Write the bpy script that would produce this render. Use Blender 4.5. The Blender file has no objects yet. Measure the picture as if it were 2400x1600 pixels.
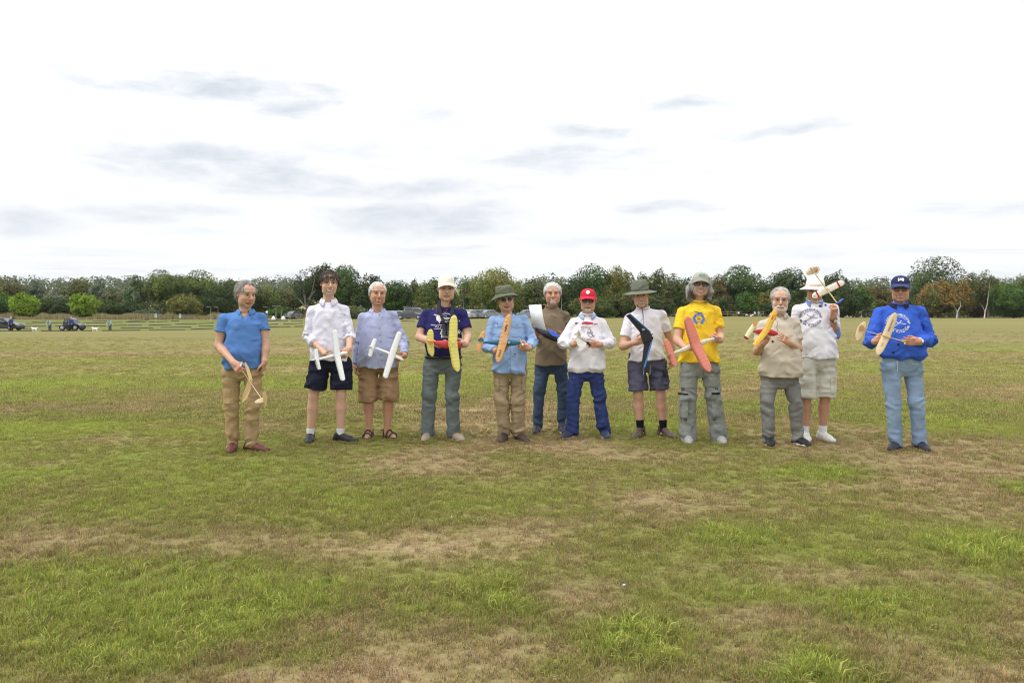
import bpy, bmesh, math, random
import numpy as np
from mathutils import Vector, Matrix
from mathutils.bvhtree import BVHTree

# ------------------------------------------------------------------ camera, sky, sun, exposure
scene = bpy.context.scene
FPX, CX0, HZ, CAMH = 1900.0, 1200.0, 732.0, 1.42      # focal length in photo pixels, image centre, horizon row, eye height

cam_d = bpy.data.cameras.new("camera")
cam = bpy.data.objects.new("camera", cam_d)
scene.collection.objects.link(cam)
cam.location = (0, 0, CAMH)
cam.rotation_euler = (math.radians(90), 0, 0)
cam_d.sensor_width = 36.0
cam_d.lens = 36.0 * FPX / 2400.0
cam_d.shift_y = -(800.0 - HZ) / 2400.0
cam_d.clip_start, cam_d.clip_end = 0.1, 6000
scene.camera = cam

SUN_EL, SUN_AZ = math.radians(58), math.radians(-112)    # azimuth from +Y towards +X: high on the left, a little in front of the group
sun_d = bpy.data.lights.new("sun", 'SUN')
sun_d.energy, sun_d.angle, sun_d.color = 1.5, math.radians(14), (1.0, 0.965, 0.91)
sun = bpy.data.objects.new("sun", sun_d)
scene.collection.objects.link(sun)
_sd = Vector((math.sin(SUN_AZ) * math.cos(SUN_EL), math.cos(SUN_AZ) * math.cos(SUN_EL), math.sin(SUN_EL)))
sun.rotation_euler = (-_sd).to_track_quat('-Z', 'Y').to_euler()

scene.view_settings.view_transform = 'Standard'
scene.view_settings.look = 'None'
scene.view_settings.exposure = 0.14
scene.view_settings.gamma = 1.0
scene.cycles.filter_width = 1.1
scene.cycles.max_bounces = 6
scene.cycles.diffuse_bounces = 3
scene.cycles.transparent_max_bounces = 8

world = bpy.data.worlds.new("World")
scene.world = world
world.use_nodes = True


def build_world():
    nt = world.node_tree
    nt.nodes.clear()
    N, L = nt.nodes.new, nt.links.new

    def math_(op, a, b=None, clamp=False):
        n = N('ShaderNodeMath'); n.operation = op; n.use_clamp = clamp
        for i, v in enumerate((a, b)):
            if v is None: continue
            if isinstance(v, (int, float)): n.inputs[i].default_value = v
            else: L(v, n.inputs[i])
        return n.outputs[0]
    out = N('ShaderNodeOutputWorld')
    sky = N('ShaderNodeTexSky'); sky.sky_type = 'NISHITA'; sky.sun_disc = False
    sky.sun_elevation = SUN_EL; sky.sun_rotation = SUN_AZ
    bg_sky = N('ShaderNodeBackground'); bg_sky.inputs['Strength'].default_value = 0.1
    L(sky.outputs[0], bg_sky.inputs['Color'])
    tc = N('ShaderNodeTexCoord')
    sep = N('ShaderNodeSeparateXYZ'); L(tc.outputs['Generated'], sep.inputs[0])
    x, y, z = sep.outputs
    zc = math_('MAXIMUM', z, 0.0)
    # cloud sheet: the direction projected on a flat deck, so streaks flatten towards the horizon
    den = math_('ADD', zc, 0.07)
    cmb = N('ShaderNodeCombineXYZ')
    L(math_('DIVIDE', x, den), cmb.inputs[0]); L(math_('DIVIDE', y, den), cmb.inputs[1])
    mp = N('ShaderNodeMapping'); L(cmb.outputs[0], mp.inputs[0])
    mp.inputs['Rotation'].default_value = (0, 0, math.radians(14)); mp.inputs['Scale'].default_value = (0.75, 1.0, 1); mp.inputs['Location'].default_value = (3.1, 0.7, 0)
    n1 = N('ShaderNodeTexNoise'); L(mp.outputs[0], n1.inputs['Vector'])
    n1.inputs['Scale'].default_value = 0.8; n1.inputs['Detail'].default_value = 6; n1.inputs['Roughness'].default_value = 0.55; n1.inputs['Distortion'].default_value = 0.5
    # explicit cloud bases as seen in the photo, in azimuth / elevation (radians)
    az = math_('ARCTAN2', x, y); el = math_('ARCSINE', z)
    cm2 = N('ShaderNodeCombineXYZ'); L(az, cm2.inputs[0]); L(el, cm2.inputs[1])
    n2 = N('ShaderNodeTexNoise'); n2.inputs['Scale'].default_value = 9.0; n2.inputs['Detail'].default_value = 5
    mp2 = N('ShaderNodeMapping'); L(cm2.outputs[0], mp2.inputs[0]); mp2.inputs['Scale'].default_value = (1, 3.2, 1)
    L(mp2.outputs[0], n2.inputs['Vector'])
    warp = N('ShaderNodeVectorMath'); warp.operation = 'MULTIPLY_ADD'
    L(n2.outputs['Color'], warp.inputs[0]); warp.inputs[1].default_value = (0.10, 0.045, 0); warp.inputs[2].default_value = (-0.05, -0.0225, 0)
    pos = N('ShaderNodeVectorMath'); pos.operation = 'ADD'; L(cm2.outputs[0], pos.inputs[0]); L(warp.outputs[0], pos.inputs[1])
    blobs = [(540, 205, 260, 36, .85), (680, 258, 120, 24, .8), (180, 182, 220, 24, .5), (480, 378, 240, 36, .85), (670, 428, 200, 30, .8), (990, 440, 240, 26, .65), (990, 508, 210, 36, .85), (370, 497, 170, 24, .6), (60, 505, 130, 28, .55),
             (1320, 372, 250, 28, .7), (1385, 318, 120, 20, .7), (1600, 243, 170, 17, .6), (1860, 302, 210, 17, .6), (1550, 480, 110, 15, .7), (1690, 400, 260, 26, .38), (1820, 545, 180, 11, .5), (1400, 560, 230, 14, .4)]
    acc = None
    for px, py, w, h, s in blobs:
        az0 = math.atan((px - CX0) / FPX)
        mpb = N('ShaderNodeMapping'); mpb.vector_type = 'TEXTURE'; L(pos.outputs[0], mpb.inputs[0])
        mpb.inputs['Location'].default_value = (az0, math.atan((HZ - py) / FPX * math.cos(az0)), 0); mpb.inputs['Scale'].default_value = (1.8 * w / FPX, 2.0 * h / FPX, 1)
        gr = N('ShaderNodeTexGradient'); gr.gradient_type = 'SPHERICAL'; L(mpb.outputs[0], gr.inputs[0])
        v = math_('MULTIPLY', gr.outputs['Fac'], 1.7 * s)
        acc = v if acc is None else math_('MAXIMUM', acc, v)
    sm = N('ShaderNodeMapRange'); sm.interpolation_type = 'SMOOTHSTEP'; L(acc, sm.inputs['Value']); sm.inputs['From Max'].default_value = 1.1; sm.inputs['To Max'].default_value = .85
    acc = sm.outputs[0]
    nr = N('ShaderNodeMapRange'); L(n1.outputs['Fac'], nr.inputs['Value']); nr.interpolation_type = 'SMOOTHSTEP'
    nr.inputs['From Min'].default_value = 0.47; nr.inputs['From Max'].default_value = 0.72; nr.inputs['To Max'].default_value = 0.6
    dark = math_('MAXIMUM', acc, nr.outputs[0])
    n3 = N('ShaderNodeTexNoise'); n3.inputs['Scale'].default_value = 16.0; n3.inputs['Detail'].default_value = 6; n3.inputs['Roughness'].default_value = .6; n3.inputs['Distortion'].default_value = .4
    L(mp2.outputs[0], n3.inputs['Vector'])
    fr = N('ShaderNodeMapRange'); L(n3.outputs['Fac'], fr.inputs['Value']); fr.inputs['From Min'].default_value = .32; fr.inputs['From Max'].default_value = .66; fr.inputs['To Min'].default_value = .55; fr.inputs['To Max'].default_value = 1.15
    dark = math_('MULTIPLY', dark, fr.outputs[0], True)
    # overcast luminance: dimmest at the horizon, bright overhead
    g = N('ShaderNodeValToRGB'); L(zc, g.inputs[0])
    e = g.color_ramp.elements
    e[0].position = 0.0; e[0].color = (0.90, 0.925, 0.95, 1)
    e[1].position = 1.0; e[1].color = (1.0, 1.0, 1.0, 1)
    a = e.new(0.06); a.color = (0.96, 0.975, 0.985, 1)
    a = e.new(0.14); a.color = (1, 1, 1, 1)
    up = N('ShaderNodeMapRange'); L(zc, up.inputs['Value'])
    up.inputs['From Min'].default_value = 0.08; up.inputs['From Max'].default_value = 0.75
    up.inputs['To Min'].default_value = 1.0; up.inputs['To Max'].default_value = 1.8
    bright = N('ShaderNodeVectorMath'); bright.operation = 'SCALE'; L(g.outputs[0], bright.inputs[0]); L(up.outputs[0], bright.inputs['Scale'])
    mix = N('ShaderNodeMix'); mix.data_type = 'RGBA'; L(dark, mix.inputs['Factor'])
    L(bright.outputs[0], mix.inputs['A']); mix.inputs['B'].default_value = (0.67, 0.71, 0.775, 1)
    bg_cl = N('ShaderNodeBackground'); L(mix.outputs['Result'], bg_cl.inputs['Color']); bg_cl.inputs['Strength'].default_value = 1.0
    sh = N('ShaderNodeMixShader'); sh.inputs[0].default_value = 0.95
    L(bg_sky.outputs[0], sh.inputs[1]); L(bg_cl.outputs[0], sh.inputs[2])
    L(sh.outputs[0], out.inputs['Surface'])


build_world()

# ------------------------------------------------------------------ helpers
RNG = np.random.default_rng(7)


def at(px, py, d):
    """photo pixel + distance along the view axis -> world point"""
    return np.array([(px - CX0) / FPX * d, d, CAMH - (py - HZ) / FPX * d])


def link(o, parent=None):
    scene.collection.objects.link(o)
    if parent is not None: o.parent = parent
    return o


def empty(name, loc, label=None, cat=None, group=None):
    o = bpy.data.objects.new(name, None)
    o.empty_display_size = 0.1
    o.location = loc
    link(o)
    tag(o, label, cat, group)
    return o


def tag(o, label=None, cat=None, group=None, kind=None):
    for k, v in (("label", label), ("category", cat), ("group", group), ("kind", kind)):
        if v: o[k] = v
    return o


def make_mesh(name, verts, faces, mat=None, parent=None, smooth=True, col=None, loc=None):
    """faces: int array (n,3)/(n,4) or list of polygons"""
    me = bpy.data.meshes.new(name)
    verts = np.asarray(verts, dtype=np.float32)
    if isinstance(faces, np.ndarray):
        n, k = faces.shape
        me.vertices.add(len(verts)); me.vertices.foreach_set('co', verts.ravel())
        me.loops.add(n * k); me.loops.foreach_set('vertex_index', faces.astype(np.int32).ravel())
        me.polygons.add(n); me.polygons.foreach_set('loop_start', np.arange(0, n * k, k, dtype=np.int32))
        me.update(calc_edges=True)
    else:
        me.from_pydata(verts.tolist(), [], [list(map(int, f)) for f in faces])
    if smooth: me.polygons.foreach_set('use_smooth', np.ones(len(me.polygons), dtype=bool))
    if col is not None:
        a = me.color_attributes.new('Col', 'FLOAT_COLOR', 'POINT')
        c = np.ones((len(verts), 4), dtype=np.float32); c[:, :3] = col
        a.data.foreach_set('color', c.ravel())
    me.update()
    if mat: me.materials.append(mat)
    o = bpy.data.objects.new(name, me)
    if loc is not None: o.location = loc
    return link(o, parent)


class MB:
    """collects simple solids into one mesh"""
    def __init__(s): s.v, s.f, s.n = [], [], 0

    def add(s, v, f):
        v = np.asarray(v, float)
        s.v.append(v); s.f += [[int(i) + s.n for i in q] for q in f]; s.n += len(v)
        return s

    def box(s, c, d, R=None, bev=0.0):
        c, d = np.asarray(c, float), np.asarray(d, float) / 2
        v = np.array([[sx * d[0], sy * d[1], sz * d[2]] for sx in (-1, 1) for sy in (-1, 1) for sz in (-1, 1)])
        if R is not None: v = v @ np.asarray(R).T
        return s.add(v + c, [(0, 1, 3, 2), (4, 6, 7, 5), (0, 4, 5, 1), (2, 3, 7, 6), (0, 2, 6, 4), (1, 5, 7, 3)])

    def tube(s, pts, rad, n=8, cap=True):
        pts = np.asarray(pts, float); m = len(pts)
        rad = np.broadcast_to(np.asarray(rad, float), (m,))
        tg = np.gradient(pts, axis=0) if m > 2 else np.repeat((pts[1:] - pts[:1]), 2, 0)
        tg /= np.linalg.norm(tg, axis=1)[:, None] + 1e-9
        ref = np.array([0, 0, 1.0]) if abs(tg[0, 2]) < .9 else np.array([1.0, 0, 0])
        v = []
        for i in range(m):
            a = np.cross(tg[i], ref); a /= np.linalg.norm(a) + 1e-9
            b = np.cross(tg[i], a)
            th = np.linspace(0, 2 * math.pi, n, endpoint=False)
            v.append(pts[i] + rad[i] * (np.cos(th)[:, None] * a + np.sin(th)[:, None] * b))
        f = [(i * n + j, i * n + (j + 1) % n, (i + 1) * n + (j + 1) % n, (i + 1) * n + j) for i in range(m - 1) for j in range(n)]
        if cap: f += [tuple(range(n)), tuple((m - 1) * n + j for j in reversed(range(n)))]
        return s.add(np.concatenate(v), f)

    def lathe(s, prof, n=24, c=(0, 0, 0), R=None, sx=1, sy=1, wob=None):
        """prof (r, z); axis z, transformed by R then c"""
        th = np.linspace(0, 2 * math.pi, n, endpoint=False)
        v = []
        for k, (r, z) in enumerate(prof):
            zz = z if wob is None else z + wob(th, k)
            v.append(np.stack([r * sx * np.cos(th), r * sy * np.sin(th), np.broadcast_to(zz, th.shape)], 1))
        v = np.concatenate(v)
        if R is not None: v = v @ np.asarray(R).T
        m = len(prof)
        f = [(i * n + j, i * n + (j + 1) % n, (i + 1) * n + (j + 1) % n, (i + 1) * n + j) for i in range(m - 1) for j in range(n)]
        f += [tuple(reversed(range(n))), tuple((m - 1) * n + j for j in range(n))]
        return s.add(v + np.asarray(c), f)

    def build(s, name, mat, parent=None, smooth=False, col=None):
        return make_mesh(name, np.concatenate(s.v), s.f, mat, parent, smooth, col)


_mats = {}


def mat(name, rgb, rough=0.7, noise=0.0, nscale=20.0, bump=0.0, bscale=80.0, metal=0.0, spec=0.3, stretch=(1, 1, 1), attr=False, bdist=0.01, transl=0.0, sheen=0.0, stripes=None):
    if name in _mats: return _mats[name]
    m = bpy.data.materials.new(name); m.use_nodes = True
    nt = m.node_tree; N, L = nt.nodes.new, nt.links.new
    b = nt.nodes['Principled BSDF']
    b.inputs['Roughness'].default_value = rough; b.inputs['Metallic'].default_value = metal
    b.inputs['Specular IOR Level'].default_value = spec
    if sheen: b.inputs['Sheen Weight'].default_value = sheen
    tc = N('ShaderNodeTexCoord'); mp = N('ShaderNodeMapping'); L(tc.outputs['Object'], mp.inputs[0]); mp.inputs['Scale'].default_value = stretch
    src = None
    if attr:
        at_ = N('ShaderNodeAttribute'); at_.attribute_name = 'Col'; src = at_.outputs['Color']
    if noise or stripes:
        n = N('ShaderNodeTexNoise'); L(mp.outputs[0], n.inputs['Vector']); n.inputs['Scale'].default_value = nscale; n.inputs['Detail'].default_value = 5
        r = N('ShaderNodeMapRange'); L(n.outputs['Fac'], r.inputs['Value'])
        r.inputs['From Min'].default_value = 0.25; r.inputs['From Max'].default_value = 0.75
        r.inputs['To Min'].default_value = 1 - noise; r.inputs['To Max'].default_value = 1 + noise
        s = N('ShaderNodeVectorMath'); s.operation = 'SCALE'; L(r.outputs[0], s.inputs['Scale'])
        if src is not None: L(src, s.inputs[0])
        else: s.inputs[0].default_value = rgb
        src = s.outputs[0]
        if stripes:
            w = N('ShaderNodeTexWave'); w.bands_direction = 'Z'; w.wave_profile = 'SIN'
            L(tc.outputs['Object'], w.inputs['Vector']); w.inputs['Scale'].default_value = stripes[0]; w.inputs['Distortion'].default_value = 0.6; w.inputs['Detail'].default_value = 1
            rr = N('ShaderNodeMapRange'); L(w.outputs['Fac'], rr.inputs['Value']); rr.inputs['From Min'].default_value = 0.72; rr.inputs['From Max'].default_value = 0.95
            mx = N('ShaderNodeMix'); mx.data_type = 'RGBA'; L(rr.outputs[0], mx.inputs['Factor']); L(src, mx.inputs['A']); mx.inputs['B'].default_value = (*stripes[1], 1)
            src = mx.outputs['Result']
    if src is not None: L(src, b.inputs['Base Color'])
    else: b.inputs['Base Color'].default_value = (*rgb, 1)
    if bump:
        n = N('ShaderNodeTexNoise'); L(mp.outputs[0], n.inputs['Vector']); n.inputs['Scale'].default_value = bscale; n.inputs['Detail'].default_value = 4
        bp = N('ShaderNodeBump'); bp.inputs['Strength'].default_value = bump; bp.inputs['Distance'].default_value = bdist
        L(n.outputs['Fac'], bp.inputs['Height']); L(bp.outputs[0], b.inputs['Normal'])
    if transl:
        t = N('ShaderNodeBsdfTranslucent'); ms = N('ShaderNodeMixShader'); ms.inputs[0].default_value = transl
        if src is not None: L(src, t.inputs['Color'])
        else: t.inputs['Color'].default_value = (*rgb, 1)
        L(b.outputs[0], ms.inputs[1]); L(t.outputs[0], ms.inputs[2]); L(ms.outputs[0], nt.nodes['Material Output'].inputs['Surface'])
    _mats[name] = m
    return m


def cloth(name, rgb, noise=0.06, bump=0.35, **k):
    m = mat(name, rgb, rough=0.9, noise=noise, nscale=14, bump=bump * .4, bscale=24, spec=0.12, bdist=0.012, **k)
    nt = m.node_tree
    if 'fold' not in nt.nodes:                                   # shallow creases of worn cloth
        N, L = nt.nodes.new, nt.links.new; b = nt.nodes['Principled BSDF']
        tc = N('ShaderNodeTexCoord'); mp = N('ShaderNodeMapping'); L(tc.outputs['Object'], mp.inputs[0]); mp.inputs['Scale'].default_value = (1.0, .6, 1.25); mp.inputs['Rotation'].default_value = (0, .5, 0)
        n = N('ShaderNodeTexNoise'); n.name = 'fold'; n.noise_type = 'RIDGED_MULTIFRACTAL'; n.normalize = True
        L(mp.outputs[0], n.inputs['Vector']); n.inputs['Scale'].default_value = 5.5; n.inputs['Detail'].default_value = 2; n.inputs['Distortion'].default_value = .8
        bp = N('ShaderNodeBump'); bp.inputs['Strength'].default_value = .75; bp.inputs['Distance'].default_value = .045
        L(n.outputs['Fac'], bp.inputs['Height'])
        if b.inputs['Normal'].links: L(b.inputs['Normal'].links[0].from_socket, bp.inputs['Normal'])
        L(bp.outputs[0], b.inputs['Normal'])
    return m


# smooth value noise
_LAT = RNG.random((32, 32, 32)).astype(np.float32)


def vnoise(p):
    p = np.asarray(p, np.float32)
    i = np.floor(p).astype(np.int32); t = p - i; t = t * t * (3 - 2 * t)
    r = 0
    for dx in (0, 1):
        wx = t[..., 0] if dx else 1 - t[..., 0]
        for dy in (0, 1):
            wy = t[..., 1] if dy else 1 - t[..., 1]
            for dz in (0, 1):
                wz = t[..., 2] if dz else 1 - t[..., 2]
                r = r + wx * wy * wz * _LAT[(i[..., 0] + dx) & 31, (i[..., 1] + dy) & 31, (i[..., 2] + dz) & 31]
    return r


def fbm2(x, y, oct=4, seed=0.0):
    s, a, n = 0, 0.5, 0
    for o in range(oct):
        f = 2.0 ** o
        s = s + a * vnoise(np.stack([x * f + seed, y * f + seed * 1.7, np.full_like(x, seed + o * 3.1)], -1)); n += a; a *= 0.5
    return s / n


# ------------------------------------------------------------------ ground
_GD = np.array([0, 25, 60, 100, 125, 150, 190, 260, 400, 1500.0])
_GA = np.array([-6000, 0, 480, 700, 950, 1300, 1800, 2050, 2400, 8000.0])
_GZ = np.array([
    # 0   25   60    100    125   150   190  260  400  1500
    [0, 0, -.40, -.84, -.45, .24, .70, 1.2, 3, 3],
    [0, 0, -.40, -.84, -.45, .24, .70, 1.2, 3, 3],
    [0, 0, -.38, -.80, -.42, .24, .70, 1.2, 3, 3],
    [0, 0, -.25, -.45, -.10, .30, .70, 1.2, 3, 3],
    [0, 0, -.05, -.02, .20, .50, .80, 1.2, 3, 3],
    [0, 0, .00, .10, .30, .55, .82, 1.2, 3, 3],
    [0, 0, .00, .10, .30, .55, .82, 1.2, 3, 3],
    [0, 0, .00, .05, .10, .15, .25, .8, 3, 3],
    [0, 0, .00, .05, .10, .15, .22, .8, 3, 3],
    [0, 0, .00, .05, .10, .15, .22, .8, 3, 3]])


def gz(x, y):
    x, y = np.asarray(x, float), np.asarray(y, float)
    a = x / np.maximum(y, 4.0) * FPX + CX0
    d = np.clip(y, 0, 1499)
    def loc(v, tab):
        i = np.clip(np.searchsorted(tab, v, side='right') - 1, 0, len(tab) - 2)
        return i, np.clip((v - tab[i]) / (tab[i + 1] - tab[i]), 0, 1)
    ia, ta = loc(a, _GA); idd, td = loc(d, _GD)
    sm = lambda t: t * t * (3 - 2 * t)
    ta = sm(ta)
    return (_GZ[ia, idd] * (1 - ta) + _GZ[ia + 1, idd] * ta) * (1 - td) + (_GZ[ia, idd + 1] * (1 - ta) + _GZ[ia + 1, idd + 1] * ta) * td


def row_to_d(py): return CAMH * FPX / (py - HZ)


# patches of the foreground in photo pixels: (x, y, width, height, greenness, height of grass)
LUSH = [(620, 1410, 420, 150, .85, .65), (180, 1350, 420, 90, .85, .6), (480, 1340, 260, 60, .7, .5), (330, 1530, 380, 90, .7, .5), (950, 1420, 220, 90, .6, .5), (300, 1430, 760, 260, .9, .6), (120, 1560, 500, 200, .55, .4), (720, 1200, 380, 70, .7, .5), (1180, 1400, 230, 110, .9, .9), (1480, 1490, 330, 150, 1.0, 1.0), (1880, 1570, 330, 110, .95, .95),
        (2010, 1405, 300, 90, .9, .6), (2330, 1285, 280, 80, 1.0, .9), (1720, 1258, 240, 56, .9, .8), (1920, 1107, 230, 36, 1.0, .8), (2030, 1318, 230, 46, .9, .7), (1750, 1385, 170, 80, .8, .2),
        (2390, 1140, 140, 50, .9, .5), (1450, 1290, 180, 50, .6, .4), (330, 1150, 260, 40, .6, .4), (620, 1120, 260, 36, .6, .3), (420, 1010, 220, 24, .9, .4), (1010, 1140, 240, 50, .6, .3),
        (1650, 1085, 180, 30, .5, .3), (1230, 1075, 240, 36, .6, .3), (90, 900, 140, 10, .9, .2), (210, 895, 120, 10, .9, .2), (560, 980, 90, 16, .7, .3), (880, 1170, 200, 50, .6, .3), (30, 1190, 90, 40, .8, .4), (170, 1195, 90, 40, .8, .4),
        (650, 1540, 300, 80, .5, .4), (2250, 1500, 220, 110, .6, .5), (1330, 1570, 260, 60, .5, .4)]
DRY = [(1030, 1280, 430, 80, .9), (1000, 1090, 330, 44, .8), (1360, 1400, 230, 130, 1.0), (1600, 1180, 420, 80, .75), (1960, 1350, 560, 70, .9), (1780, 1450, 330, 70, .9), (560, 1270, 420, 60, .7),
       (1720, 1530, 240, 70, .8), (1480, 1065, 330, 30, .9), (2250, 1200, 300, 60, .6), (1250, 1230, 260, 60, .7), (2380, 1400, 160, 90, .7), (100, 1085, 200, 20, .8), (250, 1030, 200, 18, .7), (780, 1470, 260, 60, .45), (1180, 1500, 160, 60, .6),
       (900, 1530, 240, 60, .6), (2250, 1100, 300, 30, .6), (300, 960, 300, 10, .6)]


def _blob(x, y, px, py, w, h):
    d0 = row_to_d(py); cx = (px - CX0) / FPX * d0
    sx = w / 2 / FPX * d0; sy = (row_to_d(py - h / 2) - row_to_d(py + h / 2)) / 2
    wob = 0.45 * (fbm2(x * 2.3, y * 2.3, 3, 5.5) - .5)
    q = ((x - cx) / sx) ** 2 + ((y - d0) / sy) ** 2
    return np.exp(-0.9 * np.maximum(q + wob * 3 * np.minimum(q, 1), 0) ** 1.3)


def patch(x, y):
    """greenness and grass length, both 0..1, over the field"""
    x, y = np.asarray(x, np.float32), np.asarray(y, np.float32)
    n = fbm2(x * .55, y * .55, 5, 2.0)
    g = 0.46 + 1.6 * (n - .5)
    far = np.clip((y - 9) / 20, 0, 1)
    n2 = fbm2(x * .10, y * .35, 4, 8.0)
    g = g * (1 - far) + far * (0.42 + 1.1 * (n2 - .5))
    g += 0.25 * np.clip((-x - 1) / 5, 0, 1) * (1 - far)
    ln = 0.25 + 0.8 * (fbm2(x * 1.1, y * 1.1, 3, 4.0) - .45)
    for (px, py, w, h, s, t) in LUSH:
        b = _blob(x, y, px, py, w, h); g = g + (np.maximum(g, s) - g) * b; ln = ln + (np.maximum(ln, t) - ln) * b
    for (px, py, w, h, s) in DRY:
        b = _blob(x, y, px, py, w, h) * s; g = g * (1 - .72 * b) + (-.01) * b; ln = ln * (1 - .8 * b)
    fine = fbm2(x * 6, y * 6, 3, 1.0) - .5
    g = g + fine * .55
    return np.clip(g, 0, 1), np.clip(ln, 0, 1)


def grass_rgb(g, tone):
    """base colour of the sward, dry straw -> olive -> fresh green"""
    g = np.asarray(g)[..., None]; tone = np.asarray(tone)[..., None]
    dry = np.array([.275, .207, .116]); mid = np.array([.182, .174, .058]); grn = np.array([.160, .190, .038])
    c = np.where(g < .5, dry + (mid - dry) * (g / .5), mid + (grn - mid) * ((g - .5) / .5))
    return c * (0.75 + 0.5 * tone)


def build_ground():
    ys = np.concatenate([[-400, -120, -40, -15, -6, -2, 0.5], np.arange(1.5, 14, .1), 14 * (1500 / 14) ** np.linspace(0, 1, 90)])
    xp = np.concatenate([np.arange(0, 9, .12), 9 * (1800 / 9) ** np.linspace(0, 1, 60)])
    xs = np.concatenate([-xp[:0:-1], xp])
    X, Y = np.meshgrid(xs, ys)
    Z = gz(X, Y) + np.where(Y < 16, 0.012 * (fbm2(X.astype(np.float32) * 1.2, Y.astype(np.float32) * 1.2, 3, 9.0) - .5), 0)
    g, ln = patch(X, Y)
    # far field: paler, mown, drier towards the middle distance
    f = np.clip((Y - 12) / 40, 0, 1)
    tone = .5 + .5 * (fbm2(X.astype(np.float32) * 1.4, Y.astype(np.float32) * 1.4, 3, 6.0) - .5)
    c = grass_rgb(g, tone)
    farc = np.array([.192, .175, .068]); leftg = np.array([.130, .152, .048])
    a = X / np.maximum(Y, 4) * FPX + CX0
    lf = np.clip((1050 - a) / 500, 0, 1) * np.clip((Y - 88) / 14, 0, 1)
    streak = (fbm2(X.astype(np.float32) * .03, Y.astype(np.float32) * .22, 4, 3.0) - .5)
    fc = farc * (1 - lf[..., None]) + leftg * lf[..., None]
    fc = fc * (1 + .55 * streak[..., None])
    c = c * (1 + .30 * np.clip((Y - 7.5) / 9, 0, 1) * (1 - f))[..., None]
    c = c * (1 - .70 * f[..., None]) + fc * .70 * f[..., None] * 1.06
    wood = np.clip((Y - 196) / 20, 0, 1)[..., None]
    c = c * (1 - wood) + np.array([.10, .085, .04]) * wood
    nx, ny = len(xs), len(ys)
    idx = np.arange(nx * ny).reshape(ny, nx)
    F = np.stack([idx[:-1, :-1], idx[:-1, 1:], idx[1:, 1:], idx[1:, :-1]], -1).reshape(-1, 4)
    m = mat('meadow_ground', (.2, .2, .08), rough=1.0, attr=True, noise=0.32, nscale=26, bump=0.9, bscale=34, spec=0.05, bdist=0.03)
    o = make_mesh('ground', np.stack([X, Y, Z], -1).reshape(-1, 3), F, m, None, True, c.reshape(-1, 3))
    tag(o, 'mown grass field with green and dry straw coloured patches', None, None, 'structure')


def blade_clump(seed, n, spread, h, w, lean):
    r = np.random.default_rng(seed); V, F, C = [], [], []
    for i in range(n):
        a = r.uniform(0, 2 * math.pi); q = spread * math.sqrt(r.random())
        base = np.array([q * math.cos(a), q * math.sin(a), -.005])
        hh = h * r.uniform(.45, 1.1); le = lean * r.uniform(.2, 1.3)
        da = a + r.normal(0, 1.2); dirv = np.array([math.cos(da), math.sin(da), 0])
        sa = r.uniform(0, math.pi); sd = np.array([math.cos(sa), math.sin(sa), 0]) * w * r.uniform(.7, 1.3) / 2
        p1 = base + dirv * le * hh * .3 + np.array([0, 0, hh * .6]); p2 = base + dirv * le * hh + np.array([0, 0, hh * (1 - .35 * le)])
        k = len(V)
        V += [base - sd, base + sd, p1 + sd * .8, p1 - sd * .8, p2]
        F += [(k, k + 1, k + 2, k + 3), (k + 3, k + 2, k + 4)]
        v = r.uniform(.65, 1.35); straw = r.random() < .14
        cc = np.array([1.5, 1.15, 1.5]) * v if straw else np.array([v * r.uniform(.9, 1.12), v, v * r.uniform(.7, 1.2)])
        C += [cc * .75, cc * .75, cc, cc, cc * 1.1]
    return np.array(V), F, np.array(C)


def grass_material():
    m = bpy.data.materials.new('grass_blades'); m.use_nodes = True
    nt = m.node_tree; N, L = nt.nodes.new, nt.links.new
    b = nt.nodes['Principled BSDF']; b.inputs['Roughness'].default_value = .6; b.inputs['Specular IOR Level'].default_value = .25
    ai = N('ShaderNodeAttribute'); ai.attribute_type = 'INSTANCER'; ai.attribute_name = 'gcol'
    av = N('ShaderNodeAttribute'); av.attribute_name = 'Col'
    mx = N('ShaderNodeVectorMath'); mx.operation = 'MULTIPLY'; L(ai.outputs['Color'], mx.inputs[0]); L(av.outputs['Color'], mx.inputs[1])
    t = N('ShaderNodeBsdfTranslucent'); ms = N('ShaderNodeMixShader'); ms.inputs[0].default_value = .3
    L(mx.outputs[0], b.inputs['Base Color']); L(mx.outputs[0], t.inputs['Color'])
    L(b.outputs[0], ms.inputs[1]); L(t.outputs[0], ms.inputs[2]); L(ms.outputs[0], nt.nodes['Material Output'].inputs['Surface'])
    return m


FEET = []


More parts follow.
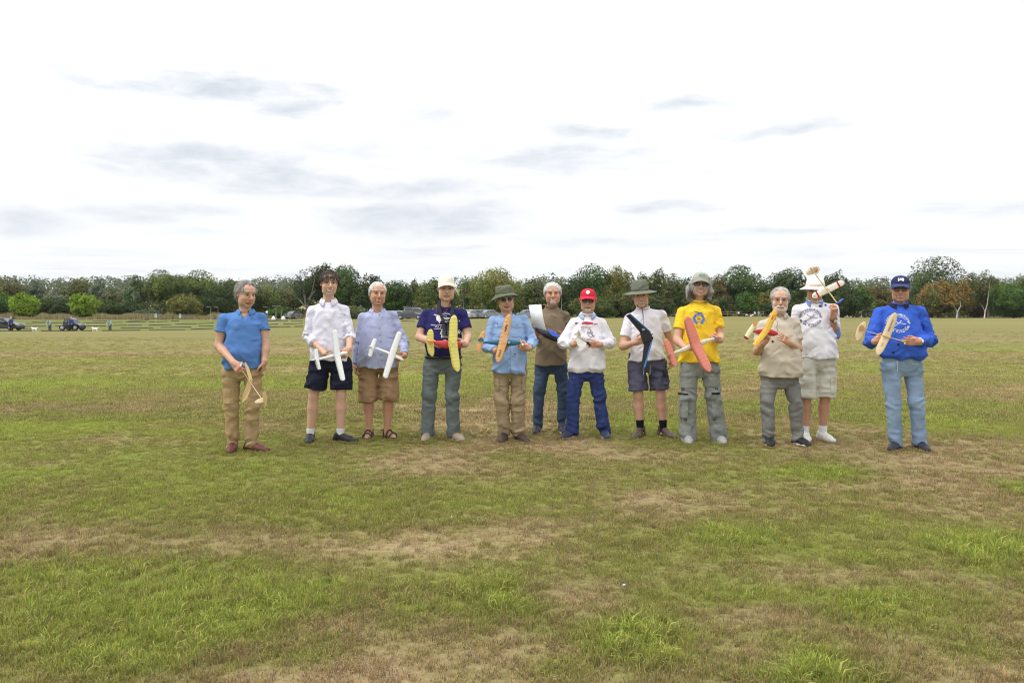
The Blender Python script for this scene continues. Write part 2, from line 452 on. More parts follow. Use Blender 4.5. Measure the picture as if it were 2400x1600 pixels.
def build_grass():
    gm = grass_material()
    tmpl = []
    specs = [(40, .05, .032, .0028, .5), (40, .05, .028, .0028, .9), (34, .045, .045, .0032, .7), (30, .04, .075, .0042, .7), (30, .04, .095, .0048, .9), (26, .05, .07, .0042, 1.1), (60, .10, .035, .006, .7)]
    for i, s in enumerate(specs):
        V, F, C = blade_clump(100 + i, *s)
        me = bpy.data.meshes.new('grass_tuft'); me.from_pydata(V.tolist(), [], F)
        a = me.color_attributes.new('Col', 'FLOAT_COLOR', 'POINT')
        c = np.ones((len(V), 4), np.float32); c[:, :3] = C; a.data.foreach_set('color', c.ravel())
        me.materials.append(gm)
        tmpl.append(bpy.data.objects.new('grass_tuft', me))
    r = np.random.default_rng(11)
    P, G, LN, K = [], [], [], []
    for d0, d1, dens in ((2.6, 4.2, 860), (4.2, 6.5, 600), (6.5, 10.5, 350), (10.5, 18, 120), (18, 30, 36), (30, 60, 9)):
        half = 0.68
        n = int(dens * half * (d1 ** 2 - d0 ** 2))
        d = np.sqrt(r.random(n) * (d1 ** 2 - d0 ** 2) + d0 ** 2); x = (r.random(n) * 2 - 1) * half * d
        P.append(np.stack([x, d], 1))
    for fx, fy, ang in FEET:                                     # blades standing round and over the shoe soles
        n = 150; t = r.uniform(0, 2 * math.pi, n); q = r.uniform(.75, 1.35, n)
        u, w = .06 + .17 * q * np.cos(t), .065 * q * np.sin(t)
        P.append(np.stack([fx + u * math.sin(ang) + w * math.cos(ang), fy - u * math.cos(ang) + w * math.sin(ang)], 1))
    P = np.concatenate(P); x, y = P.T
    g, ln = patch(x, y)
    keep = (r.random(len(x)) < np.clip(.35 + .9 * g + .5 * ln, 0, 1)) & (r.random(len(x)) < 1 - .9 * np.clip((y - 14) / 44, 0, 1))
    x, y, g, ln = x[keep], y[keep], g[keep], ln[keep]
    n = len(x)
    tall = (ln > .42) & (g > .35) & (r.random(n) < np.clip((ln - .3) * 1.3, 0, .85))
    idx = np.where(tall, r.integers(3, 6, n), r.integers(0, 3, n))
    idx = np.where(y > 10.5, 6, idx)
    sc = np.where(tall, .40 + .55 * ln, .75 + .5 * ln) * r.uniform(.7, 1.3, n)
    sc = np.where(y > 10.5, r.uniform(.8, 1.6, n), sc)
    z = gz(x, y) + 0.012 * (fbm2(x.astype(np.float32) * 1.2, y.astype(np.float32) * 1.2, 3, 9.0) - .5)
    gg = np.clip(g + r.normal(0, .13, n) + np.where(tall, .12, 0), 0, 1)
    col = np.ones((n, 4), np.float32); col[:, :3] = grass_rgb(gg, np.clip(r.normal(.68, .32, n), .05, 1.6)) * (1.18 + .50 * gg[:, None] ** 2)
    col[:, :3] *= (1 + .26 * np.clip((y - 7.5) / 9, 0, 1))[:, None]; col[:, 3] = 1
    me = bpy.data.meshes.new('grass')
    me.vertices.add(n); me.vertices.foreach_set('co', np.stack([x, y, z], 1).astype(np.float32).ravel())
    a = me.attributes.new('gcol', 'FLOAT_COLOR', 'POINT'); a.data.foreach_set('color', col.ravel())
    a = me.attributes.new('rot', 'FLOAT_VECTOR', 'POINT'); a.data.foreach_set('vector', np.stack([r.normal(0, .12, n), r.normal(0, .12, n), r.uniform(0, 6.28, n)], 1).astype(np.float32).ravel())
    a = me.attributes.new('scl', 'FLOAT', 'POINT'); a.data.foreach_set('value', sc.astype(np.float32))
    a = me.attributes.new('idx', 'INT', 'POINT'); a.data.foreach_set('value', idx.astype(np.int32))
    o = bpy.data.objects.new('grass', me); link(o)
    tag(o, 'short meadow grass with taller fresh green tufts', None, None, 'stuff')
    ng = bpy.data.node_groups.new('grass_scatter', 'GeometryNodeTree')
    ng.interface.new_socket('Geometry', in_out='INPUT', socket_type='NodeSocketGeometry')
    ng.interface.new_socket('Geometry', in_out='OUTPUT', socket_type='NodeSocketGeometry')
    N, L = ng.nodes.new, ng.links.new
    gi, go = N('NodeGroupInput'), N('NodeGroupOutput')
    m2p = N('GeometryNodeMeshToPoints'); L(gi.outputs[0], m2p.inputs['Mesh'])
    jn = N('GeometryNodeJoinGeometry')
    for t in reversed(tmpl):
        oi = N('GeometryNodeObjectInfo'); oi.inputs['Object'].default_value = t; oi.inputs['As Instance'].default_value = True
        L(oi.outputs['Geometry'], jn.inputs[0])
    iop = N('GeometryNodeInstanceOnPoints'); L(m2p.outputs[0], iop.inputs['Points']); L(jn.outputs[0], iop.inputs['Instance'])
    iop.inputs['Pick Instance'].default_value = True
    def named(nm, ty):
        q = N('GeometryNodeInputNamedAttribute'); q.data_type = ty; q.inputs['Name'].default_value = nm
        return q.outputs['Attribute']
    L(named('idx', 'INT'), iop.inputs['Instance Index'])
    e2r = N('FunctionNodeEulerToRotation'); L(named('rot', 'FLOAT_VECTOR'), e2r.inputs[0]); L(e2r.outputs[0], iop.inputs['Rotation'])
    cx = N('ShaderNodeCombineXYZ'); s_ = named('scl', 'FLOAT')
    for i in range(3): L(s_, cx.inputs[i])
    L(cx.outputs[0], iop.inputs['Scale'])
    L(iop.outputs[0], go.inputs[0])
    md = o.modifiers.new('scatter', 'NODES'); md.node_group = ng
    print('grass tufts', n)


build_ground()

# ------------------------------------------------------------------ woods and trees
def leaf_mat():
    return mat('leaf_foliage', (.06, .1, .03), rough=.65, attr=True, spec=.2, transl=.3)


def bark_mat(pale=False):
    if pale: return mat('birch_bark', (.42, .40, .36), rough=.8, noise=.35, nscale=3, stretch=(1, 1, 2))
    return mat('tree_bark', (.11, .09, .07), rough=.95, noise=.3, nscale=4, bump=.5, bscale=10)


PAL = dict(dark=(.046, .076, .020), mid=(.082, .122, .028), green=(.064, .130, .022), light=(.150, .195, .036), lime=(.19, .295, .024), olive=(.135, .145, .040), silver=(.205, .245, .155),
           brown=(.13, .122, .044), autumn=(.26, .17, .045), yellow=(.21, .205, .038), blue=(.08, .122, .075), russet=(.155, .112, .045))


def leaf_cards(cent, nrm, size, r, col):
    n = len(cent)
    a = np.cross(nrm, r.normal(0, 1, (n, 3))); a /= np.linalg.norm(a, axis=1)[:, None] + 1e-9
    b = np.cross(nrm, a)
    s = size[:, None]
    bend = nrm * s * .18
    V = np.stack([cent - a * s - bend, cent - b * s * .62 + bend, cent + a * s - bend, cent + b * s * .62 + bend], 1).reshape(-1, 3)
    F = np.arange(4 * n).reshape(n, 4)
    return V, F, np.repeat(col, 4, 0)


def crown_points(r, W, H, n, gap, lobes, flat=0.0, depth=None):
    """leaf centres, outward directions and a clump value in a crown of width W and height H (base at z = 0)"""
    so = r.uniform(0, 25)
    d = r.normal(0, 1, (n, 3)); d /= np.linalg.norm(d, axis=1)[:, None]
    d[:, 1] = np.where(r.random(n) < .3, -np.abs(d[:, 1]), d[:, 1])
    R = .80 + .62 * (vnoise(d * 1.9 + so) - .38) + .40 * (vnoise(d * 4.3 + so) - .5)
    R = np.where(d[:, 2] < 0, R * (1 - .15 * flat), R)
    rad = np.minimum(R, 1.08) * (1 - (r.random(n) ** 1.6) * .55)
    q = d * rad[:, None]
    q[:, 2] = np.where(q[:, 2] < -.62, -.62 + .3 * (q[:, 2] + .62), q[:, 2])
    p = np.stack([q[:, 0] * W / 2, q[:, 1] * W / 2, H * (.42 + .58 * q[:, 2])], 1)
    cl = vnoise(p * (4.6 / max(W, 4) + .28) + so)                 # boughs
    keep = (cl > gap * .62) | (r.random(n) < .06)
    up = d * .7 + np.array([0, 0, .35]) + (vnoise(p * 1.1 + 7)[:, None] - .5) * .4
    return p[keep], up[keep], cl[keep], q, R


def tree(px, top, w, base, d, pal, label, seed, cat='tree', group='trees along the edge of the field', kind='oak', gap=.35, trunk=.22, pale=False, dens=1.0, pal2=None, name='tree'):
    r = np.random.default_rng(seed)
    x = (px - CX0) / FPX * d
    zg = float(gz(x, d)) - .05
    ztop = CAMH - (top - HZ) / FPX * d
    Ht = ztop - zg; W = w / FPX * d * 1.16
    zb = Ht * trunk; Hc = Ht - zb
    root = empty(name, (x, d, zg), label, cat, group)
    px2 = (w * (Hc / d * FPX)) / 5.5
    n = int(np.clip(px2 * 5.0 * dens, 650, 9500))
    p, dr, k, q, R = crown_points(r, W, Hc, n, gap, 0, flat=.2)
    p[:, 2] += zb
    sz = np.clip(.00125 * d, .13, .30) * r.uniform(.55, 1.35, len(p))
    nr = dr + r.normal(0, .38, dr.shape); nr /= np.linalg.norm(nr, axis=1)[:, None]
    base_c = np.array(PAL[pal]); alt = np.array(PAL[pal2]) if pal2 else base_c * np.array([1.3, 1.15, .9])
    t = np.clip((vnoise(p * (2.6 / max(W, 4) + .12) + seed % 17) - .32) * 2.6, 0, 1)[:, None]
    col = base_c + (alt - base_c) * t
    col = col * r.uniform(.74, 1.28, (len(p), 1)) * (.72 + .56 * vnoise(p * .9 + 3)[:, None]) * (1 + r.normal(0, .06, (len(p), 3)))
    V, F, C = leaf_cards(p, nr, sz, r, np.clip(col, .005, .6))
    make_mesh('crown', V, F, leaf_mat(), root, False, C)
    m = MB()
    tr = np.clip(.028 * Ht, .08, .45) * (.6 if pale else 1)
    sway = r.normal(0, .03 * Ht, 2)
    tp = np.array([[0, 0, -.1], [sway[0] * .3, sway[1] * .3, zb * .6], [sway[0], sway[1], zb + Hc * .35], [sway[0] * 1.2, sway[1], zb + Hc * .8]])
    m.tube(tp, [tr * 1.25, tr, tr * .6, tr * .15], 7)
    for i in range(7):
        e = p[r.integers(len(p))] * np.array([.75, .75, .92])
        s = tp[1] + (tp[2] - tp[1]) * r.random()
        if e[2] < s[2]: e[2] = s[2] + .1 * Ht
        mid = (s + e) / 2 + np.array([0, 0, .06 * Ht]) * r.random()
        m.tube([s, mid, e], [tr * .42, tr * .28, tr * .06], 5)
    if kind == 'dead':                                        # bare grey limbs in front of the leaves
        for i in range(9):
            a = r.uniform(-1, 1); s = np.array([a * .05 * W, -W * .2, zb * r.uniform(.8, 1.6)])
            e = np.array([a * W * .42, -W * (.35 + .15 * r.random()), Ht * r.uniform(.45, .8)])
            mid = (s + e) / 2 + np.array([a * .05 * W, 0, .05 * Ht])
            m.tube([s, mid, e, e + (e - mid) * .4 + r.normal(0, .3, 3)], [tr * .5, tr * .34, tr * .18, .02], 5)
        tb = mat('bare_limb', (.24, .22, .20), rough=.9, noise=.2, nscale=4)
    else: tb = bark_mat(pale)
    m.build('trunk', tb, root, True)
    return root


# (x, top, width, base, distance, palette, label, extra)
G2 = 'trees along the edge of the field'
TREES = [
    (-6, 683, 74, 738, 152, 'green', 'dark green bush cut by the edge of the photo beside the black car', dict(trunk=.03, gap=.15, name='bush', cat='bush')),
    (59, 685, 64, 738, 150, 'lime', 'bright lime green round tree above the long black car', dict(trunk=.10, gap=.12, dens=1.3)),
    (200, 684, 66, 738, 150, 'lime', 'bright lime green round tree above the short black car', dict(trunk=.10, gap=.12, dens=1.3)),
    (20, 648, 110, 738, 176, 'olive', 'broad olive tree behind the lime tree over the long black car', dict(pal2='brown')),
    (150, 700, 52, 738, 158, 'dark', 'dark hedge bush between the two lime green trees', dict(trunk=.02, gap=.1, name='bush', cat='bush')),
    (112, 694, 60, 738, 160, 'dark', 'dark hedge bush beside the first lime green tree', dict(trunk=.02, gap=.1, name='bush', cat='bush')),
    (88, 655, 48, 738, 172, 'silver', 'silvery willow behind the first lime green tree', dict(pal2='blue', gap=.3, trunk=.1)),
    (140, 667, 54, 738, 168, 'silver', 'silvery willow above the dark hedge between the lime trees', dict(pal2='olive', trunk=.1)),
    (190, 650, 56, 738, 178, 'olive', 'olive tree rising behind the second lime green tree', dict(pal2='brown')),
    (232, 654, 46, 738, 174, 'silver', 'silvery willow just past the second lime green tree', dict(pal2='blue', trunk=.1)),
    (272, 668, 54, 738, 168, 'silver', 'olive and silver willow above the long dark hedge', dict(pal2='olive', trunk=.1)),
    (306, 668, 44, 738, 167, 'silver', 'pale silver willow beside the darker conical tree', dict(pal2='green', trunk=.1)),
    (255, 702, 66, 740, 157, 'dark', 'dark hedge bush beneath the silver willows', dict(trunk=.02, gap=.08, name='bush', cat='bush')),
    (305, 703, 70, 740, 157, 'dark', 'widest dark hedge bush behind the tall dry grass', dict(trunk=.02, gap=.08, name='bush', cat='bush')),
    (321, 649, 48, 738, 176, 'dark', 'dark conical tree next to the tall light green oak', dict(trunk=.1, gap=.2)),
    (345, 722, 56, 742, 152, 'blue', 'low blue green shrub behind the first notice board', dict(trunk=.01, gap=.1, name='bush', cat='bush')),
    (386, 632, 88, 738, 168, 'light', 'tall light green oak above the notice boards', dict(pal2='mid')),
    (428, 640, 70, 738, 172, 'mid', 'rounded mid green tree next to the tall light green oak', dict()),
    (470, 635, 80, 738, 168, 'mid', 'airy green tree with loose twigs against the sky', dict(gap=.55, pal2='light')),
    (436, 688, 78, 738, 150, 'olive', 'low round olive bush beside the second notice board', dict(pal2='yellow', trunk=.06, gap=.12, name='bush', cat='bush')),
    (505, 672, 70, 738, 158, 'dark', 'dark tree behind the shoulder of the man in the blue polo', dict(trunk=.1)),
    (540, 653, 66, 738, 166, 'mid', 'mid green tree directly behind the head of the blue polo man', dict(pal2='dark')),
    (590, 668, 60, 738, 158, 'dark', 'dark tree just past the head of the blue polo man', dict()),
    (624, 671, 66, 738, 160, 'light', 'light olive tree behind the two street lamps', dict(pal2='olive')),
    (676, 672, 76, 738, 158, 'olive', 'olive tree beside the bare branched oak', dict(pal2='mid')),
    (658, 718, 60, 740, 150, 'green', 'low green shrub behind the pale parked car', dict(trunk=.02, name='bush', cat='bush', gap=.1)),
    (722, 626, 74, 738, 150, 'dark', 'gappy oak with bare grey limbs beside the young man', dict(kind='dead', gap=.75, trunk=.25, dens=.9)),
    (762, 610, 80, 738, 154, 'dark', 'tall gappy oak above the head of the young man', dict(gap=.6, trunk=.3)),
    (808, 611, 84, 738, 150, 'green', 'tall dense green oak between the two white glider holders', dict(gap=.15, dens=1.2, pal2='mid', trunk=.08)),
    (848, 658, 60, 738, 148, 'dark', 'dark tree below the small clump of oak crown', dict(trunk=.08)),
    (872, 638, 46, 738, 164, 'dark', 'slim dark tree above the white haired man in pale blue', dict(gap=.55, trunk=.4)),
    (905, 658, 34, 738, 166, 'mid', 'small tree crown beside the white haired man in pale blue', dict(gap=.5)),
    (934, 659, 78, 738, 146, 'dark', 'dense round dark tree above the dark parked saloon', dict(gap=.1, trunk=.1, dens=1.3, pal2='green')),
    (830, 715, 60, 740, 142, 'silver', 'pale flowering shrub behind the white shirted young man', dict(pal2='olive', trunk=.02, name='bush', cat='bush')),
    (972, 648, 32, 738, 172, 'olive', 'thin poplar beside the dense round dark tree', dict(gap=.45, trunk=.1, pal2='brown')),
    (996, 668, 50, 738, 164, 'light', 'light green tree behind the shoulder of the navy shirt man', dict(pal2='mid')),
    (1022, 652, 50, 738, 172, 'mid', 'green tree behind the cream cap', dict(gap=.45)),
    (962, 700, 60, 738, 150, 'olive', 'low olive shrub above the parked cars', dict(pal2='brown', trunk=.04, name='bush', cat='bush')),
    (1058, 676, 50, 738, 170, 'green', 'green tree beside the neck of the navy shirt man', dict()),
    (1098, 658, 56, 738, 160, 'olive', 'drooping birch with pale trunk beside the broad light green tree', dict(pale=True, gap=.4, pal2='mid')),
    (1165, 622, 112, 736, 148, 'light', 'broad light green oak behind the bucket hat', dict(pal2='yellow', gap=.22, dens=1.25, trunk=.05)),
    (1226, 668, 50, 738, 156, 'mid', 'mid green tree between the bucket hat and the white panel', dict(trunk=.06)),
    (1256, 655, 66, 738, 160, 'brown', 'brownish green tree above the white curved panel', dict(pal2='mid', trunk=.06)),
    (1300, 664, 70, 738, 156, 'dark', 'dark tree behind the man in the brown shirt', dict(trunk=.06)),
    (1340, 652, 60, 738, 164, 'dark', 'dark tree between the brown shirt man and the red cap', dict(trunk=.05)),
    (1392, 622, 104, 738, 150, 'dark', 'great dark oak rising above the red cap', dict(gap=.12, dens=1.3, trunk=.04, pal2='green')),
    (1446, 623, 76, 738, 148, 'olive', 'pale olive chestnut next to the great dark oak', dict(pal2='yellow', gap=.2, dens=1.2, trunk=.04)),
    (1400, 690, 110, 738, 144, 'mid', 'wide leafy shrub behind the man with the red cap', dict(pal2='olive', trunk=.01, gap=.1, name='bush', cat='bush')),
    (1470, 680, 70, 738, 144, 'dark', 'dark shrub behind the man in the felt hat', dict(pal2='olive', trunk=.01, gap=.1, name='bush', cat='bush')),
    (1508, 637, 42, 738, 164, 'mid', 'gappy treetop just above the felt hat', dict(gap=.55)),
    (1543, 628, 50, 738, 166, 'mid', 'round treetop between the felt hat and the long haired person', dict(gap=.4)),
    (1578, 644, 56, 738, 158, 'green', 'green tree behind the long grey hair', dict(pal2='brown')),
    (1545, 690, 80, 738, 146, 'brown', 'reddish brown shrub behind the white T-shirt shoulder', dict(pal2='dark', trunk=.02, name='bush', cat='bush')),
    (1612, 647, 50, 738, 170, 'blue', 'hazy tree behind the grey cap', dict(gap=.4)),
    (1680, 643, 54, 738, 168, 'olive', 'rust tinged tree beside the grey cap', dict(pal2='russet')),
    (1734, 625, 90, 738, 170, 'green', 'tall oak above the wooden rail fence', dict(gap=.42, pal2='mid', dens=1.1)),
    (1692, 690, 60, 738, 162, 'brown', 'brown shrub at the near end of the wooden rail fence', dict(pal2='dark', trunk=.02, name='bush', cat='bush')),
    (1748, 683, 56, 738, 160, 'green', 'round dark green bush behind the wooden rail fence', dict(gap=.08, trunk=.05, name='bush', cat='bush')),
    (1797, 678, 42, 738, 165, 'yellow', 'yellowing tree behind the head of the bearded man', dict(pal2='olive')),
    (1790, 655, 50, 738, 176, 'mid', 'mid green tree in the dip between two oaks', dict()),
    (1843, 627, 114, 738, 172, 'mid', 'wide oak between the bearded man and the white sun hat', dict(gap=.38, dens=1.15, pal2='dark')),
    (1830, 700, 90, 738, 162, 'dark', 'dark shrub behind the shoulder of the bearded man', dict(trunk=.02, name='bush', cat='bush')),
    (1955, 632, 62, 738, 176, 'dark', 'oak crown just beyond the raised striped wing', dict(gap=.45, trunk=.15)),
    (1975, 672, 80, 738, 172, 'dark', 'dark tree mass below the raised striped wing', dict(trunk=.04, gap=.15)),
    (2012, 668, 56, 738, 182, 'green', 'green tree between the striped wing and the gazebo', dict()),
    (2046, 664, 92, 738, 196, 'olive', 'turning autumn tree behind the black gazebo', dict(pal2='russet', gap=.25)),
    (2080, 690, 60, 738, 194, 'autumn', 'orange brown shrub beside the head of the blue sweatshirt man', dict(pal2='olive', trunk=.03, name='bush', cat='bush')),
    (2054, 700, 34, 738, 193, 'light', 'fresh green shrub above the black gazebo roof', dict(trunk=.03, name='bush', cat='bush')),
    (2182, 601, 132, 742, 190, 'dark', 'tallest dark oak rising beside the navy cap', dict(gap=.3, dens=1.2, pal2='mid', trunk=.08)),
    (2200, 655, 100, 744, 178, 'autumn', 'orange autumn tree below the tallest dark oak', dict(pal2='olive', gap=.2, trunk=.12)),
    (2246, 648, 66, 744, 180, 'olive', 'olive and rust tree with slim pale trunk', dict(pal2='autumn', gap=.3, trunk=.2, pale=True)),
    (2274, 641, 56, 744, 192, 'mid', 'mid green tree behind the slim pale trunk', dict()),
    (2316, 636, 66, 744, 182, 'brown', 'sparse brown birch with a tall white trunk', dict(pal2='olive', gap=.55, pale=True, trunk=.2)),
    (2290, 700, 60, 744, 186, 'russet', 'dull brown thicket beside the white trunked birch', dict(trunk=.05, name='bush', cat='bush')),
    (2352, 655, 60, 744, 190, 'olive', 'olive treetop between the birch and the deep green bush', dict(pal2='mid')),
    (2376, 662, 116, 745, 176, 'green', 'deep green bushy tree at the far corner of the field', dict(gap=.08, dens=1.2, trunk=.05)),
    (2412, 640, 70, 744, 200, 'mid', 'tall tree cut by the edge of the photo behind the deep green bush', dict(gap=.4)),
]
for i, (px, top, w, base, d, pal, lab, ex) in enumerate(TREES):
    tree(px, top, w, base, d, pal, lab, 500 + i, **ex)


def build_birch_stems():
    """the two crooked white birch trunks standing clear of the autumn trees"""
    for px, pts, lab in ((2246, [(2242, 744), (2244, 731), (2252, 716), (2250, 704)], 'crooked white birch stem in front of the orange autumn tree'),
                         (2308, [(2307, 744), (2309, 730), (2314, 712), (2321, 655)], 'tall straight white birch stem near the deep green bushy tree')):
        d = 170
        P = [at(a, b, d) for a, b in pts]; P[0][2] = float(gz(P[0][0], d)) - .05
        m = MB(); m.tube(np.array(P) - P[0], np.array([.14, .11, .08, .04]), 7)
        t = empty('birch_stem', P[0], lab, 'tree', 'white birch stems')
        m.build('trunk', bark_mat(True), t, True)
        m = MB(); s = (np.array(P) - P[0])[1]; m.tube([s, s + [-.5, 0, .9], s + [-1.1, .2, 2.0]], [.06, .04, .015], 5)
        m.build('branch', bark_mat(True), t, True)


build_birch_stems()


def build_woods_mass():
    r = np.random.default_rng(3)
    # undergrowth along the foot of the trees
    n = 26000
    a = r.uniform(-150, 2550, n)
    dd = np.interp(a, [-150, 700, 900, 1500, 1700, 2000, 2600], [158, 160, 152, 152, 170, 196, 186]) + r.uniform(0, 16, n)
    x = (a - CX0) / FPX * dd
    h = np.interp(a, [-150, 330, 480, 700, 900, 1050, 1120, 1300, 1500, 1700, 1760, 1990, 2100, 2250, 2550], [3.2, 3, 2.6, 1.6, 2.2, 1.6, 1.6, 3.5, 3.6, 2.8, 2.2, 2.4, 2.4, 1.6, 3]) * (.6 + .8 * vnoise(np.stack([a * .03, dd * .2, a * 0], -1)))
    z = gz(x, dd) + h * r.random(n) ** .8
    nr = r.normal(0, 1, (n, 3)); nr[:, 1] -= .6; nr[:, 2] += .5; nr /= np.linalg.norm(nr, axis=1)[:, None]
    t = vnoise(np.stack([a * .012, a * 0 + 3, a * 0], -1))[:, None]
    c = np.array(PAL['dark']) * (1 - t) + np.array(PAL['olive']) * t
    V, F, C = leaf_cards(np.stack([x, dd, z], 1), nr, r.uniform(.15, .42, n), r, c * r.uniform(.5, 1.4, (n, 1)))
    o = make_mesh('undergrowth', V, F, leaf_mat(), None, False, C); tag(o, 'dark leafy undergrowth along the foot of the trees', None, None, 'stuff')
    # far wooded hills
    A = np.array([-400, 0, 120, 330, 520, 660, 800, 960, 1090, 1200, 1290, 1420, 1600, 1800, 1985, 2060, 2200, 2400, 2800])
    T = np.array([650, 654, 658, 656, 664, 657, 678, 676, 654, 668, 650, 664, 678, 682, 664, 657, 676, 654, 656.])
    xs = np.linspace(-560, 640, 150); ys = np.linspace(330, 760, 40)
    X, Y = np.meshgrid(xs, ys)
    aa = X / Y * FPX + CX0
    top = np.interp(aa, A, T)
    zt = CAMH - (top - HZ) / FPX * 600
    ramp = np.clip((Y - 340) / 240, 0, 1); ramp = ramp * ramp * (3 - 2 * ramp)
    Z = 2.0 + (zt - 9.5) * ramp
    idx = np.arange(X.size).reshape(X.shape)
    F = np.stack([idx[:-1, :-1], idx[:-1, 1:], idx[1:, 1:], idx[1:, :-1]], -1).reshape(-1, 4)
    hm = mat('hill_pasture', (.26, .235, .10), rough=1, noise=.2, nscale=.05)
    o = make_mesh('hills', np.stack([X, Y, Z], -1).reshape(-1, 3), F, hm); tag(o, 'low wooded hills with pale pasture behind the trees', None, None, 'structure')
    nb = 1500
    bx = r.uniform(-520, 600, nb); by = r.uniform(350, 610, nb)
    ba = bx / by * FPX + CX0
    open_ = (np.abs(ba - 1075) < 26) & (by < 560) | (np.abs(ba - 245) < 16) & (by < 520) | (np.abs(ba - 118) < 14) & (by < 520)
    bx, by = bx[~open_], by[~open_]; nb = len(bx)
    ba = bx / by * FPX + CX0
    zt = CAMH - (np.interp(ba, A, T) - HZ) / FPX * 600; rp = np.clip((by - 340) / 240, 0, 1); rp = rp * rp * (3 - 2 * rp)
    bz = 2.0 + (zt - 9.5) * rp
    bw = r.uniform(8, 15, nb); bh = r.uniform(7.0, 10.5, nb)
    per = 60
    k = np.repeat(np.arange(nb), per)
    d = r.normal(0, 1, (nb * per, 3)); d /= np.linalg.norm(d, axis=1)[:, None]; d[:, 2] = np.abs(d[:, 2]); d[:, 1] = -np.abs(d[:, 1])
    p = np.stack([bx[k], by[k], bz[k]], 1) + d * np.stack([bw[k] / 2, bw[k] / 2, bh[k]], 1) * r.uniform(.8, 1.05, (nb * per, 1))
    nr = d + r.normal(0, .35, d.shape); nr /= np.linalg.norm(nr, axis=1)[:, None]
    tint = r.random(nb)[k][:, None]
    c = np.array([.075, .11, .065]) * (1 - tint) + np.array([.13, .15, .07]) * tint  # bluish haze of distance mixed into the leaf colours
    V, F, C = leaf_cards(p, nr, r.uniform(.55, 1.15, len(p)), r, c * r.uniform(.7, 1.3, (len(p), 1)))
    o = make_mesh('far_forest', V, F, leaf_mat(), None, False, C); tag(o, 'distant forest covering the low hills', None, None, 'stuff')
    # tall dry grass strip on the far side of the field
    n = 16000
    a = r.uniform(-60, 560, n); dd = r.uniform(146, 152, n); x = (a - CX0) / FPX * dd; z0 = gz(x, dd)
    h = r.uniform(.45, 1.15, n) * (.6 + .7 * vnoise(np.stack([a * .05, a * 0, a * 0], -1)))
    h *= np.where((np.abs(a - 55) < 24) | (np.abs(a - 200) < 18), .55, 1)
    le = r.normal(0, .12, n); w = .05
    V = np.stack([np.stack([x - w, dd, z0 - .05], 1), np.stack([x + w, dd, z0 - .05], 1), np.stack([x + le, dd + r.normal(0, .1, n), z0 + h], 1)], 1).reshape(-1, 3)
    c = np.array([.36, .29, .16]) * r.uniform(.6, 1.3, (n, 1))
    c[r.random(n) < .25] *= np.array([.6, .75, .5])
    o = make_mesh('tall_dry_grass', V, np.arange(3 * n).reshape(n, 3), mat('straw', (.3, .25, .14), rough=.9, attr=True, transl=.25), None, False, np.repeat(c, 3, 0))
    tag(o, 'strip of tall straw coloured grass before the hedge', None, None, 'stuff')


build_woods_mass()

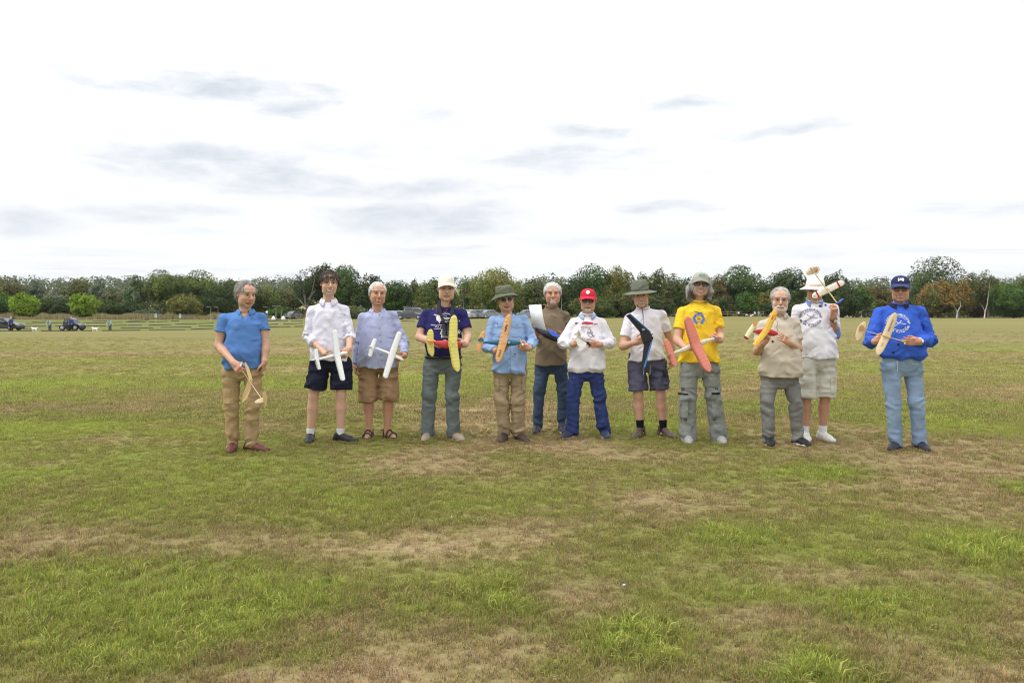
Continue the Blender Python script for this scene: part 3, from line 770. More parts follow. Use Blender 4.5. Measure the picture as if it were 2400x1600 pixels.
# ------------------------------------------------------------------ implicit surfaces (people, clothes, animals)
class Field:
    def __init__(s, lo, hi, h):
        s.lo = np.asarray(lo, np.float32); s.h = np.float32(h)
        s.n = np.maximum(np.ceil((np.asarray(hi) - s.lo) / h).astype(int) + 1, 4)
        s.ax = [s.lo[i] + np.arange(s.n[i], dtype=np.float32) * s.h for i in range(3)]
        s.f = np.full(tuple(s.n), 0.5, np.float32)

    def _reg(s, lo, hi):
        a = np.clip(np.floor((np.asarray(lo) - s.lo) / s.h).astype(int), 0, s.n)
        b = np.clip(np.ceil((np.asarray(hi) - s.lo) / s.h).astype(int) + 1, 0, s.n)
        sl = tuple(slice(x, y) for x, y in zip(a, b))
        X = s.ax[0][sl[0]][:, None, None]; Y = s.ax[1][sl[1]][None, :, None]; Z = s.ax[2][sl[2]][None, None, :]
        return sl, X, Y, Z

    def op(s, fn, lo, hi, k=.02, mode='add'):
        sl, X, Y, Z = s._reg(lo, hi)
        if s.f[sl].size == 0: return
        d = fn(X, Y, Z).astype(np.float32); a = s.f[sl]
        if mode == 'add':
            h = np.clip(.5 + .5 * (a - d) / k, 0, 1)
            s.f[sl] = a + (d - a) * h - k * h * (1 - h)
        else:
            h = np.clip(.5 - .5 * (a + d) / k, 0, 1)
            s.f[sl] = a + (-d - a) * h + k * h * (1 - h)

    def cone(s, a, b, ra, rb, k=.02, mode='add', cut=False, flat=1.0):
        a, b = np.asarray(a, float), np.asarray(b, float)
        m = max(ra, rb) + .05 + k
        ba = b - a; L2 = float(ba @ ba) + 1e-9; L = math.sqrt(L2)

        def fn(X, Y, Z):
            x, y, z = X - a[0], Y - a[1], Z - a[2]
            t = np.clip((x * ba[0] + y * ba[1] + z * ba[2]) / L2, 0, 1)
            d = np.sqrt((x - t * ba[0]) ** 2 + ((y - t * ba[1]) / flat) ** 2 + (z - t * ba[2]) ** 2) - (ra + t * (rb - ra))
            if cut: d = np.maximum(d, ((X - b[0]) * ba[0] + (Y - b[1]) * ba[1] + (Z - b[2]) * ba[2]) / L)
            return d
        s.op(fn, np.minimum(a, b) - m, np.maximum(a, b) + m, k, mode)

    def ell(s, c, r, R=None, k=.02, mode='add'):
        c, r = np.asarray(c, float), np.asarray(r, float)
        M = np.eye(3) if R is None else np.asarray(R).T
        m = max(r) + .04 + k

        def fn(X, Y, Z):
            x, y, z = X - c[0], Y - c[1], Z - c[2]
            q = [(M[i, 0] * x + M[i, 1] * y + M[i, 2] * z) / r[i] for i in range(3)]
            k0 = np.sqrt(q[0] ** 2 + q[1] ** 2 + q[2] ** 2); k1 = np.sqrt((q[0] / r[0]) ** 2 + (q[1] / r[1]) ** 2 + (q[2] / r[2]) ** 2) + 1e-6
            return k0 * (k0 - 1) / k1
        s.op(fn, c - m, c + m, k, mode)

    def box(s, c, hd, R=None, rnd=.005, k=.01, mode='add'):
        c, hd = np.asarray(c, float), np.asarray(hd, float)
        M = np.eye(3) if R is None else np.asarray(R).T
        m = np.linalg.norm(hd) + .03 + k

        def fn(X, Y, Z):
            x, y, z = X - c[0], Y - c[1], Z - c[2]
            q = [np.abs(M[i, 0] * x + M[i, 1] * y + M[i, 2] * z) - (hd[i] - rnd) for i in range(3)]
            o = np.sqrt(sum(np.maximum(v, 0) ** 2 for v in q))
            return o + np.minimum(np.maximum(q[0], np.maximum(q[1], q[2])), 0) - rnd
        s.op(fn, c - m, c + m, k, mode)

    def loft(s, sec, k=.02, yaw=0.0, e=2.4, mode='add'):
        """sec: rows (z, cx, cy, a, b) sorted by z"""
        sec = np.asarray(sorted(sec), float)
        cs, sn = math.cos(yaw), math.sin(yaw)
        mx = sec[:, 3:5].max() + .08

        def fn(X, Y, Z):
            z = Z[0, 0]
            cx, cy, a, b = (np.interp(z, sec[:, 0], sec[:, i])[None, None, :] for i in (1, 2, 3, 4))
            x, y = X - cx, Y - cy
            u, v = x * cs + y * sn, -x * sn + y * cs
            q = (np.abs(u / a) ** e + np.abs(v / b) ** e) ** (1 / e)
            d = (q - 1) * np.minimum(a, b) * .9
            zz = np.maximum(sec[0, 0] - z, z - sec[-1, 0])[None, None, :]
            return np.maximum(d, zz)
        lo = np.array([sec[:, 1].min() - mx, sec[:, 2].min() - mx, sec[0, 0] - .04]); hi = np.array([sec[:, 1].max() + mx, sec[:, 2].max() + mx, sec[-1, 0] + .04])
        s.op(fn, lo, hi, k, mode)

    def clip_below(s, z): s.f = np.maximum(s.f, (z - s.ax[2])[None, None, :])

    def displace(s, fn, band=.035):
        m = np.abs(s.f) < band
        i = np.nonzero(m)
        p = np.stack([s.ax[j][i[j]] for j in range(3)], 1)
        s.f[m] += fn(p).astype(np.float32)

    def mesh(s):
        """surface nets -> verts, quads"""
        f = s.f; n = s.n
        f[0], f[-1], f[:, 0], f[:, -1], f[:, :, 0], f[:, :, -1] = .1, .1, .1, .1, .1, .1
        neg = f < 0
        c = np.zeros(tuple(n - 1), np.uint8)
        for dx in (0, 1):
            for dy in (0, 1):
                for dz in (0, 1):
                    c += neg[dx:n[0] - 1 + dx, dy:n[1] - 1 + dy, dz:n[2] - 1 + dz]
        act = (c > 0) & (c < 8)
        ci = np.stack(np.nonzero(act), 1)
        idx = np.full(act.shape, -1, np.int32); idx[act] = np.arange(len(ci))
        acc = np.zeros((len(ci), 3), np.float32); cnt = np.zeros(len(ci), np.float32)
        cor = [np.array(o) for o in np.ndindex(2, 2, 2)]
        val = [f[tuple((ci + o).T)] for o in cor]
        for a in range(8):
            for b in range(a + 1, 8):
                if np.abs(cor[a] - cor[b]).sum() != 1: continue
                va, vb = val[a], val[b]
                m = (va < 0) != (vb < 0)
                t = np.where(m, va / np.where(m, va - vb, 1), 0)
                acc[m] += (cor[a] + t[:, None] * (cor[b] - cor[a]))[m]; cnt[m] += 1
        V = s.lo + (ci + acc / cnt[:, None]) * s.h
        Q = []
        for ax in range(3):
            o = [x for x in range(3) if x != ax]
            sl0 = [slice(None)] * 3; sl1 = [slice(None)] * 3
            sl0[ax] = slice(0, -1); sl1[ax] = slice(1, None)
            A, B = neg[tuple(sl0)], neg[tuple(sl1)]
            e = np.stack(np.nonzero(A != B), 1)
            e = e[(e[:, o[0]] > 0) & (e[:, o[1]] > 0) & (e[:, o[0]] < n[o[0]] - 1) & (e[:, o[1]] < n[o[1]] - 1)]
            fl = A[tuple(e.T)]
            d0 = np.zeros(3, int); d0[o[0]] = 1; d1 = np.zeros(3, int); d1[o[1]] = 1
            q = np.stack([idx[tuple((e - d0 - d1).T)], idx[tuple((e - d1).T)], idx[tuple(e.T)], idx[tuple((e - d0).T)]], 1)
            if ax == 1: fl = ~fl
            q = np.where(fl[:, None], q, q[:, ::-1])
            Q.append(q)
        return V, np.concatenate(Q)


def rot3(yaw=0, pitch=0, roll=0):
    """columns: right, back(+y), up of a head that looks to -y. yaw > 0 turns to +x, pitch > 0 looks down, roll > 0 tips to +x"""
    return np.array(Matrix.Rotation(math.radians(yaw), 3, 'Z') @ Matrix.Rotation(math.radians(roll), 3, 'Y') @ Matrix.Rotation(math.radians(pitch), 3, 'X'))


SKIN = mat('skin', (.5, .3, .2), rough=.5, attr=True, noise=.07, nscale=60, bump=.12, bscale=120, spec=.35, bdist=.004)
HAIRM = mat('hair_strands', (.4, .4, .4), rough=.55, attr=True, spec=.3)


def smooth01(x, a, b):
    t = np.clip((x - a) / (b - a), 0, 1); return t * t * (3 - 2 * t)


def head_sdf(S, c, R, s, nb, neck_r):
    """mesh of head and neck with colours; c head centre, s scale, nb neck base"""
    G = Field(np.minimum(c, nb) - [.15, .17, .05], c + np.array([.15, .17, .17]), .005)
    P = lambda x, f, u: c + R @ (np.array([x, -f, u]) * s)
    E = lambda x, f, u, r, k=.02, mode='add': G.ell(P(x, f, u), np.array(r) * s, R, k * s, mode)
    jw = S.get('jaw', 1.0)
    E(0, -.016, .032, (.078, .094, .084))
    E(0, .022, -.034, (.068 * jw, .070, .082), .03)
    E(0, .043, .045, (.066, .052, .055), .03)
    E(0, .060, -.100, (.025 * jw, .024, .017), .02)
    for sx in (-1, 1):
        E(sx * .043, .050, -.028, (.028, .032, .028), .02)                        # cheek
        E(sx * .030, .086, .036, (.024, .014, .0085), .014)                       # brow
        E(sx * .031, .107, .012, (.016, .017, .0105), .012, 'sub')                # eye socket
        E(sx * .031, .0805, .011, (.0135, .0125, .0095), .004)                    # eyeball and lids
        E(sx * .011, .100, -.034, (.0085, .011, .007), .006)                      # nostril wing
        E(sx * .050, .028, -.070, (.020 * jw, .032, .032), .03)                     # jaw corner
        a = P(sx * .080, -.008, .000)
        G.ell(a, np.array((.010, .019, .032)) * s, R @ rot3(sx * 22, 0, sx * 8), .006)
        G.ell(P(sx * .091, .002, .004), np.array((.006, .009, .018)) * s, R, .005, 'sub')
    G.cone(P(0, .088, .022), P(0, .117, -.024), .0065 * s, .0125 * s, .010)
    E(0, .112, -.030, (.0125, .0115, .0105), .006)
    sm = S.get('smile', .5)
    for sx in (-1, 1):
        G.cone(P(sx * .004, .0985, -.0635), P(sx * .029, .086, -.068 + .007 * sm), .0052 * s, .004 * s, .005)
        G.cone(P(sx * .002, .096, -.0785), P(sx * .025, .086, -.0745 + .006 * sm), .0062 * s, .004 * s, .005)
    for t in np.linspace(-1, 1, 9):
        E(t * .030, .1015 - .012 * t * t, -.0705 + .007 * sm * t * t, (.006, .008, .0022 + .0034 * S.get('teeth', 0)), .003, 'sub')
    G.cone(P(0, -.02, -.04), nb, neck_r * .97, neck_r, .03)
    G.cone(P(0, .02, -.085), nb + np.array([0, -.035, 0]), neck_r * .55, neck_r * .6, .03)
    for sx in (-1, 1):
        G.cone(P(sx * .020, .098, -.028), P(sx * .041, .078, -.066), .0042 * s, .0055 * s, .006, 'sub')
        G.cone(P(sx * .020, .094, -.002), P(sx * .042, .080, -.003), .0022 * s, .0022 * s, .005, 'sub')
    for q in (.060, .072): G.cone(P(-.032, .090, q), P(.032, .090, q), .0016 * s, .0016 * s, .004, 'sub')
    if S.get('beard') == 'full':
        E(0, .048, -.088, (.060, .058, .042), .015)
        E(0, .093, -.054, (.032, .013, .008), .008)
    elif S.get('beard') == 'goatee':
        E(0, .080, -.090, (.026, .020, .018), .010)
    V, Q = G.mesh()
    L = (V - c) @ R / s; x, f, u = L[:, 0], -L[:, 1], L[:, 2]
    tone = np.array(S['skin']); C = np.tile(tone, (len(V), 1))

    def mixc(mask, col):
        C[:] = C * (1 - mask[:, None]) + np.array(col) * mask[:, None]
    front = smooth01(f, .02, .07)
    red = np.exp(-((np.abs(x) - .042) / .02) ** 2 - ((u + .025) / .025) ** 2) * .6 + np.exp(-(x / .014) ** 2 - ((u + .028) / .016) ** 2) * .6
    mixc(np.clip(red, 0, .75) * front, tone * np.array([1.06, .86, .80]))
    mixc(smooth01(np.abs(x), .070, .078) * .5 * smooth01(-np.abs(u), -.04, -.02), tone * np.array([1.1, .8, .72]))
    zc = -.0705 + .0065 * sm * (x / .028) ** 2
    w = np.sqrt(np.clip(1 - (x / .039) ** 2, 0, 1))
    soft = lambda h, e=.004: smooth01(h - np.abs(u - zc), -e / 2, e / 2) * (f > .05) * smooth01(-np.abs(x), -.037, -.032)
    mixc(soft(.0135 * w) * .85, tone * np.array([.84, .48, .46]))
    if S.get('teeth', 0) > 0:
        mixc(soft(.0092 * w * (.4 + .6 * S['teeth']) * (np.abs(x) < .034)) * .9, (.10, .04, .035))
        mixc(smooth01(.0060 * w * (.4 + .6 * S['teeth']) - np.abs(u - zc - .0012), -.0015, .0015) * (np.abs(x) < .027) * (f > .05), (.80, .76, .70))
    else: mixc(soft(.0034 * (np.abs(x) < .033)), (.12, .045, .04))
    if S.get('beard'):
        bc = np.array(S.get('beard_col', (.62, .6, .57)))
        jaw = smooth01(-u, .056, .070) * (f > -.02)
        if S['beard'] == 'full':
            m = np.maximum(jaw * smooth01(u, -.14, -.125), ((np.abs(x) < .034) & (np.abs(u + .053) < .010) & (f > .06)).astype(float))
            m = np.maximum(m, smooth01(np.abs(x), .052, .060) * smooth01(-u, -.005, .02) * (f > -.005) * (u > -.13))
        else:
            m = ((np.abs(x) < .030) & (u < -.084) & (u > -.122) & (f > .03)).astype(float)
            if S['beard'] == 'goatee': m = np.maximum(m, ((np.abs(x) < .032) & (np.abs(u + .054) < .006) & (f > .07)) * .5)
        m = m * (np.abs(u - zc) > .008 * w) * .88
        mixc(m * (.6 + .4 * vnoise(V * 300)), bc)
    if S.get('stubble'): mixc(smooth01(-u, .04, .06) * front * S['stubble'], tone * .72)
    bw = S.get('brow', (.2, .15, .1))
    if S.get('eyes', True):
        bm = 1.15 * np.exp(-((u - .0385 + .10 * (np.abs(x) - .032) ** 2 / .03) / .0060) ** 2) * smooth01(np.abs(x), .008, .016) * smooth01(-np.abs(x), -.056, -.046) * (f > .05)
        mixc(np.clip(bm * .85, 0, 1), bw)
        ex, eu = (np.abs(x) - .031) / .0170, (u - .0105) / .0064
        e = (ex ** 2 + eu ** 2 < 1) & (f > .05)
        mixc(e.astype(float), (.30, .24, .21))
        mixc(((ex ** 2 * 3.5 + eu ** 2 < 1.3) & (f > .05)).astype(float), (.035, .025, .02))
        mixc((np.exp(-((u - .0155) / .0022) ** 2) * (np.abs(ex) < 1.05) * (f > .05)) * .8, (.07, .04, .03))
        mixc(np.exp(-((u - .001) / .005) ** 2) * (np.abs(ex) < 1.1) * (f > .05) * .25, tone * np.array([.8, .6, .6]))
    return V, Q, np.clip(C, 0, 1)


def hand_sdf(wr, d, nrm, side, curl, tone, thumb=.5, spread=.1, s=1.0, el=None):
    """hand from the wrist wr along d, palm facing nrm, thumb towards side*cross"""
    d = d / np.linalg.norm(d); nrm = nrm - d * (nrm @ d); nrm /= np.linalg.norm(nrm) + 1e-9
    t = np.cross(d, nrm) * side                                   # thumb side
    G = Field(wr - .17, wr + .17, .0046)
    P = lambda a, b, c_: wr + (d * a + t * b + nrm * c_) * s
    R = np.stack([t, nrm, d], 1)
    if el is None: G.cone(wr - d * .05, P(.02, 0, 0), .029 * s, .027 * s, .01)
    else:
        fd = (el - wr) / np.linalg.norm(el - wr)
        G.cone(wr + fd * .07, wr, .0335, .0287, .01); G.cone(wr, P(.03, 0, 0), .0287, .026 * s, .02)
    G.box(P(.052, .002, 0), np.array((.040, .0135, .046)) * s, R, .012 * s, .014)
    fl = (.072, .081, .075, .058); fo = (.0285, .0095, -.0095, -.0275)
    for i in range(4):
        p = P(.088 - .006 * abs(i - 1.2), fo[i], .002); ang = curl * .55 + .05; sp = (1.5 - i) * spread * .25
        L = fl[i] * s
        for j, q in enumerate((.46, .31, .25)):
            dv = d * math.cos(ang) + nrm * math.sin(ang) + t * sp
            dv /= np.linalg.norm(dv)
            e = p + dv * L * q
            G.cone(p, e, (.0092 - .0008 * j) * s, (.0086 - .0010 * j) * s, .003)
            p = e; ang += curl * (.95 if j == 0 else .75)
    p = P(.022, .026, .006); dv = d * .62 + t * (.75 - .45 * thumb) + nrm * (.25 + .55 * thumb); dv /= np.linalg.norm(dv)
    e = p + dv * .046 * s; G.cone(p, e, .0145 * s, .0105 * s, .008)
    dv2 = d * .8 + t * (.35 - .5 * thumb) + nrm * (.2 + .4 * thumb); dv2 /= np.linalg.norm(dv2)
    G.cone(e, e + dv2 * .032 * s, .0105 * s, .0085 * s, .004)
    V, Q = G.mesh()
    q = smooth01((V - wr) @ d, .0, .06)[:, None]
    C = np.array(tone) * (np.array([.98, .93, .9]) * (1 - q) + np.array([1.0, .86, .82]) * q)
    return V, Q, C


def join(parts):
    V, Q, C, n = [], [], [], 0
    for v, q, c in parts:
        V.append(v); Q.append(q + n); C.append(c); n += len(v)
    return np.concatenate(V), np.concatenate(Q), np.concatenate(C)


def hair_mesh(S, c, R, s, rng):
    """shell of hair plus loose strands; S['hair'] = dict(col, line, thick, len, n, kind)"""
    H = S['hair']; th = H.get('thick', .014); line = H.get('line', .055)
    G = Field(c - [.16, .18, .19], c + np.array([.16, .18, .17]), .007)
    P = lambda x, f, u: c + R @ (np.array([x, -f, u]) * s)
    E = lambda x, f, u, r, k=.02, mode='add': G.ell(P(x, f, u), np.array(r) * s, R, k * s, mode)
    E(0, -.018, .034, (.078 + th, .093 + th, .083 + th))
    E(0, -.055, -.02, (.066 + th * .6, .05 + th, .065), .02)
    # face opening: forehead, temples, ears
    E(0, .10, -.035, (.074, .105, line + .035 + .0), .008, 'sub')
    E(0, .125, line - .03, (.060, .075, .055), .012, 'sub')
    if H.get('fringe'):
        for q, fz in ((-.030, .048), (.0, .040), (.026, .050)): E(q, .080, fz + .016, (.020, .020, .026), .01)
    for sx in (-1, 1):
        E(sx * .085, .012, -.045, (.035, .034, .058), .01, 'sub')
        if not H.get('long'): E(sx * .082, .055, -.030, (.05, .058, .062), .01, 'sub')
    if H.get('recede'):
        for sx in (-1, 1): E(sx * .036, .085, line + .01, (.032, .05, .045), .012, 'sub')
    if H.get('bald'): E(0, .03, .11, (.046, .085, .045), .015, 'sub')
    if H.get('long'):
        for sx, dx, ln in ((-1, H['long'][0], H['long'][2]), (1, H['long'][1], H['long'][2])):
            a = P(sx * .082, -.01, .035); b = P(sx * .092 + dx * .6, .00, -.05); e = P(sx * .085 + dx, .01, -ln)
            G.cone(a, b, .026 * s, .034 * s, .02); G.cone(b, e, .034 * s, .020 * s, .02)
        G.cone(P(0, -.08, .02), P(0, -.07, -ln * .9), .06 * s, .05 * s, .03)
    amp = H.get('amp', .006)
    G.displace(lambda p: amp * 2 * (vnoise(p * np.array([70, 70, 45]) + 3) - .5) + amp * 1.5 * (vnoise(p * 28) - .5))
    G.f[:, :, :] = np.where(np.isfinite(G.f), G.f, .5)
    V, Q = G.mesh()
    if len(V) == 0: return None
    col = np.array(H['col']); C = col * (.45 + .85 * vnoise(V * np.array([110, 110, 40])))[:, None]
    if H.get('cap'):
        cut = ((V - c) @ R / s)[:, 2] > .058
        Q = Q[~cut[Q].any(1)]
    # strands
    n = int(H.get('n', 900) * 1.5); L = H.get('len', .03)
    ol = (V - c) @ R / s
    okv = np.nonzero((((ol[:, 0] / (.078 + th)) ** 2 + ((ol[:, 1] - .018) / (.093 + th)) ** 2 + ((ol[:, 2] - .034) / (.083 + th)) ** 2) > .88))[0]
    if H.get('cap'): okv = okv[ol[okv, 2] < .045]
    if len(okv) < 10: okv = np.arange(len(V))
    fc = V[okv[rng.integers(len(okv), size=n)]]
    out = (fc - c); out /= np.linalg.norm(out, axis=1)[:, None]
    lo = (out @ R); keep = np.ones(n, bool)
    comb = np.array(H.get('comb', (0, .5, -.5)))                  # local (right, back, up)
    dirv = (R @ comb) + rng.normal(0, H.get('mess', .35) * .9, (n, 3)) + out * (R @ np.array([0, 0, .0]))
    dirv = dirv - out * (dirv * out).sum(1)[:, None]
    dirv /= np.linalg.norm(dirv, axis=1)[:, None] + 1e-9
    dirv = dirv + out * H.get('puff', .5) * rng.uniform(.1, .75, (n, 1))
    dirv /= np.linalg.norm(dirv, axis=1)[:, None]
    ln = L * rng.uniform(.5, 1.3, n)[:, None]
    p0 = fc - out * .003; p1 = p0 + dirv * ln * .55 + out * .002; p2 = p1 + (dirv - out * .3 + np.array([0, 0, -.15])) * ln * .45
    sd = np.cross(dirv, out); sd /= np.linalg.norm(sd, axis=1)[:, None] + 1e-9; sd *= .0013
    SV = np.stack([p0 - sd, p0 + sd, p1 + sd, p1 - sd, p2 + sd * .3, p2 - sd * .3], 1).reshape(-1, 3)
    b = np.arange(n)[:, None] * 6
    SQ = np.concatenate([b + [0, 1, 2, 3], b + [3, 2, 4, 5]])
    SC = np.repeat(col * rng.uniform(.5, 1.5, (n, 1)), 6, 0)
    return join([(V, Q, C), (SV, SQ, SC)])


def ridge(p, sc, seed):
    n = vnoise(p * np.asarray(sc, np.float32) + seed)
    return 1 - np.abs(2 * n - 1) * 2                              # -1 .. 1, sharp crests


def project(bvh, org, pts, off):
    """push 2-D points (x, z) onto the front of a garment; returns 3-D points"""
    out = []
    for x, z in pts:
        h = bvh.ray_cast(Vector((x, -1.2, z)), Vector((0, 1, 0)))
        y = h[0][1] if h[0] is not None else np.nan
        out.append((x, y - off, z))
    out = np.array(out)
    bad = np.isnan(out[:, 1])
    if bad.all(): out[:, 1] = -.15
    elif bad.any(): out[bad, 1] = np.nanmax(out[:, 1])
    return out


def patch_on(bvh, poly_grid, thick, name, m, parent):
    """a thin pad whose outline is a grid of (x, z) points, laid on a garment"""
    g = np.asarray(poly_grid, float); nu, nv = g.shape[:2]
    top = project(bvh, None, g.reshape(-1, 2), thick); bot = project(bvh, None, g.reshape(-1, 2), -.012)
    V = np.concatenate([top, bot]); n = nu * nv; F = []
    for i in range(nu - 1):
        for j in range(nv - 1):
            a = i * nv + j; F.append((a, a + 1, a + nv + 1, a + nv))
    rim = [j for j in range(nv)] + [i * nv + nv - 1 for i in range(1, nu)] + [(nu - 1) * nv + j for j in range(nv - 2, -1, -1)] + [i * nv for i in range(nu - 2, 0, -1)]
    for a, b in zip(rim, rim[1:] + rim[:1]): F.append((a, a + n, b + n, b))
    return make_mesh(name, V, F, m, parent, False)


def quad_grid(p00, p10, p11, p01, nu=5, nv=5):
    u = np.linspace(0, 1, nu)[:, None, None]; v = np.linspace(0, 1, nv)[None, :, None]
    p00, p10, p11, p01 = (np.asarray(p, float) for p in (p00, p10, p11, p01))
    return (p00 * (1 - u) + p10 * u) * (1 - v) + (p01 * (1 - u) + p11 * u) * v


def text_tris(body, size, bold=0.0, shear=0.0):
    cu = bpy.data.curves.new('lettering', 'FONT'); cu.body = body; cu.size = size; cu.align_x = 'CENTER'; cu.align_y = 'CENTER'; cu.offset = bold; cu.shear = shear; cu.resolution_u = 2
    o = bpy.data.objects.new('lettering', cu); scene.collection.objects.link(o)
    dg = bpy.context.evaluated_depsgraph_get()
    me = o.evaluated_get(dg).to_mesh(); me.calc_loop_triangles()
    V = np.array([v.co[:] for v in me.vertices]).reshape(-1, 3); F = [tuple(t.vertices) for t in me.loop_triangles]
    o.to_mesh_clear(); bpy.data.objects.remove(o); bpy.data.curves.remove(cu)
    return V[:, :2], F


def ring_text(body, radius, size, a0, a1, bold, inward=False):
    """letters set round a circle, from angle a0 to a1 (degrees, 0 = top, clockwise)"""
    V, F, n = [], [], 0
    for i, ch in enumerate(body):
        if ch == ' ': continue
        a = math.radians(a0 + (a1 - a0) * i / max(len(body) - 1, 1))
        v, f = text_tris(ch, size, bold)
        if len(v) == 0: continue
        if inward: v = -v
        c, s = math.cos(-a), math.sin(-a)
        v = np.stack([v[:, 0] * c - v[:, 1] * s, v[:, 0] * s + v[:, 1] * c], 1) + radius * np.array([math.sin(a), math.cos(a)])
        V.append(v); F += [tuple(q + n for q in t) for t in f]; n += len(v)
    return np.concatenate(V), F


def stroke(pts, w):
    pts = np.asarray(pts, float); t = np.gradient(pts, axis=0); t /= np.linalg.norm(t, axis=1)[:, None] + 1e-9
    nr = np.stack([-t[:, 1], t[:, 0]], 1) * w / 2
    V = np.concatenate([pts + nr, pts - nr]); n = len(pts)
    return V, [(i, i + 1, n + i + 1, n + i) for i in range(n - 1)]


def fan(pts):
    pts = np.asarray(pts, float); c = pts.mean(0); n = len(pts)
    return np.concatenate([pts, [c]]), [(i, (i + 1) % n, n) for i in range(n)]


def ellipse2(cx, cz, a, b, n=20, rot=0, t0=0, t1=2 * math.pi):
    t = np.linspace(t0, t1, n, endpoint=abs(t1 - t0 - 2 * math.pi) > 1e-6)
    x, z = a * np.cos(t), b * np.sin(t)
    return np.stack([cx + x * math.cos(rot) - z * math.sin(rot), cz + x * math.sin(rot) + z * math.cos(rot)], 1)


def print_on(bvh, shapes, name, m, parent, off=.004):
    V, F, n = [], [], 0
    for v, f in shapes:
        V.append(v); F += [tuple(int(q) + n for q in t) for t in f]; n += len(v)
    return make_mesh(name, project(bvh, None, np.concatenate(V), off), F, m, parent, False)


def collar(nb, r, m, parent, stand=.03, fall=.045, tip=.035, gap=25, name='collar', tilt=.45, yaw=0, wide=1.0, back=.01):
    """folded shirt collar round the neck base nb"""
    th = np.radians(np.linspace(gap, 360 - gap, 33)) + math.radians(yaw)
    dirs = np.stack([np.sin(th), -np.cos(th), 0 * th], 1)
    fr = (np.cos(th - math.radians(yaw)) + 1) / 2                 # 1 at the front
    k = np.clip(fr, 0, 1) ** 6
    c = nb + np.array([0, back, 0])
    z_top = stand * (1 - .9 * fr)
    low = c + dirs * (r + .004)+ np.stack([0 * th, 0 * th, z_top - .05], 1)
    top = c + dirs * (r + .006) + np.stack([0 * th, 0 * th, z_top], 1)
    mid = c + dirs * (r + .022) + np.stack([0 * th, 0 * th, z_top - fall * .25], 1)
    out = c + dirs * ((r + .036) * wide + tip * .55 * k)[:, None] + np.stack([0 * th, -.012 * k, z_top - fall * .8 - tip * k], 1)
    ou2 = out + dirs * (-.006) + np.array([0, 0, -.002])
    rows = [low, top + dirs * .0, top + dirs * .006, mid, out, ou2]
    n = len(th); V = np.concatenate(rows)
    F = [(i * n + j, i * n + j + 1, (i + 1) * n + j + 1, (i + 1) * n + j) for i in range(len(rows) - 1) for j in range(n - 1)]
    return make_mesh(name, V, F, m, parent, True)


def lin(r, g, b, k=.92):
    f = lambda c: ((c / 255 + .055) / 1.055) ** 2.4 if c > 10 else c / 255 / 12.92
    v = [f(c) for c in (r, g, b)]; m = sum(v) / 3
    return tuple(k * (.93 * c + .05 * m + .012) for c in v)  # greyed and lifted: veiling glare mixed into the base colours


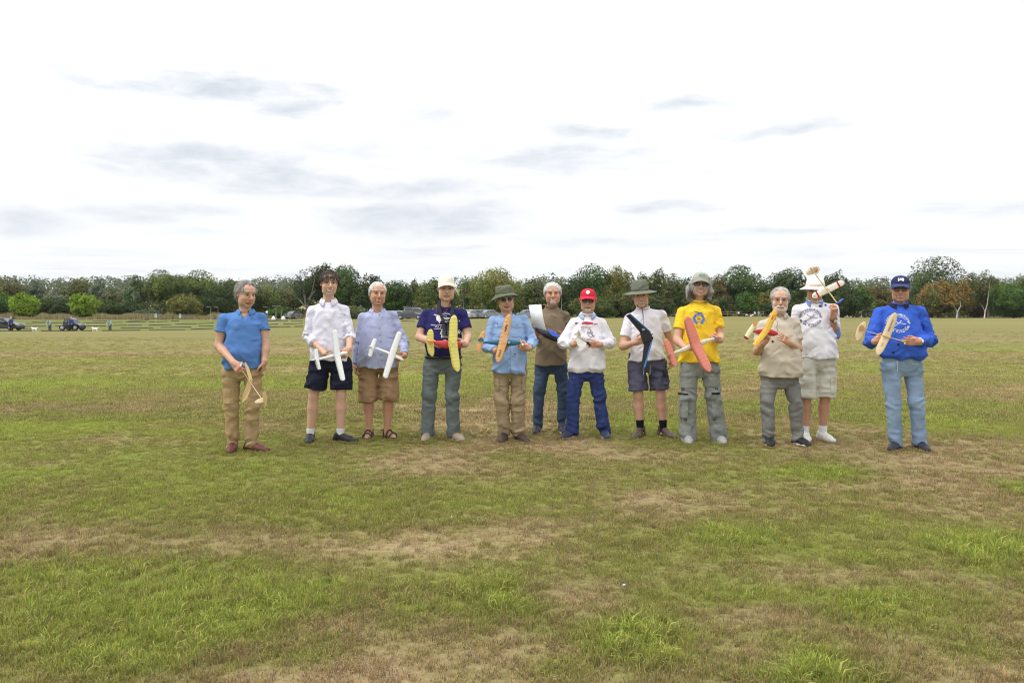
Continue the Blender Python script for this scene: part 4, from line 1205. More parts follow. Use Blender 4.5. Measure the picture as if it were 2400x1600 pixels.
def shoe(S, side, an, ang, root, rng):
    st = S['shoes']
    c, s = math.cos(ang), math.sin(ang)
    fw = np.array([s, -c, 0]); sd = np.array([c, s, 0]); up = np.array([0, 0, 1.])
    o = np.array([an[0], an[1], 0.004])
    P = lambda f, x, z: o + fw * f + sd * x + up * z
    k = st.get('size', 1.0)
    if st.get('sandal'):
        m = MB()
        out = [(-.075, 0, .030), (-.03, .034, .035), (.05, .040, .043), (.12, .05, .048), (.17, .03, .04), (.19, 0, .03)]
        ol = [P(f, x, 0) for f, x, _ in out] + [P(f, -x, 0) for f, x, _ in reversed(out[1:-1])]
        n = len(ol); V = np.array(ol + [p + up * .022 for p in ol]); m.add(V, [tuple(range(n))[::-1], tuple(range(n, 2 * n))] + [(i, (i + 1) % n, n + (i + 1) % n, n + i) for i in range(n)])
        so = m.build('sandal', st['mat'], root)
        for f0, z, w in ((.125, .052, .052), (.055, .078, .046), (-.01, .105, .045)):
            t = np.linspace(0, math.pi, 11); mm = MB()
            mm.tube([P(f0, math.cos(a) * w, .02 + z * math.sin(a)) for a in t], .0085, 6)
            mm.build('strap', st['mat'], so, True)
        mm = MB(); mm.tube([P(-.01, .045, .09), P(-.075, .02, .085), P(-.078, -.02, .085), P(-.01, -.045, .09)], .009, 6); mm.build('strap', st['mat'], so, True)
        return
    G = Field(np.minimum(P(-.12, 0, 0), P(.24, 0, 0)) - [.09, .09, .02], np.maximum(P(-.12, 0, 0), P(.24, 0, 0)) + np.array([.09, .09, .2]), .0075)
    G.cone(P(-.045, 0, .038), P(.10, .004, .036), .036 * k, .043 * k, .02)
    G.cone(P(.10, .004, .034), P(.165, 0, .028), .043 * k, .036 * k, .02)
    G.cone(P(-.012, 0, .085 + st.get('high', 0)), P(.09, 0, .045), .044 * k, .040 * k, .03)
    G.cone(P(-.02, 0, .085 + st.get('high', 0)), P(-.045, 0, .04), .043 * k, .038 * k, .02)
    if st.get('high'): G.displace(lambda p: .004 * ridge(p, (30, 30, 40), 2))
    G.clip_below(.012)
    V, Q = G.mesh()
    V[:, 2] = np.where(V[:, 2] < .07, V[:, 2] * .80, V[:, 2] - .014)
    V = o + (V - o) * np.array([1, 1, 1]) + np.outer((V - o) @ fw, fw) * .14
    up_o = make_mesh('shoe', V, Q, st['mat'], root)
    m = MB()
    t = np.linspace(0, 2 * math.pi, 28, endpoint=False)
    f = .062 + .155 * np.cos(t); w = np.where(np.cos(t) > 0, .047, .041) * np.abs(np.sin(t)) ** .75 * np.sign(np.sin(t)) * k
    ol = np.array([P(a, b, 0) for a, b in zip(f, w)]); n = len(ol); th = .022
    cen = ol.mean(0); V = np.concatenate([ol, cen + (ol - cen) * 1.03 + up * th * .5, ol + up * th])
    F = [(r * n + i, r * n + (i + 1) % n, (r + 1) * n + (i + 1) % n, (r + 1) * n + i) for r in range(2) for i in range(n)] + [tuple(range(2 * n, 3 * n))]
    m.add(V, F); m.build('sole', st['sole'], up_o, True)
    if st.get('lace'):
        m = MB()
        for q in range(4): m.tube([P(.045 + .022 * q, -.022, .083 - .010 * q), P(.05 + .022 * q, 0, .093 - .011 * q), P(.045 + .022 * q, .022, .083 - .010 * q)], .0032, 5)
        m.build('lace', st['lace'], up_o, True)


def cap_hat(S, c, R, s, root, m, brim_m, badge=None, tilt=0):
    c = c + R @ np.array([0, 0, S.get('cap_up', .004)])
    P = lambda v: c + (v * s) @ R.T
    th = np.linspace(0, 2 * math.pi, 32, endpoint=False); rows = []
    for q in np.linspace(0, 1, 9):
        a = q * math.pi / 2
        rr = np.cos(a) ** .72
        rows.append(np.stack([.0885 * rr * np.cos(th), .008 + .113 * rr * np.sin(th), np.full_like(th, .040 + .092 * np.sin(a) ** .9) + (0.010 * np.maximum(-np.sin(th), 0) * (1 - q))], 1))
    V = P(np.concatenate(rows)); n = 32
    F = [(i * n + j, i * n + (j + 1) % n, (i + 1) * n + (j + 1) % n, (i + 1) * n + j) for i in range(8) for j in range(n)]
    o = make_mesh('cap', V, F, m, root)
    t = np.radians(np.linspace(-78, 78, 21)); rows = []
    for q, dz in ((0, 0), (.35, -.004), (.7, -.012), (1, -.024)):
        ext = .078 * q * np.cos(t * .95) ** .55
        rows.append(np.stack([(.089 + .004 * q) * np.sin(t), .008 - .114 * np.cos(t) - ext, .050 + dz - .030 * q ** .5 * (np.sin(t) ** 2) + 0 * t], 1))
    top = np.concatenate(rows); bot = top - np.array([0, 0, .004]); n = 21
    F = [(i * n + j, i * n + j + 1, (i + 1) * n + j + 1, (i + 1) * n + j) for i in range(3) for j in range(n - 1)]
    F2 = [tuple(x + 84 for x in reversed(f)) for f in F]
    F3 = [(63 + j, 63 + j + 1, 84 + 63 + j + 1, 84 + 63 + j) for j in range(n - 1)]
    make_mesh('brim', P(np.concatenate([top, bot])), F + F2 + F3, brim_m, o)
    mb = MB(); mb.lathe([(.007, 0), (.006, .004), (.002, .006)], 10, c=P(np.array([0, .008, .131])), R=R); mb.build('button', m, o, True)
    if badge is not None:
        shapes, bm = badge
        Vb, Fb, k = [], [], 0
        for v, f in shapes:
            x, z = v[:, 0], v[:, 1]
            q = np.clip(z / .086, 0, .98); rr = (1 - q ** 2.2) ** .36
            y = .008 - .113 * np.sqrt(np.clip(rr ** 2 - (x / .0885) ** 2, .01, 1)) - .004
            Vb.append(np.stack([x, y, .050 + z], 1)); Fb += [tuple(int(a) + k for a in t_) for t_ in f]; k += len(v)
        make_mesh('emblem', P(np.concatenate(Vb)), Fb, bm, o, False)
    return o


def brim_hat(S, c, R, s, root, m, prof, wob, band=None, sy=1.12, lean=(0, 0, 0)):
    mb = MB(); n = 40
    mb.lathe(prof, n, c=(0, 0, 0), sx=1, sy=sy, wob=wob)
    v = np.concatenate(mb.v) * s * np.array([1.07, 1.07, 1]); o_ = make_mesh('hat', c + v @ R.T, mb.f, m, root)
    if band:
        mb = MB(); mb.lathe(band[0], n, sx=1, sy=sy)
        make_mesh('hat_band', c + (np.concatenate(mb.v) * s * np.array([1.07, 1.07, 1])) @ R.T, mb.f, band[1], o_)
    return o_


def spectacles(c, R, s, root, rim_m, lens_m, kind='sun', w=.024, h=.019, thick=.0016, dz=.006):
    P = lambda v: c + (np.asarray(v) * s) @ R.T
    mb = MB(); lens = []
    for sx in (-1, 1):
        t = np.linspace(0, 2 * math.pi, 25)
        p = np.stack([sx * .032 + w * np.cos(t), -(.1035 - .35 * (np.abs(sx * .032 + w * np.cos(t)) - .032) ** 2 / .03 - .010 * (np.abs(sx * .032 + w * np.cos(t)) / .06) ** 2), dz + h * np.sign(np.sin(t)) * np.abs(np.sin(t)) ** .8], 1)
        mb.tube(P(p), thick, 5, False)
        mb.tube(P([(sx * .055, -.094, dz + .006), (sx * .074, -.05, dz + .008), (sx * .079, .0, dz + .004)]), thick, 5)
        lens.append((p, sx))
    mb.tube(P([(-.009, -.104, dz + .004), (0, -.110, dz + .007), (.009, -.104, dz + .004)]), thick, 5)
    o = mb.build('sunglasses' if kind == 'sun' else 'spectacles', rim_m, root, True)
    if lens_m is not None:
        for p, sx in lens:
            cc = p[:-1].mean(0); V = np.concatenate([p[:-1], [cc + np.array([0, -.003, 0])]]); n = len(p) - 1
            make_mesh('lens', P(V), [(i, (i + 1) % n, n) for i in range(n)], lens_m, o)
    return o


PEOPLE = {}


def person(S):
    D = S['D']; X0 = (S['cx'] - CX0) / FPX * D
    org = np.array([X0, D, 0.0])
    rng = np.random.default_rng(S['seed'])

    def J(px, py, dy=0.0):
        return at(px, py, D + dy) - org
    root = empty('person', org, S['label'], 'person', 'model flyers standing in a row')
    hs = S.get('hs', 1.05)
    face = -math.atan((S['cx'] - CX0) / FPX)                       # everyone turns towards the camera
    R = rot3(S.get('yaw', 0) + math.degrees(face), S.get('pitch', 0), S.get('roll', 0))
    chin = J(S['chin'][0], S['chin'][1], -.09)
    c = chin - R @ (np.array([0, -.075, -.112]) * hs)
    c[1] = S.get('hdy', -.03)
    nb = J(S['nb'][0], S['nb'][1], 0) + np.array([0, .012, .012])
    sh = [J(p[0], p[1] + 7, (p[2] if len(p) > 2 else .01)) for p in S['sh']]
    el = [J(*p) for p in S['el']]; wr = [J(*p) for p in S['wr']]
    hip = [J(p[0], p[1], .01) for p in S['hip']]; kn = [J(p[0], p[1], p[2] if len(p) > 2 else -.015) for p in S['kn']]; an = [J(p[0], p[1], p[2] if len(p) > 2 else .02) for p in S['an']]
    Hh = c[2] + .115 * hs
    for i in (0, 1):
        an[i][2] = .095; kn[i][2] = .278 * Hh; hip[i][2] += .05
    for i in (0, 1):
        q = .026 if S['shirt']['sl'][i] > 1.2 else .010
        el[i][0] += q if i == 0 else -q
    skin = S['skin']; nr = S.get('neck_r', .058)
    T = S['shirt']; B = S['legs']
    tyaw = math.radians(S.get('tyaw', 0)) + face * .7
    for i in (0, 1): sh[i][1] += (sh[i][0] - nb[0]) * math.tan(face * .7) * .8
    feet = [f_ + face * .6 for f_ in S['feet']]
    secs = []
    for (py, xl, xr, b, cy) in T['sec']:
        a, e = J(xl, py), J(xr, py)
        secs.append((a[2], (a[0] + e[0]) / 2, cy, (e[0] - a[0]) / 2 / max(math.cos(tyaw), .8) * .965, b * .95))
    shm = (sh[0] + sh[1]) / 2; shw = abs(sh[1][0] - sh[0][0]) / 2
    secs.append((shm[2] + .0, shm[0], .0, shw * .86, .108)); secs.append((shm[2] + .035, (shm[0] + nb[0]) / 2, .005, shw * .62, .092)); secs.append((nb[2] - .012, nb[0], .014, .080, .074)); secs.append((nb[2] + .004, nb[0], .016, .068, .066))
    secs.sort()
    # ---------------- body (one skin mesh: trunk, limbs, head, hands)
    allj = np.array([nb] + sh + el + wr + hip + kn + an)
    lo = allj.min(0) - .16; hi = allj.max(0) + .16; lo[2] = 0.0
    G = Field(lo, hi, .016)
    sk = [(z, x, y, max(a - (.022 if z > nb[2] - .06 else .04), .05), max(b - (.022 if z > nb[2] - .06 else .036), .05)) for z, x, y, a, b in secs[:-1]]
    sk = [(z, x, (y if z > secs[0][0] + .12 else max(y, -.005)), a, (b if z > secs[0][0] + .12 else min(b, .088))) for z, x, y, a, b in sk]
    hz = (hip[0][2] + hip[1][2]) / 2; hx = (hip[0][0] + hip[1][0]) / 2; hw = abs(hip[1][0] - hip[0][0]) / 2
    sk = [r for r in sk if r[0] > hz] + [(hz - .05, hx, .01, hw + .02, .06), (hz, hx, .01, hw + .05, .085)]
    sk.sort()
    G.loft(sk, .03, tyaw)
    G.cone(nb + [0, .01, -.03], c + R @ (np.array([0, .02, -.06]) * hs), nr + .004, nr * .95, .03)
    for i in (0, 1):
        ar = .80 if T['sl'][i] > 1.6 else (.9 if T['sl'][i] > 1.2 else 1.0)
        G.cone(nb + [0, .012, -.06], sh[i] + [0, 0, -.012], .038, .036, .03)
        um = sh[i] + (el[i] - sh[i]) * .5
        G.cone(sh[i] + [0, 0, -.012], um, .036 * ar, .046 * ar, .02); G.cone(um, el[i], .047 * ar, .041 * ar, .02)
        m_ = el[i] + (wr[i] - el[i]) * .3
        G.cone(el[i], m_, .041 * ar, .043 * ar, .02); G.cone(m_, wr[i], .043 * ar, .0285, .02)
        G.cone(hip[i], kn[i], .074, .054, .03)
        cf = kn[i] + (an[i] - kn[i]) * .32 + np.array([0, .014, 0])
        G.cone(kn[i], cf, .054, .058, .02); G.cone(cf, an[i], .058, .037, .02)
        ft = np.array([an[i][0], an[i][1], .05]); ang = feet[i]; fw = np.array([math.sin(ang), -math.cos(ang), 0])
        G.cone(an[i], ft, .037, .035, .02); G.cone(ft + fw * -.03, ft + fw * .10 + [0, 0, -.02], .032, .030, .02)
        G.cone(ft + fw * .10 + [0, 0, -.02], ft + fw * .155 + [0, 0, -.028], .032, .022, .02)
    V, Q = G.mesh(); C = np.tile(np.array(skin) * np.array([.98, .93, .9]), (len(V), 1))
    parts = [(V, Q, C), head_sdf(S, c, R, hs, nb, nr)]
    for i in (0, 1):
        h = S['hand'][i]
        tip = J(*h['tip']); parts.append(hand_sdf(wr[i], tip - wr[i], np.array(h['n'], float), h.get('side', 1 if i == 0 else -1), h.get('curl', .6), skin, h.get('thumb', .5), h.get('spread', .1), h.get('s', 1.04), el[i]))
    V, Q, C = join(parts)
    make_mesh('body', V, Q, SKIN, root, True, C)
    # ---------------- shirt
    lo = np.array([min(sh[0][0], el[0][0], wr[0][0], secs[0][1] - secs[0][3]) - .12, -.52, secs[0][0] - .03]); hi = np.array([max(sh[1][0], el[1][0], wr[1][0], secs[0][1] + secs[0][3]) + .12, .26, nb[2] + .10])
    lo[2] = min(lo[2], min(w[2] for w in wr) - .1)
    lo[1] = min(min(w[1] for w in wr + el), -.2) - .1
    G = Field(lo, hi, .0098)
    G.loft(secs, .02, tyaw)
    hemz = secs[0][0]; hl = T.get('hem_tilt', 0.0)
    if T.get('hem_wave', True):
        G.f = np.maximum(G.f, (hemz + .006 - G.ax[2])[None, None, :] + (hl * (G.ax[0] - hx))[:, None, None] + (.006 * np.sin(G.ax[0] * 31 + S['seed']))[:, None, None])
    r0, r1, r2 = (v * .90 for v in T['sr'])
    for i in (0, 1):
        G.cone(nb + [0, .014, -.055], sh[i] + [0, 0, -.004], .058, r0 * .90, .03)
        t = T['sl'][i]
        if t <= 1:
            e = sh[i] + (el[i] - sh[i]) * t; G.cone(sh[i], e, r0 * .94, r1, .012, cut=True)
        else:
            G.cone(sh[i], el[i], r0 * .94, r1, .012); e = el[i] + (wr[i] - el[i]) * (t - 1); G.cone(el[i], e, r1, r2, .012, cut=True)
    amp = T.get('fold', .008) * 1.45; sd = S['seed'] * 1.37

    def folds(p):
        x, y, z = p.T
        top = smooth01(-z, -(nb[2] - .01), -(nb[2] - .12))
        lowm = smooth01(-z, -(hemz + .26), -(hemz + .02))
        best = np.full(len(p), 9.0); da = np.zeros(len(p))
        for i in (0, 1):
            for a, b, ra_, rb_ in ((sh[i], el[i], r0, r1), (el[i], wr[i], r1, max(r2, .04))):
                v = b - a; L = np.linalg.norm(v); v = v / L
                q = p - a; t = q @ v; rad = q - t[:, None] * v; dist = np.linalg.norm(rad, axis=1)
                u = np.cross(v, [0.3, 1, .2]); u /= np.linalg.norm(u); w = np.cross(v, u)
                ang = np.arctan2(rad @ w, rad @ u)
                on = (t > -.02) & (t < L + .03) & (dist < 1.45 * max(ra_, rb_)) & (dist < best)
                qq = np.stack([t * 24 + 1.2 * np.sin(ang + i), np.cos(ang) * 1.1 + sd, np.sin(ang) * 1.1 + i * 5], 1)
                k = amp * 1.0 * (.35 + .9 * np.exp(-((t - (L if a is sh[i] else 0)) / .075) ** 2))
                da = np.where(on, -k * (np.clip(ridge(qq, (1, 1, 1), sd), -.9, 1) - .4), da); best = np.where(on, dist, best)
        q = p.copy(); q[:, 2] = z + .8 * np.abs(x - nb[0])
        body = -amp * (.30 + .45 * lowm) * (np.clip(ridge(q, (5, 5, 9), sd), -.8, 1) - .4) - amp * .55 * (np.clip(ridge(p, (11, 9, 3.2), sd + 4), -.8, 1) - .4) * (.25 + .75 * lowm)
        return np.where(best < 8, da, body) * top
    G.displace(folds)
    # neck opening
    no = T.get('open', (.074, .082, .050, -.024, .024))
    fy = np.array([math.sin(tyaw), -math.cos(tyaw), 0])
    G.ell(nb - fy * no[3] + np.array([0, 0, no[4]]), no[:3], None, .006, 'sub')
    zc0 = nb[2] - .15
    G.loft([(zc0,) + tuple(np.interp(zc0, [q[0] for q in sk], [q[n] for q in sk]) - (.004 if n > 2 else 0) for n in (1, 2, 3, 4))] + [(q[0], q[1], q[2], q[3] - .004, q[4] - .004) for q in sk if q[0] > zc0], .004, tyaw, mode='sub')
    if T.get('vee'):
        v = T['vee']
        a = nb + fy * .05 + np.array([0, 0, .03]); b_ = nb + fy * .135 + np.array([0, 0, -v])
        G.cone(a, b_, .056, .010, .006, 'sub')
    V, Q = G.mesh()
    Vs, Qs = V, Q
    sobj = make_mesh('shirt' if T['type'] in ('shirt', 'polo', 'tee') else 'sweatshirt', V, Q, T['mat'], root)
    bvh = BVHTree.FromPolygons(V.tolist(), Q.tolist())
    rib = T.get('rib')
    if T['type'] in ('tee', 'sweat'):                             # ribbed neckband
        th = np.linspace(0, 2 * math.pi, 29)
        cc = nb - fy * no[3] + np.array([0, 0, no[4]])
        zc = -.012
        rr = math.sqrt(max(1 - (zc / no[2]) ** 2, .1))
        pts = []
        for t in th:
            x, y = no[0] * rr * math.sin(t), -no[1] * rr * math.cos(t) * .96
            x, y = x * math.cos(tyaw) - y * math.sin(tyaw), x * math.sin(tyaw) + y * math.cos(tyaw)
            pts.append(cc + np.array([x, y, zc - .020 * max(math.cos(t), 0) + .016 * max(-math.cos(t), 0)]))
        mb = MB(); mb.tube(pts, T.get('band', .007), 7, False); mb.build('neckband', T.get('band_mat', T['mat']), sobj, True)
    if 'collar' in T:
        k = dict(T['collar']); cm = k.pop('mat', T['mat'])
        collar(nb + np.array([0, 0, k.pop('dz', .0)]), nr + k.pop('dr', .010), cm, sobj, yaw=math.degrees(tyaw), **k)
    # ---------------- trousers / shorts
    shorts = B.get('hem')
    lo = np.array([min(p[0] for p in hip + kn + an) - .17, -.24, (min(p[2] for p in an) - .1)]); hi = np.array([max(p[0] for p in hip + kn + an) + .17, .24, hz + .26]); lo[2] = max(lo[2], .0)
    G = Field(lo, hi, .0098)
    rt, rk, ra = B['r']
    wz = J(0, B['waist'][0])[2] + .04; wl, wrr = J(B['waist'][1], B['waist'][0])[0], J(B['waist'][2], B['waist'][0])[0]
    wb = min(B['waist'][3] * .88, .108); wm = (wl + wrr) / 2; wl, wrr = wm + (wl - wm) * .93, wm + (wrr - wm) * .93
    G.loft([(hz - .085, hx, .012, hw + rt * .55, .075), (hz - .03, hx, .012, hw + rt * .88, .105), (hz + .05, (hx * .5 + (wl + wrr) / 4), .005, max(hw + rt * .85, (wrr - wl) / 2), .112), (wz, (wl + wrr) / 2, B['waist'][4], (wrr - wl) / 2, wb)], .03, tyaw * .6)
    ends = []
    for i in (0, 1):
        if shorts:
            hzz = J(0, shorts[i])[2]; t = (hip[i][2] - hzz) / (hip[i][2] - kn[i][2]); e = hip[i] + (kn[i] - hip[i]) * t
            G.cone(hip[i], e, rt, rk, .018, cut=True)
        else:
            G.cone(hip[i], kn[i], rt, rk, .018)
            e = np.array([an[i][0], an[i][1] + .01, B.get('end', .045)]); ends.append(e)
            G.cone(kn[i], e, rk, ra, .03, cut=True)
    fa = B.get('fold', .009) * 1.6

    def tf(p):
        x, y, z = p.T
        kz = (kn[0][2] + kn[1][2]) / 2
        if shorts: mask = .45 + .5 * smooth01(-z, -(hz + .05), -(hz - .1)); q = ridge(p, (9, 8, 13), sd + 9)
        else:
            mask = .25 + .75 * np.exp(-((z - kz) / .10) ** 2) + 1.15 * smooth01(-z, -.26, -.06) + .5 * np.exp(-((z - hz + .05) / .07) ** 2)
            qq = p.copy(); qq[:, 2] = z + .45 * (x - hx) * np.where(x < hx, 1, -1)
            q = ridge(qq, (6, 6, 17), sd + 9)
        return -fa * mask * (np.clip(q, -.8, 1) - .45) - fa * .35 * (ridge(p, (12, 12, 20), sd + 2) - .4)
    G.displace(tf)
    V, Q = G.mesh()
    tobj = make_mesh('shorts' if shorts else 'trousers', V, Q, B['mat'], root)
    tbvh = BVHTree.FromPolygons(V.tolist(), Q.tolist())
    for i in (0, 1):
        shoe(S, i, an[i], feet[i], root, rng)
        if S['shoes'].get('sock'):
            ht, sm_ = S['shoes']['sock']; mb = MB()
            a0 = np.array([an[i][0], an[i][1], .07]); dv = (kn[i] - an[i]) / np.linalg.norm(kn[i] - an[i])
            p0 = a0; p1 = an[i] + dv * (ht - an[i][2]); r_ = .040
            mb.tube([p0, p0 + (p1 - p0) * .3, p0 + (p1 - p0) * .6, p0 + (p1 - p0) * .92, p1], [.044, r_ + .001, r_ + .003, r_ + .005, r_ + .002], 16); mb.build('sock', sm_, root, True)
    if S.get('hair'):
        hm = hair_mesh(S, c, R, hs, rng)
        if hm: make_mesh('hair', hm[0], hm[1], HAIRM, root, True, hm[2])
    ctx = dict(root=root, shirt=sobj, trousers=tobj, bvh=bvh, tbvh=tbvh, J=J, c=c, R=R, s=hs, nb=nb, org=org, wr=wr, el=el, an=an, kn=kn, sh=sh, hip=hip)
    PEOPLE[S['id']] = ctx
    for i in (0, 1): FEET.append((org[0] + an[i][0], org[1] + an[i][1], feet[i]))
    if S.get('extra'): S['extra'](S, ctx)
    return ctx


def px_shape(ctx, pts, dy=-.15):
    """photo pixels on the chest -> garment (x, z)"""
    return np.array([[ctx['J'](a, b, dy)[0], ctx['J'](a, b, dy)[2]] for a, b in pts])


def placket(ctx, pts, w, m, button_m=None, nbt=0, name='placket'):
    p = px_shape(ctx, pts); n = 9
    t = np.linspace(0, 1, n); q = np.stack([np.interp(t, np.linspace(0, 1, len(p)), p[:, i]) for i in (0, 1)], 1)
    g = np.stack([q - [w / 2, 0], q, q + [w / 2, 0]], 1)
    o = patch_on(ctx['bvh'], g, .004, name, m, ctx['shirt'])
    for i in range(nbt):
        x, z = q[int((i + .6) / nbt * (n - 1))]
        v = project(ctx['bvh'], None, [(x, z)], .0)[0]; mb = MB()
        mb.lathe([(.0058, 0), (.0058, .002), (.003, .003)], 10, c=v + np.array([0, -.0045, 0]), R=np.array(Matrix.Rotation(math.radians(90), 3, 'X'))); mb.build('button', button_m, ctx['shirt'], True)


def pocket(ctx, x0, y0, x1, y1, m, thick=.006, flap=.28, on='trousers', skew=0, flap_m=None):
    """patch pocket from photo pixel corners, with its flap"""
    bv = ctx['tbvh'] if on == 'trousers' else ctx['bvh']
    p = px_shape(ctx, [(x0, y1), (x1, y1), (x1 + skew, y0), (x0 + skew, y0)], -.1)
    o = patch_on(bv, quad_grid(p[0], p[1], p[2], p[3]), thick, 'pocket', m, ctx[on])
    if flap:
        a = p[3] + (p[0] - p[3]) * flap; b = p[2] + (p[1] - p[2]) * flap; e = (p[2] - p[3]) * .03
        patch_on(bv, quad_grid(a - e, b + e, p[2] + e, p[3] - e), thick + .006, 'pocket_flap', flap_m or m, ctx[on])
    return o


def dark_disc(ctx, px, py, r, m, name='badge', on='shirt'):
    p = px_shape(ctx, [(px, py)])[0]
    v, f = fan(ellipse2(p[0], p[1], r, r * .95, 14)); print_on(ctx['bvh'], [(v, f)], name, m, ctx[on], .005)


def watch(ctx, i, t, strap_m, face_m):
    a = ctx['wr'][i]; d = ctx['el'][i] - a; d /= np.linalg.norm(d); q = a + d * t
    u = np.cross(d, [0, 1, 0]); u /= np.linalg.norm(u); w = np.cross(d, u)
    th = np.linspace(0, 2 * math.pi, 21); mb = MB()
    mb.tube([q + .034 * (u * math.cos(b) + w * math.sin(b)) for b in th], .007, 6, False)
    o = mb.build('watch', strap_m, ctx['root'], True)
    f = -w if w[1] > 0 else w
    zr = Vector(f).to_track_quat('Z', 'Y').to_matrix(); mb = MB()
    mb.lathe([(.017, 0), (.017, .006), (.014, .008)], 16, c=q + f * .034, R=np.array(zr)); mb.build('watch_face', face_m, o, True)


# ------------------------------------------------------------------ the twelve flyers
M_ = dict(
    black=mat('black_plastic', (.012, .012, .014), rough=.5), lens=mat('dark_lens', (.012, .010, .012), rough=.06, spec=.6), wire=mat('thin_metal', (.25, .22, .2), rough=.3, metal=.8),
    white=mat('white_print', (.80, .80, .82), rough=.8), ink=mat('dark_ink', (.06, .06, .10), rough=.8), navyink=mat('navy_ink', (.09, .10, .30), rough=.8), greyink=mat('grey_ink', (.38, .38, .42), rough=.8),
    red=mat('red_print', (.60, .02, .06), rough=.8), purple=mat('purple_print', (.12, .08, .28), rough=.8), gold=mat('gold_print', (.85, .55, .12), rough=.8), bluep=mat('blue_print', (.07, .19, .62), rough=.8),
    btn=mat('button_dark', (.05, .05, .09), rough=.4), btnw=mat('button_pale', (.6, .6, .65), rough=.4), rubber=mat('sole_dark', (.03, .03, .032), rough=.8), solew=mat('sole_white', (.62, .61, .58), rough=.7),
    steel=mat('watch_steel', (.6, .6, .58), rough=.25, metal=.9), dial=mat('watch_dial', (.75, .73, .68), rough=.3), leather=mat('strap_leather', (.03, .02, .016), rough=.5), hole=mat('dark_badge', (.02, .02, .025), rough=.9))
SHOE = lambda n, c, **k: mat(n, c, rough=.55, noise=.15, nscale=30, bump=.25, bscale=60, **k)
FA = (.53, .318, .222); FB = (.60, .385, .28); FC = (.52, .288, .192); FD = (.57, .345, .245)
GREY = (.42, .40, .37); WHT = (.64, .63, .60)
HG = lambda tip, n, curl=.8, thumb=.6, **k: dict(tip=tip, n=n, curl=curl, thumb=thumb, **k)


def club_logo(ctx, cx, cy, rpx, m):
    """circular club badge: lettering round a ring and a glider in the middle"""
    o = px_shape(ctx, [(cx, cy)])[0]; r = rpx / FPX * ctx['org'][1]
    sh = []
    for v, f in (ring_text('PETERBOROUGH', r * .90, r * .30, -72, 72, r * .004), ring_text('MODEL FLYING CLUB', r * .90, r * .27, 248, 112, r * .004, True)):
        sh.append((v + o, f))
    for a0, a1 in ((-62, 62), (118, 242)):
        t = np.radians(90 - np.linspace(a0, a1, 25)); sh.append((stroke(np.stack([o[0] + r * .70 * np.cos(t), o[1] + r * .70 * np.sin(t)], 1), r * .035)[0], stroke(np.stack([np.cos(t), np.sin(t)], 1), 1)[1]))
    q = lambda pts: np.array(pts) * r + o
    sh += [fan(q([(-.42, .30), (-.36, .34), (-.02, .06), (.02, -.02), (-.08, .02)])), fan(q([(.0, .06), (.02, .0), (.62, -.10), (.62, -.05)])), stroke(q([(-.50, -.38), (-.2, -.16), (.05, .02), (.22, .24)]), r * .05),
           fan(q([(-.60, -.36), (-.46, -.44), (-.40, -.40), (-.50, -.30)])), stroke(q([(.14, .22), (.30, .26)]), r * .05)]
    for sx in (-1, 1):
        sh += [fan(q([(sx * .74, .10), (sx * 1.06, .02), (sx * 1.04, .09), (sx * .78, .18)])), stroke(q([(sx * .88, .14), (sx * .93, -.08)]), r * .04)]
    print_on(ctx['bvh'], sh, 'club_emblem', m, ctx['shirt'])


def ex1(S, x):
    pm = S['shirt']['mat']
    placket(x, [(583, 741), (586, 748)], .024, pm, M_['btn'], 1)
    pocket(x, 521, 893, 553, 946, S['legs']['mat'], .010)
    for i in (0, 1):
        a, b = x['sh'][i], x['el'][i]; e = a + (b - a) * S['shirt']['sl'][i]; d = (b - a) / np.linalg.norm(b - a)
        u = np.cross(d, [0, 1, 0]); u /= np.linalg.norm(u); w = np.cross(d, u); mb = MB()
        mb.tube([e - d * .012 + .0655 * (u * math.cos(t) + w * math.sin(t)) for t in np.linspace(0, 2 * math.pi, 21)], .007, 6, False); mb.build('cuff', pm, x['shirt'], True)
    dark_disc(x, 592, 874, .009, M_['hole'], 'button', 'trousers') if False else None


def ex2(S, x):
    m = S['shirt']['mat']
    placket(x, [(776, 714), (778, 760), (779, 800), (777, 838)], .030, m, M_['btnw'], 5)
    for i in (0, 1):
        a = x['el'][i]; b = x['wr'][i]; e = a + (b - a) * (S['shirt']['sl'][i] - 1); d = (b - a) / np.linalg.norm(b - a); u = np.cross(d, [0, 1, 0]); u /= np.linalg.norm(u); w = np.cross(d, u); mb = MB()
        mb.tube([e - d * q + .050 * (u * math.cos(t) + w * math.sin(t)) for q in (.018,) for t in np.linspace(0, 2 * math.pi, 21)], .016, 8, False); mb.build('rolled_cuff', m, x['shirt'], True)
    spectacles(x['c'], x['R'], x['s'], x['root'], mat('clear_frame', (.45, .36, .33), rough=.3), None, 'spec', .022, .018, .0012)
    v, f = fan(ellipse2(*px_shape(x, [(803, 737)])[0], .008, .004, 8)); print_on(x['bvh'], [(v, f)], 'chest_motif', M_['navyink'], x['shirt'])


def ex3(S, x):
    m = S['shirt']['mat']
    placket(x, [(887, 737), (890, 780), (894, 820), (898, 858)], .028, m, M_['btn'], 6)


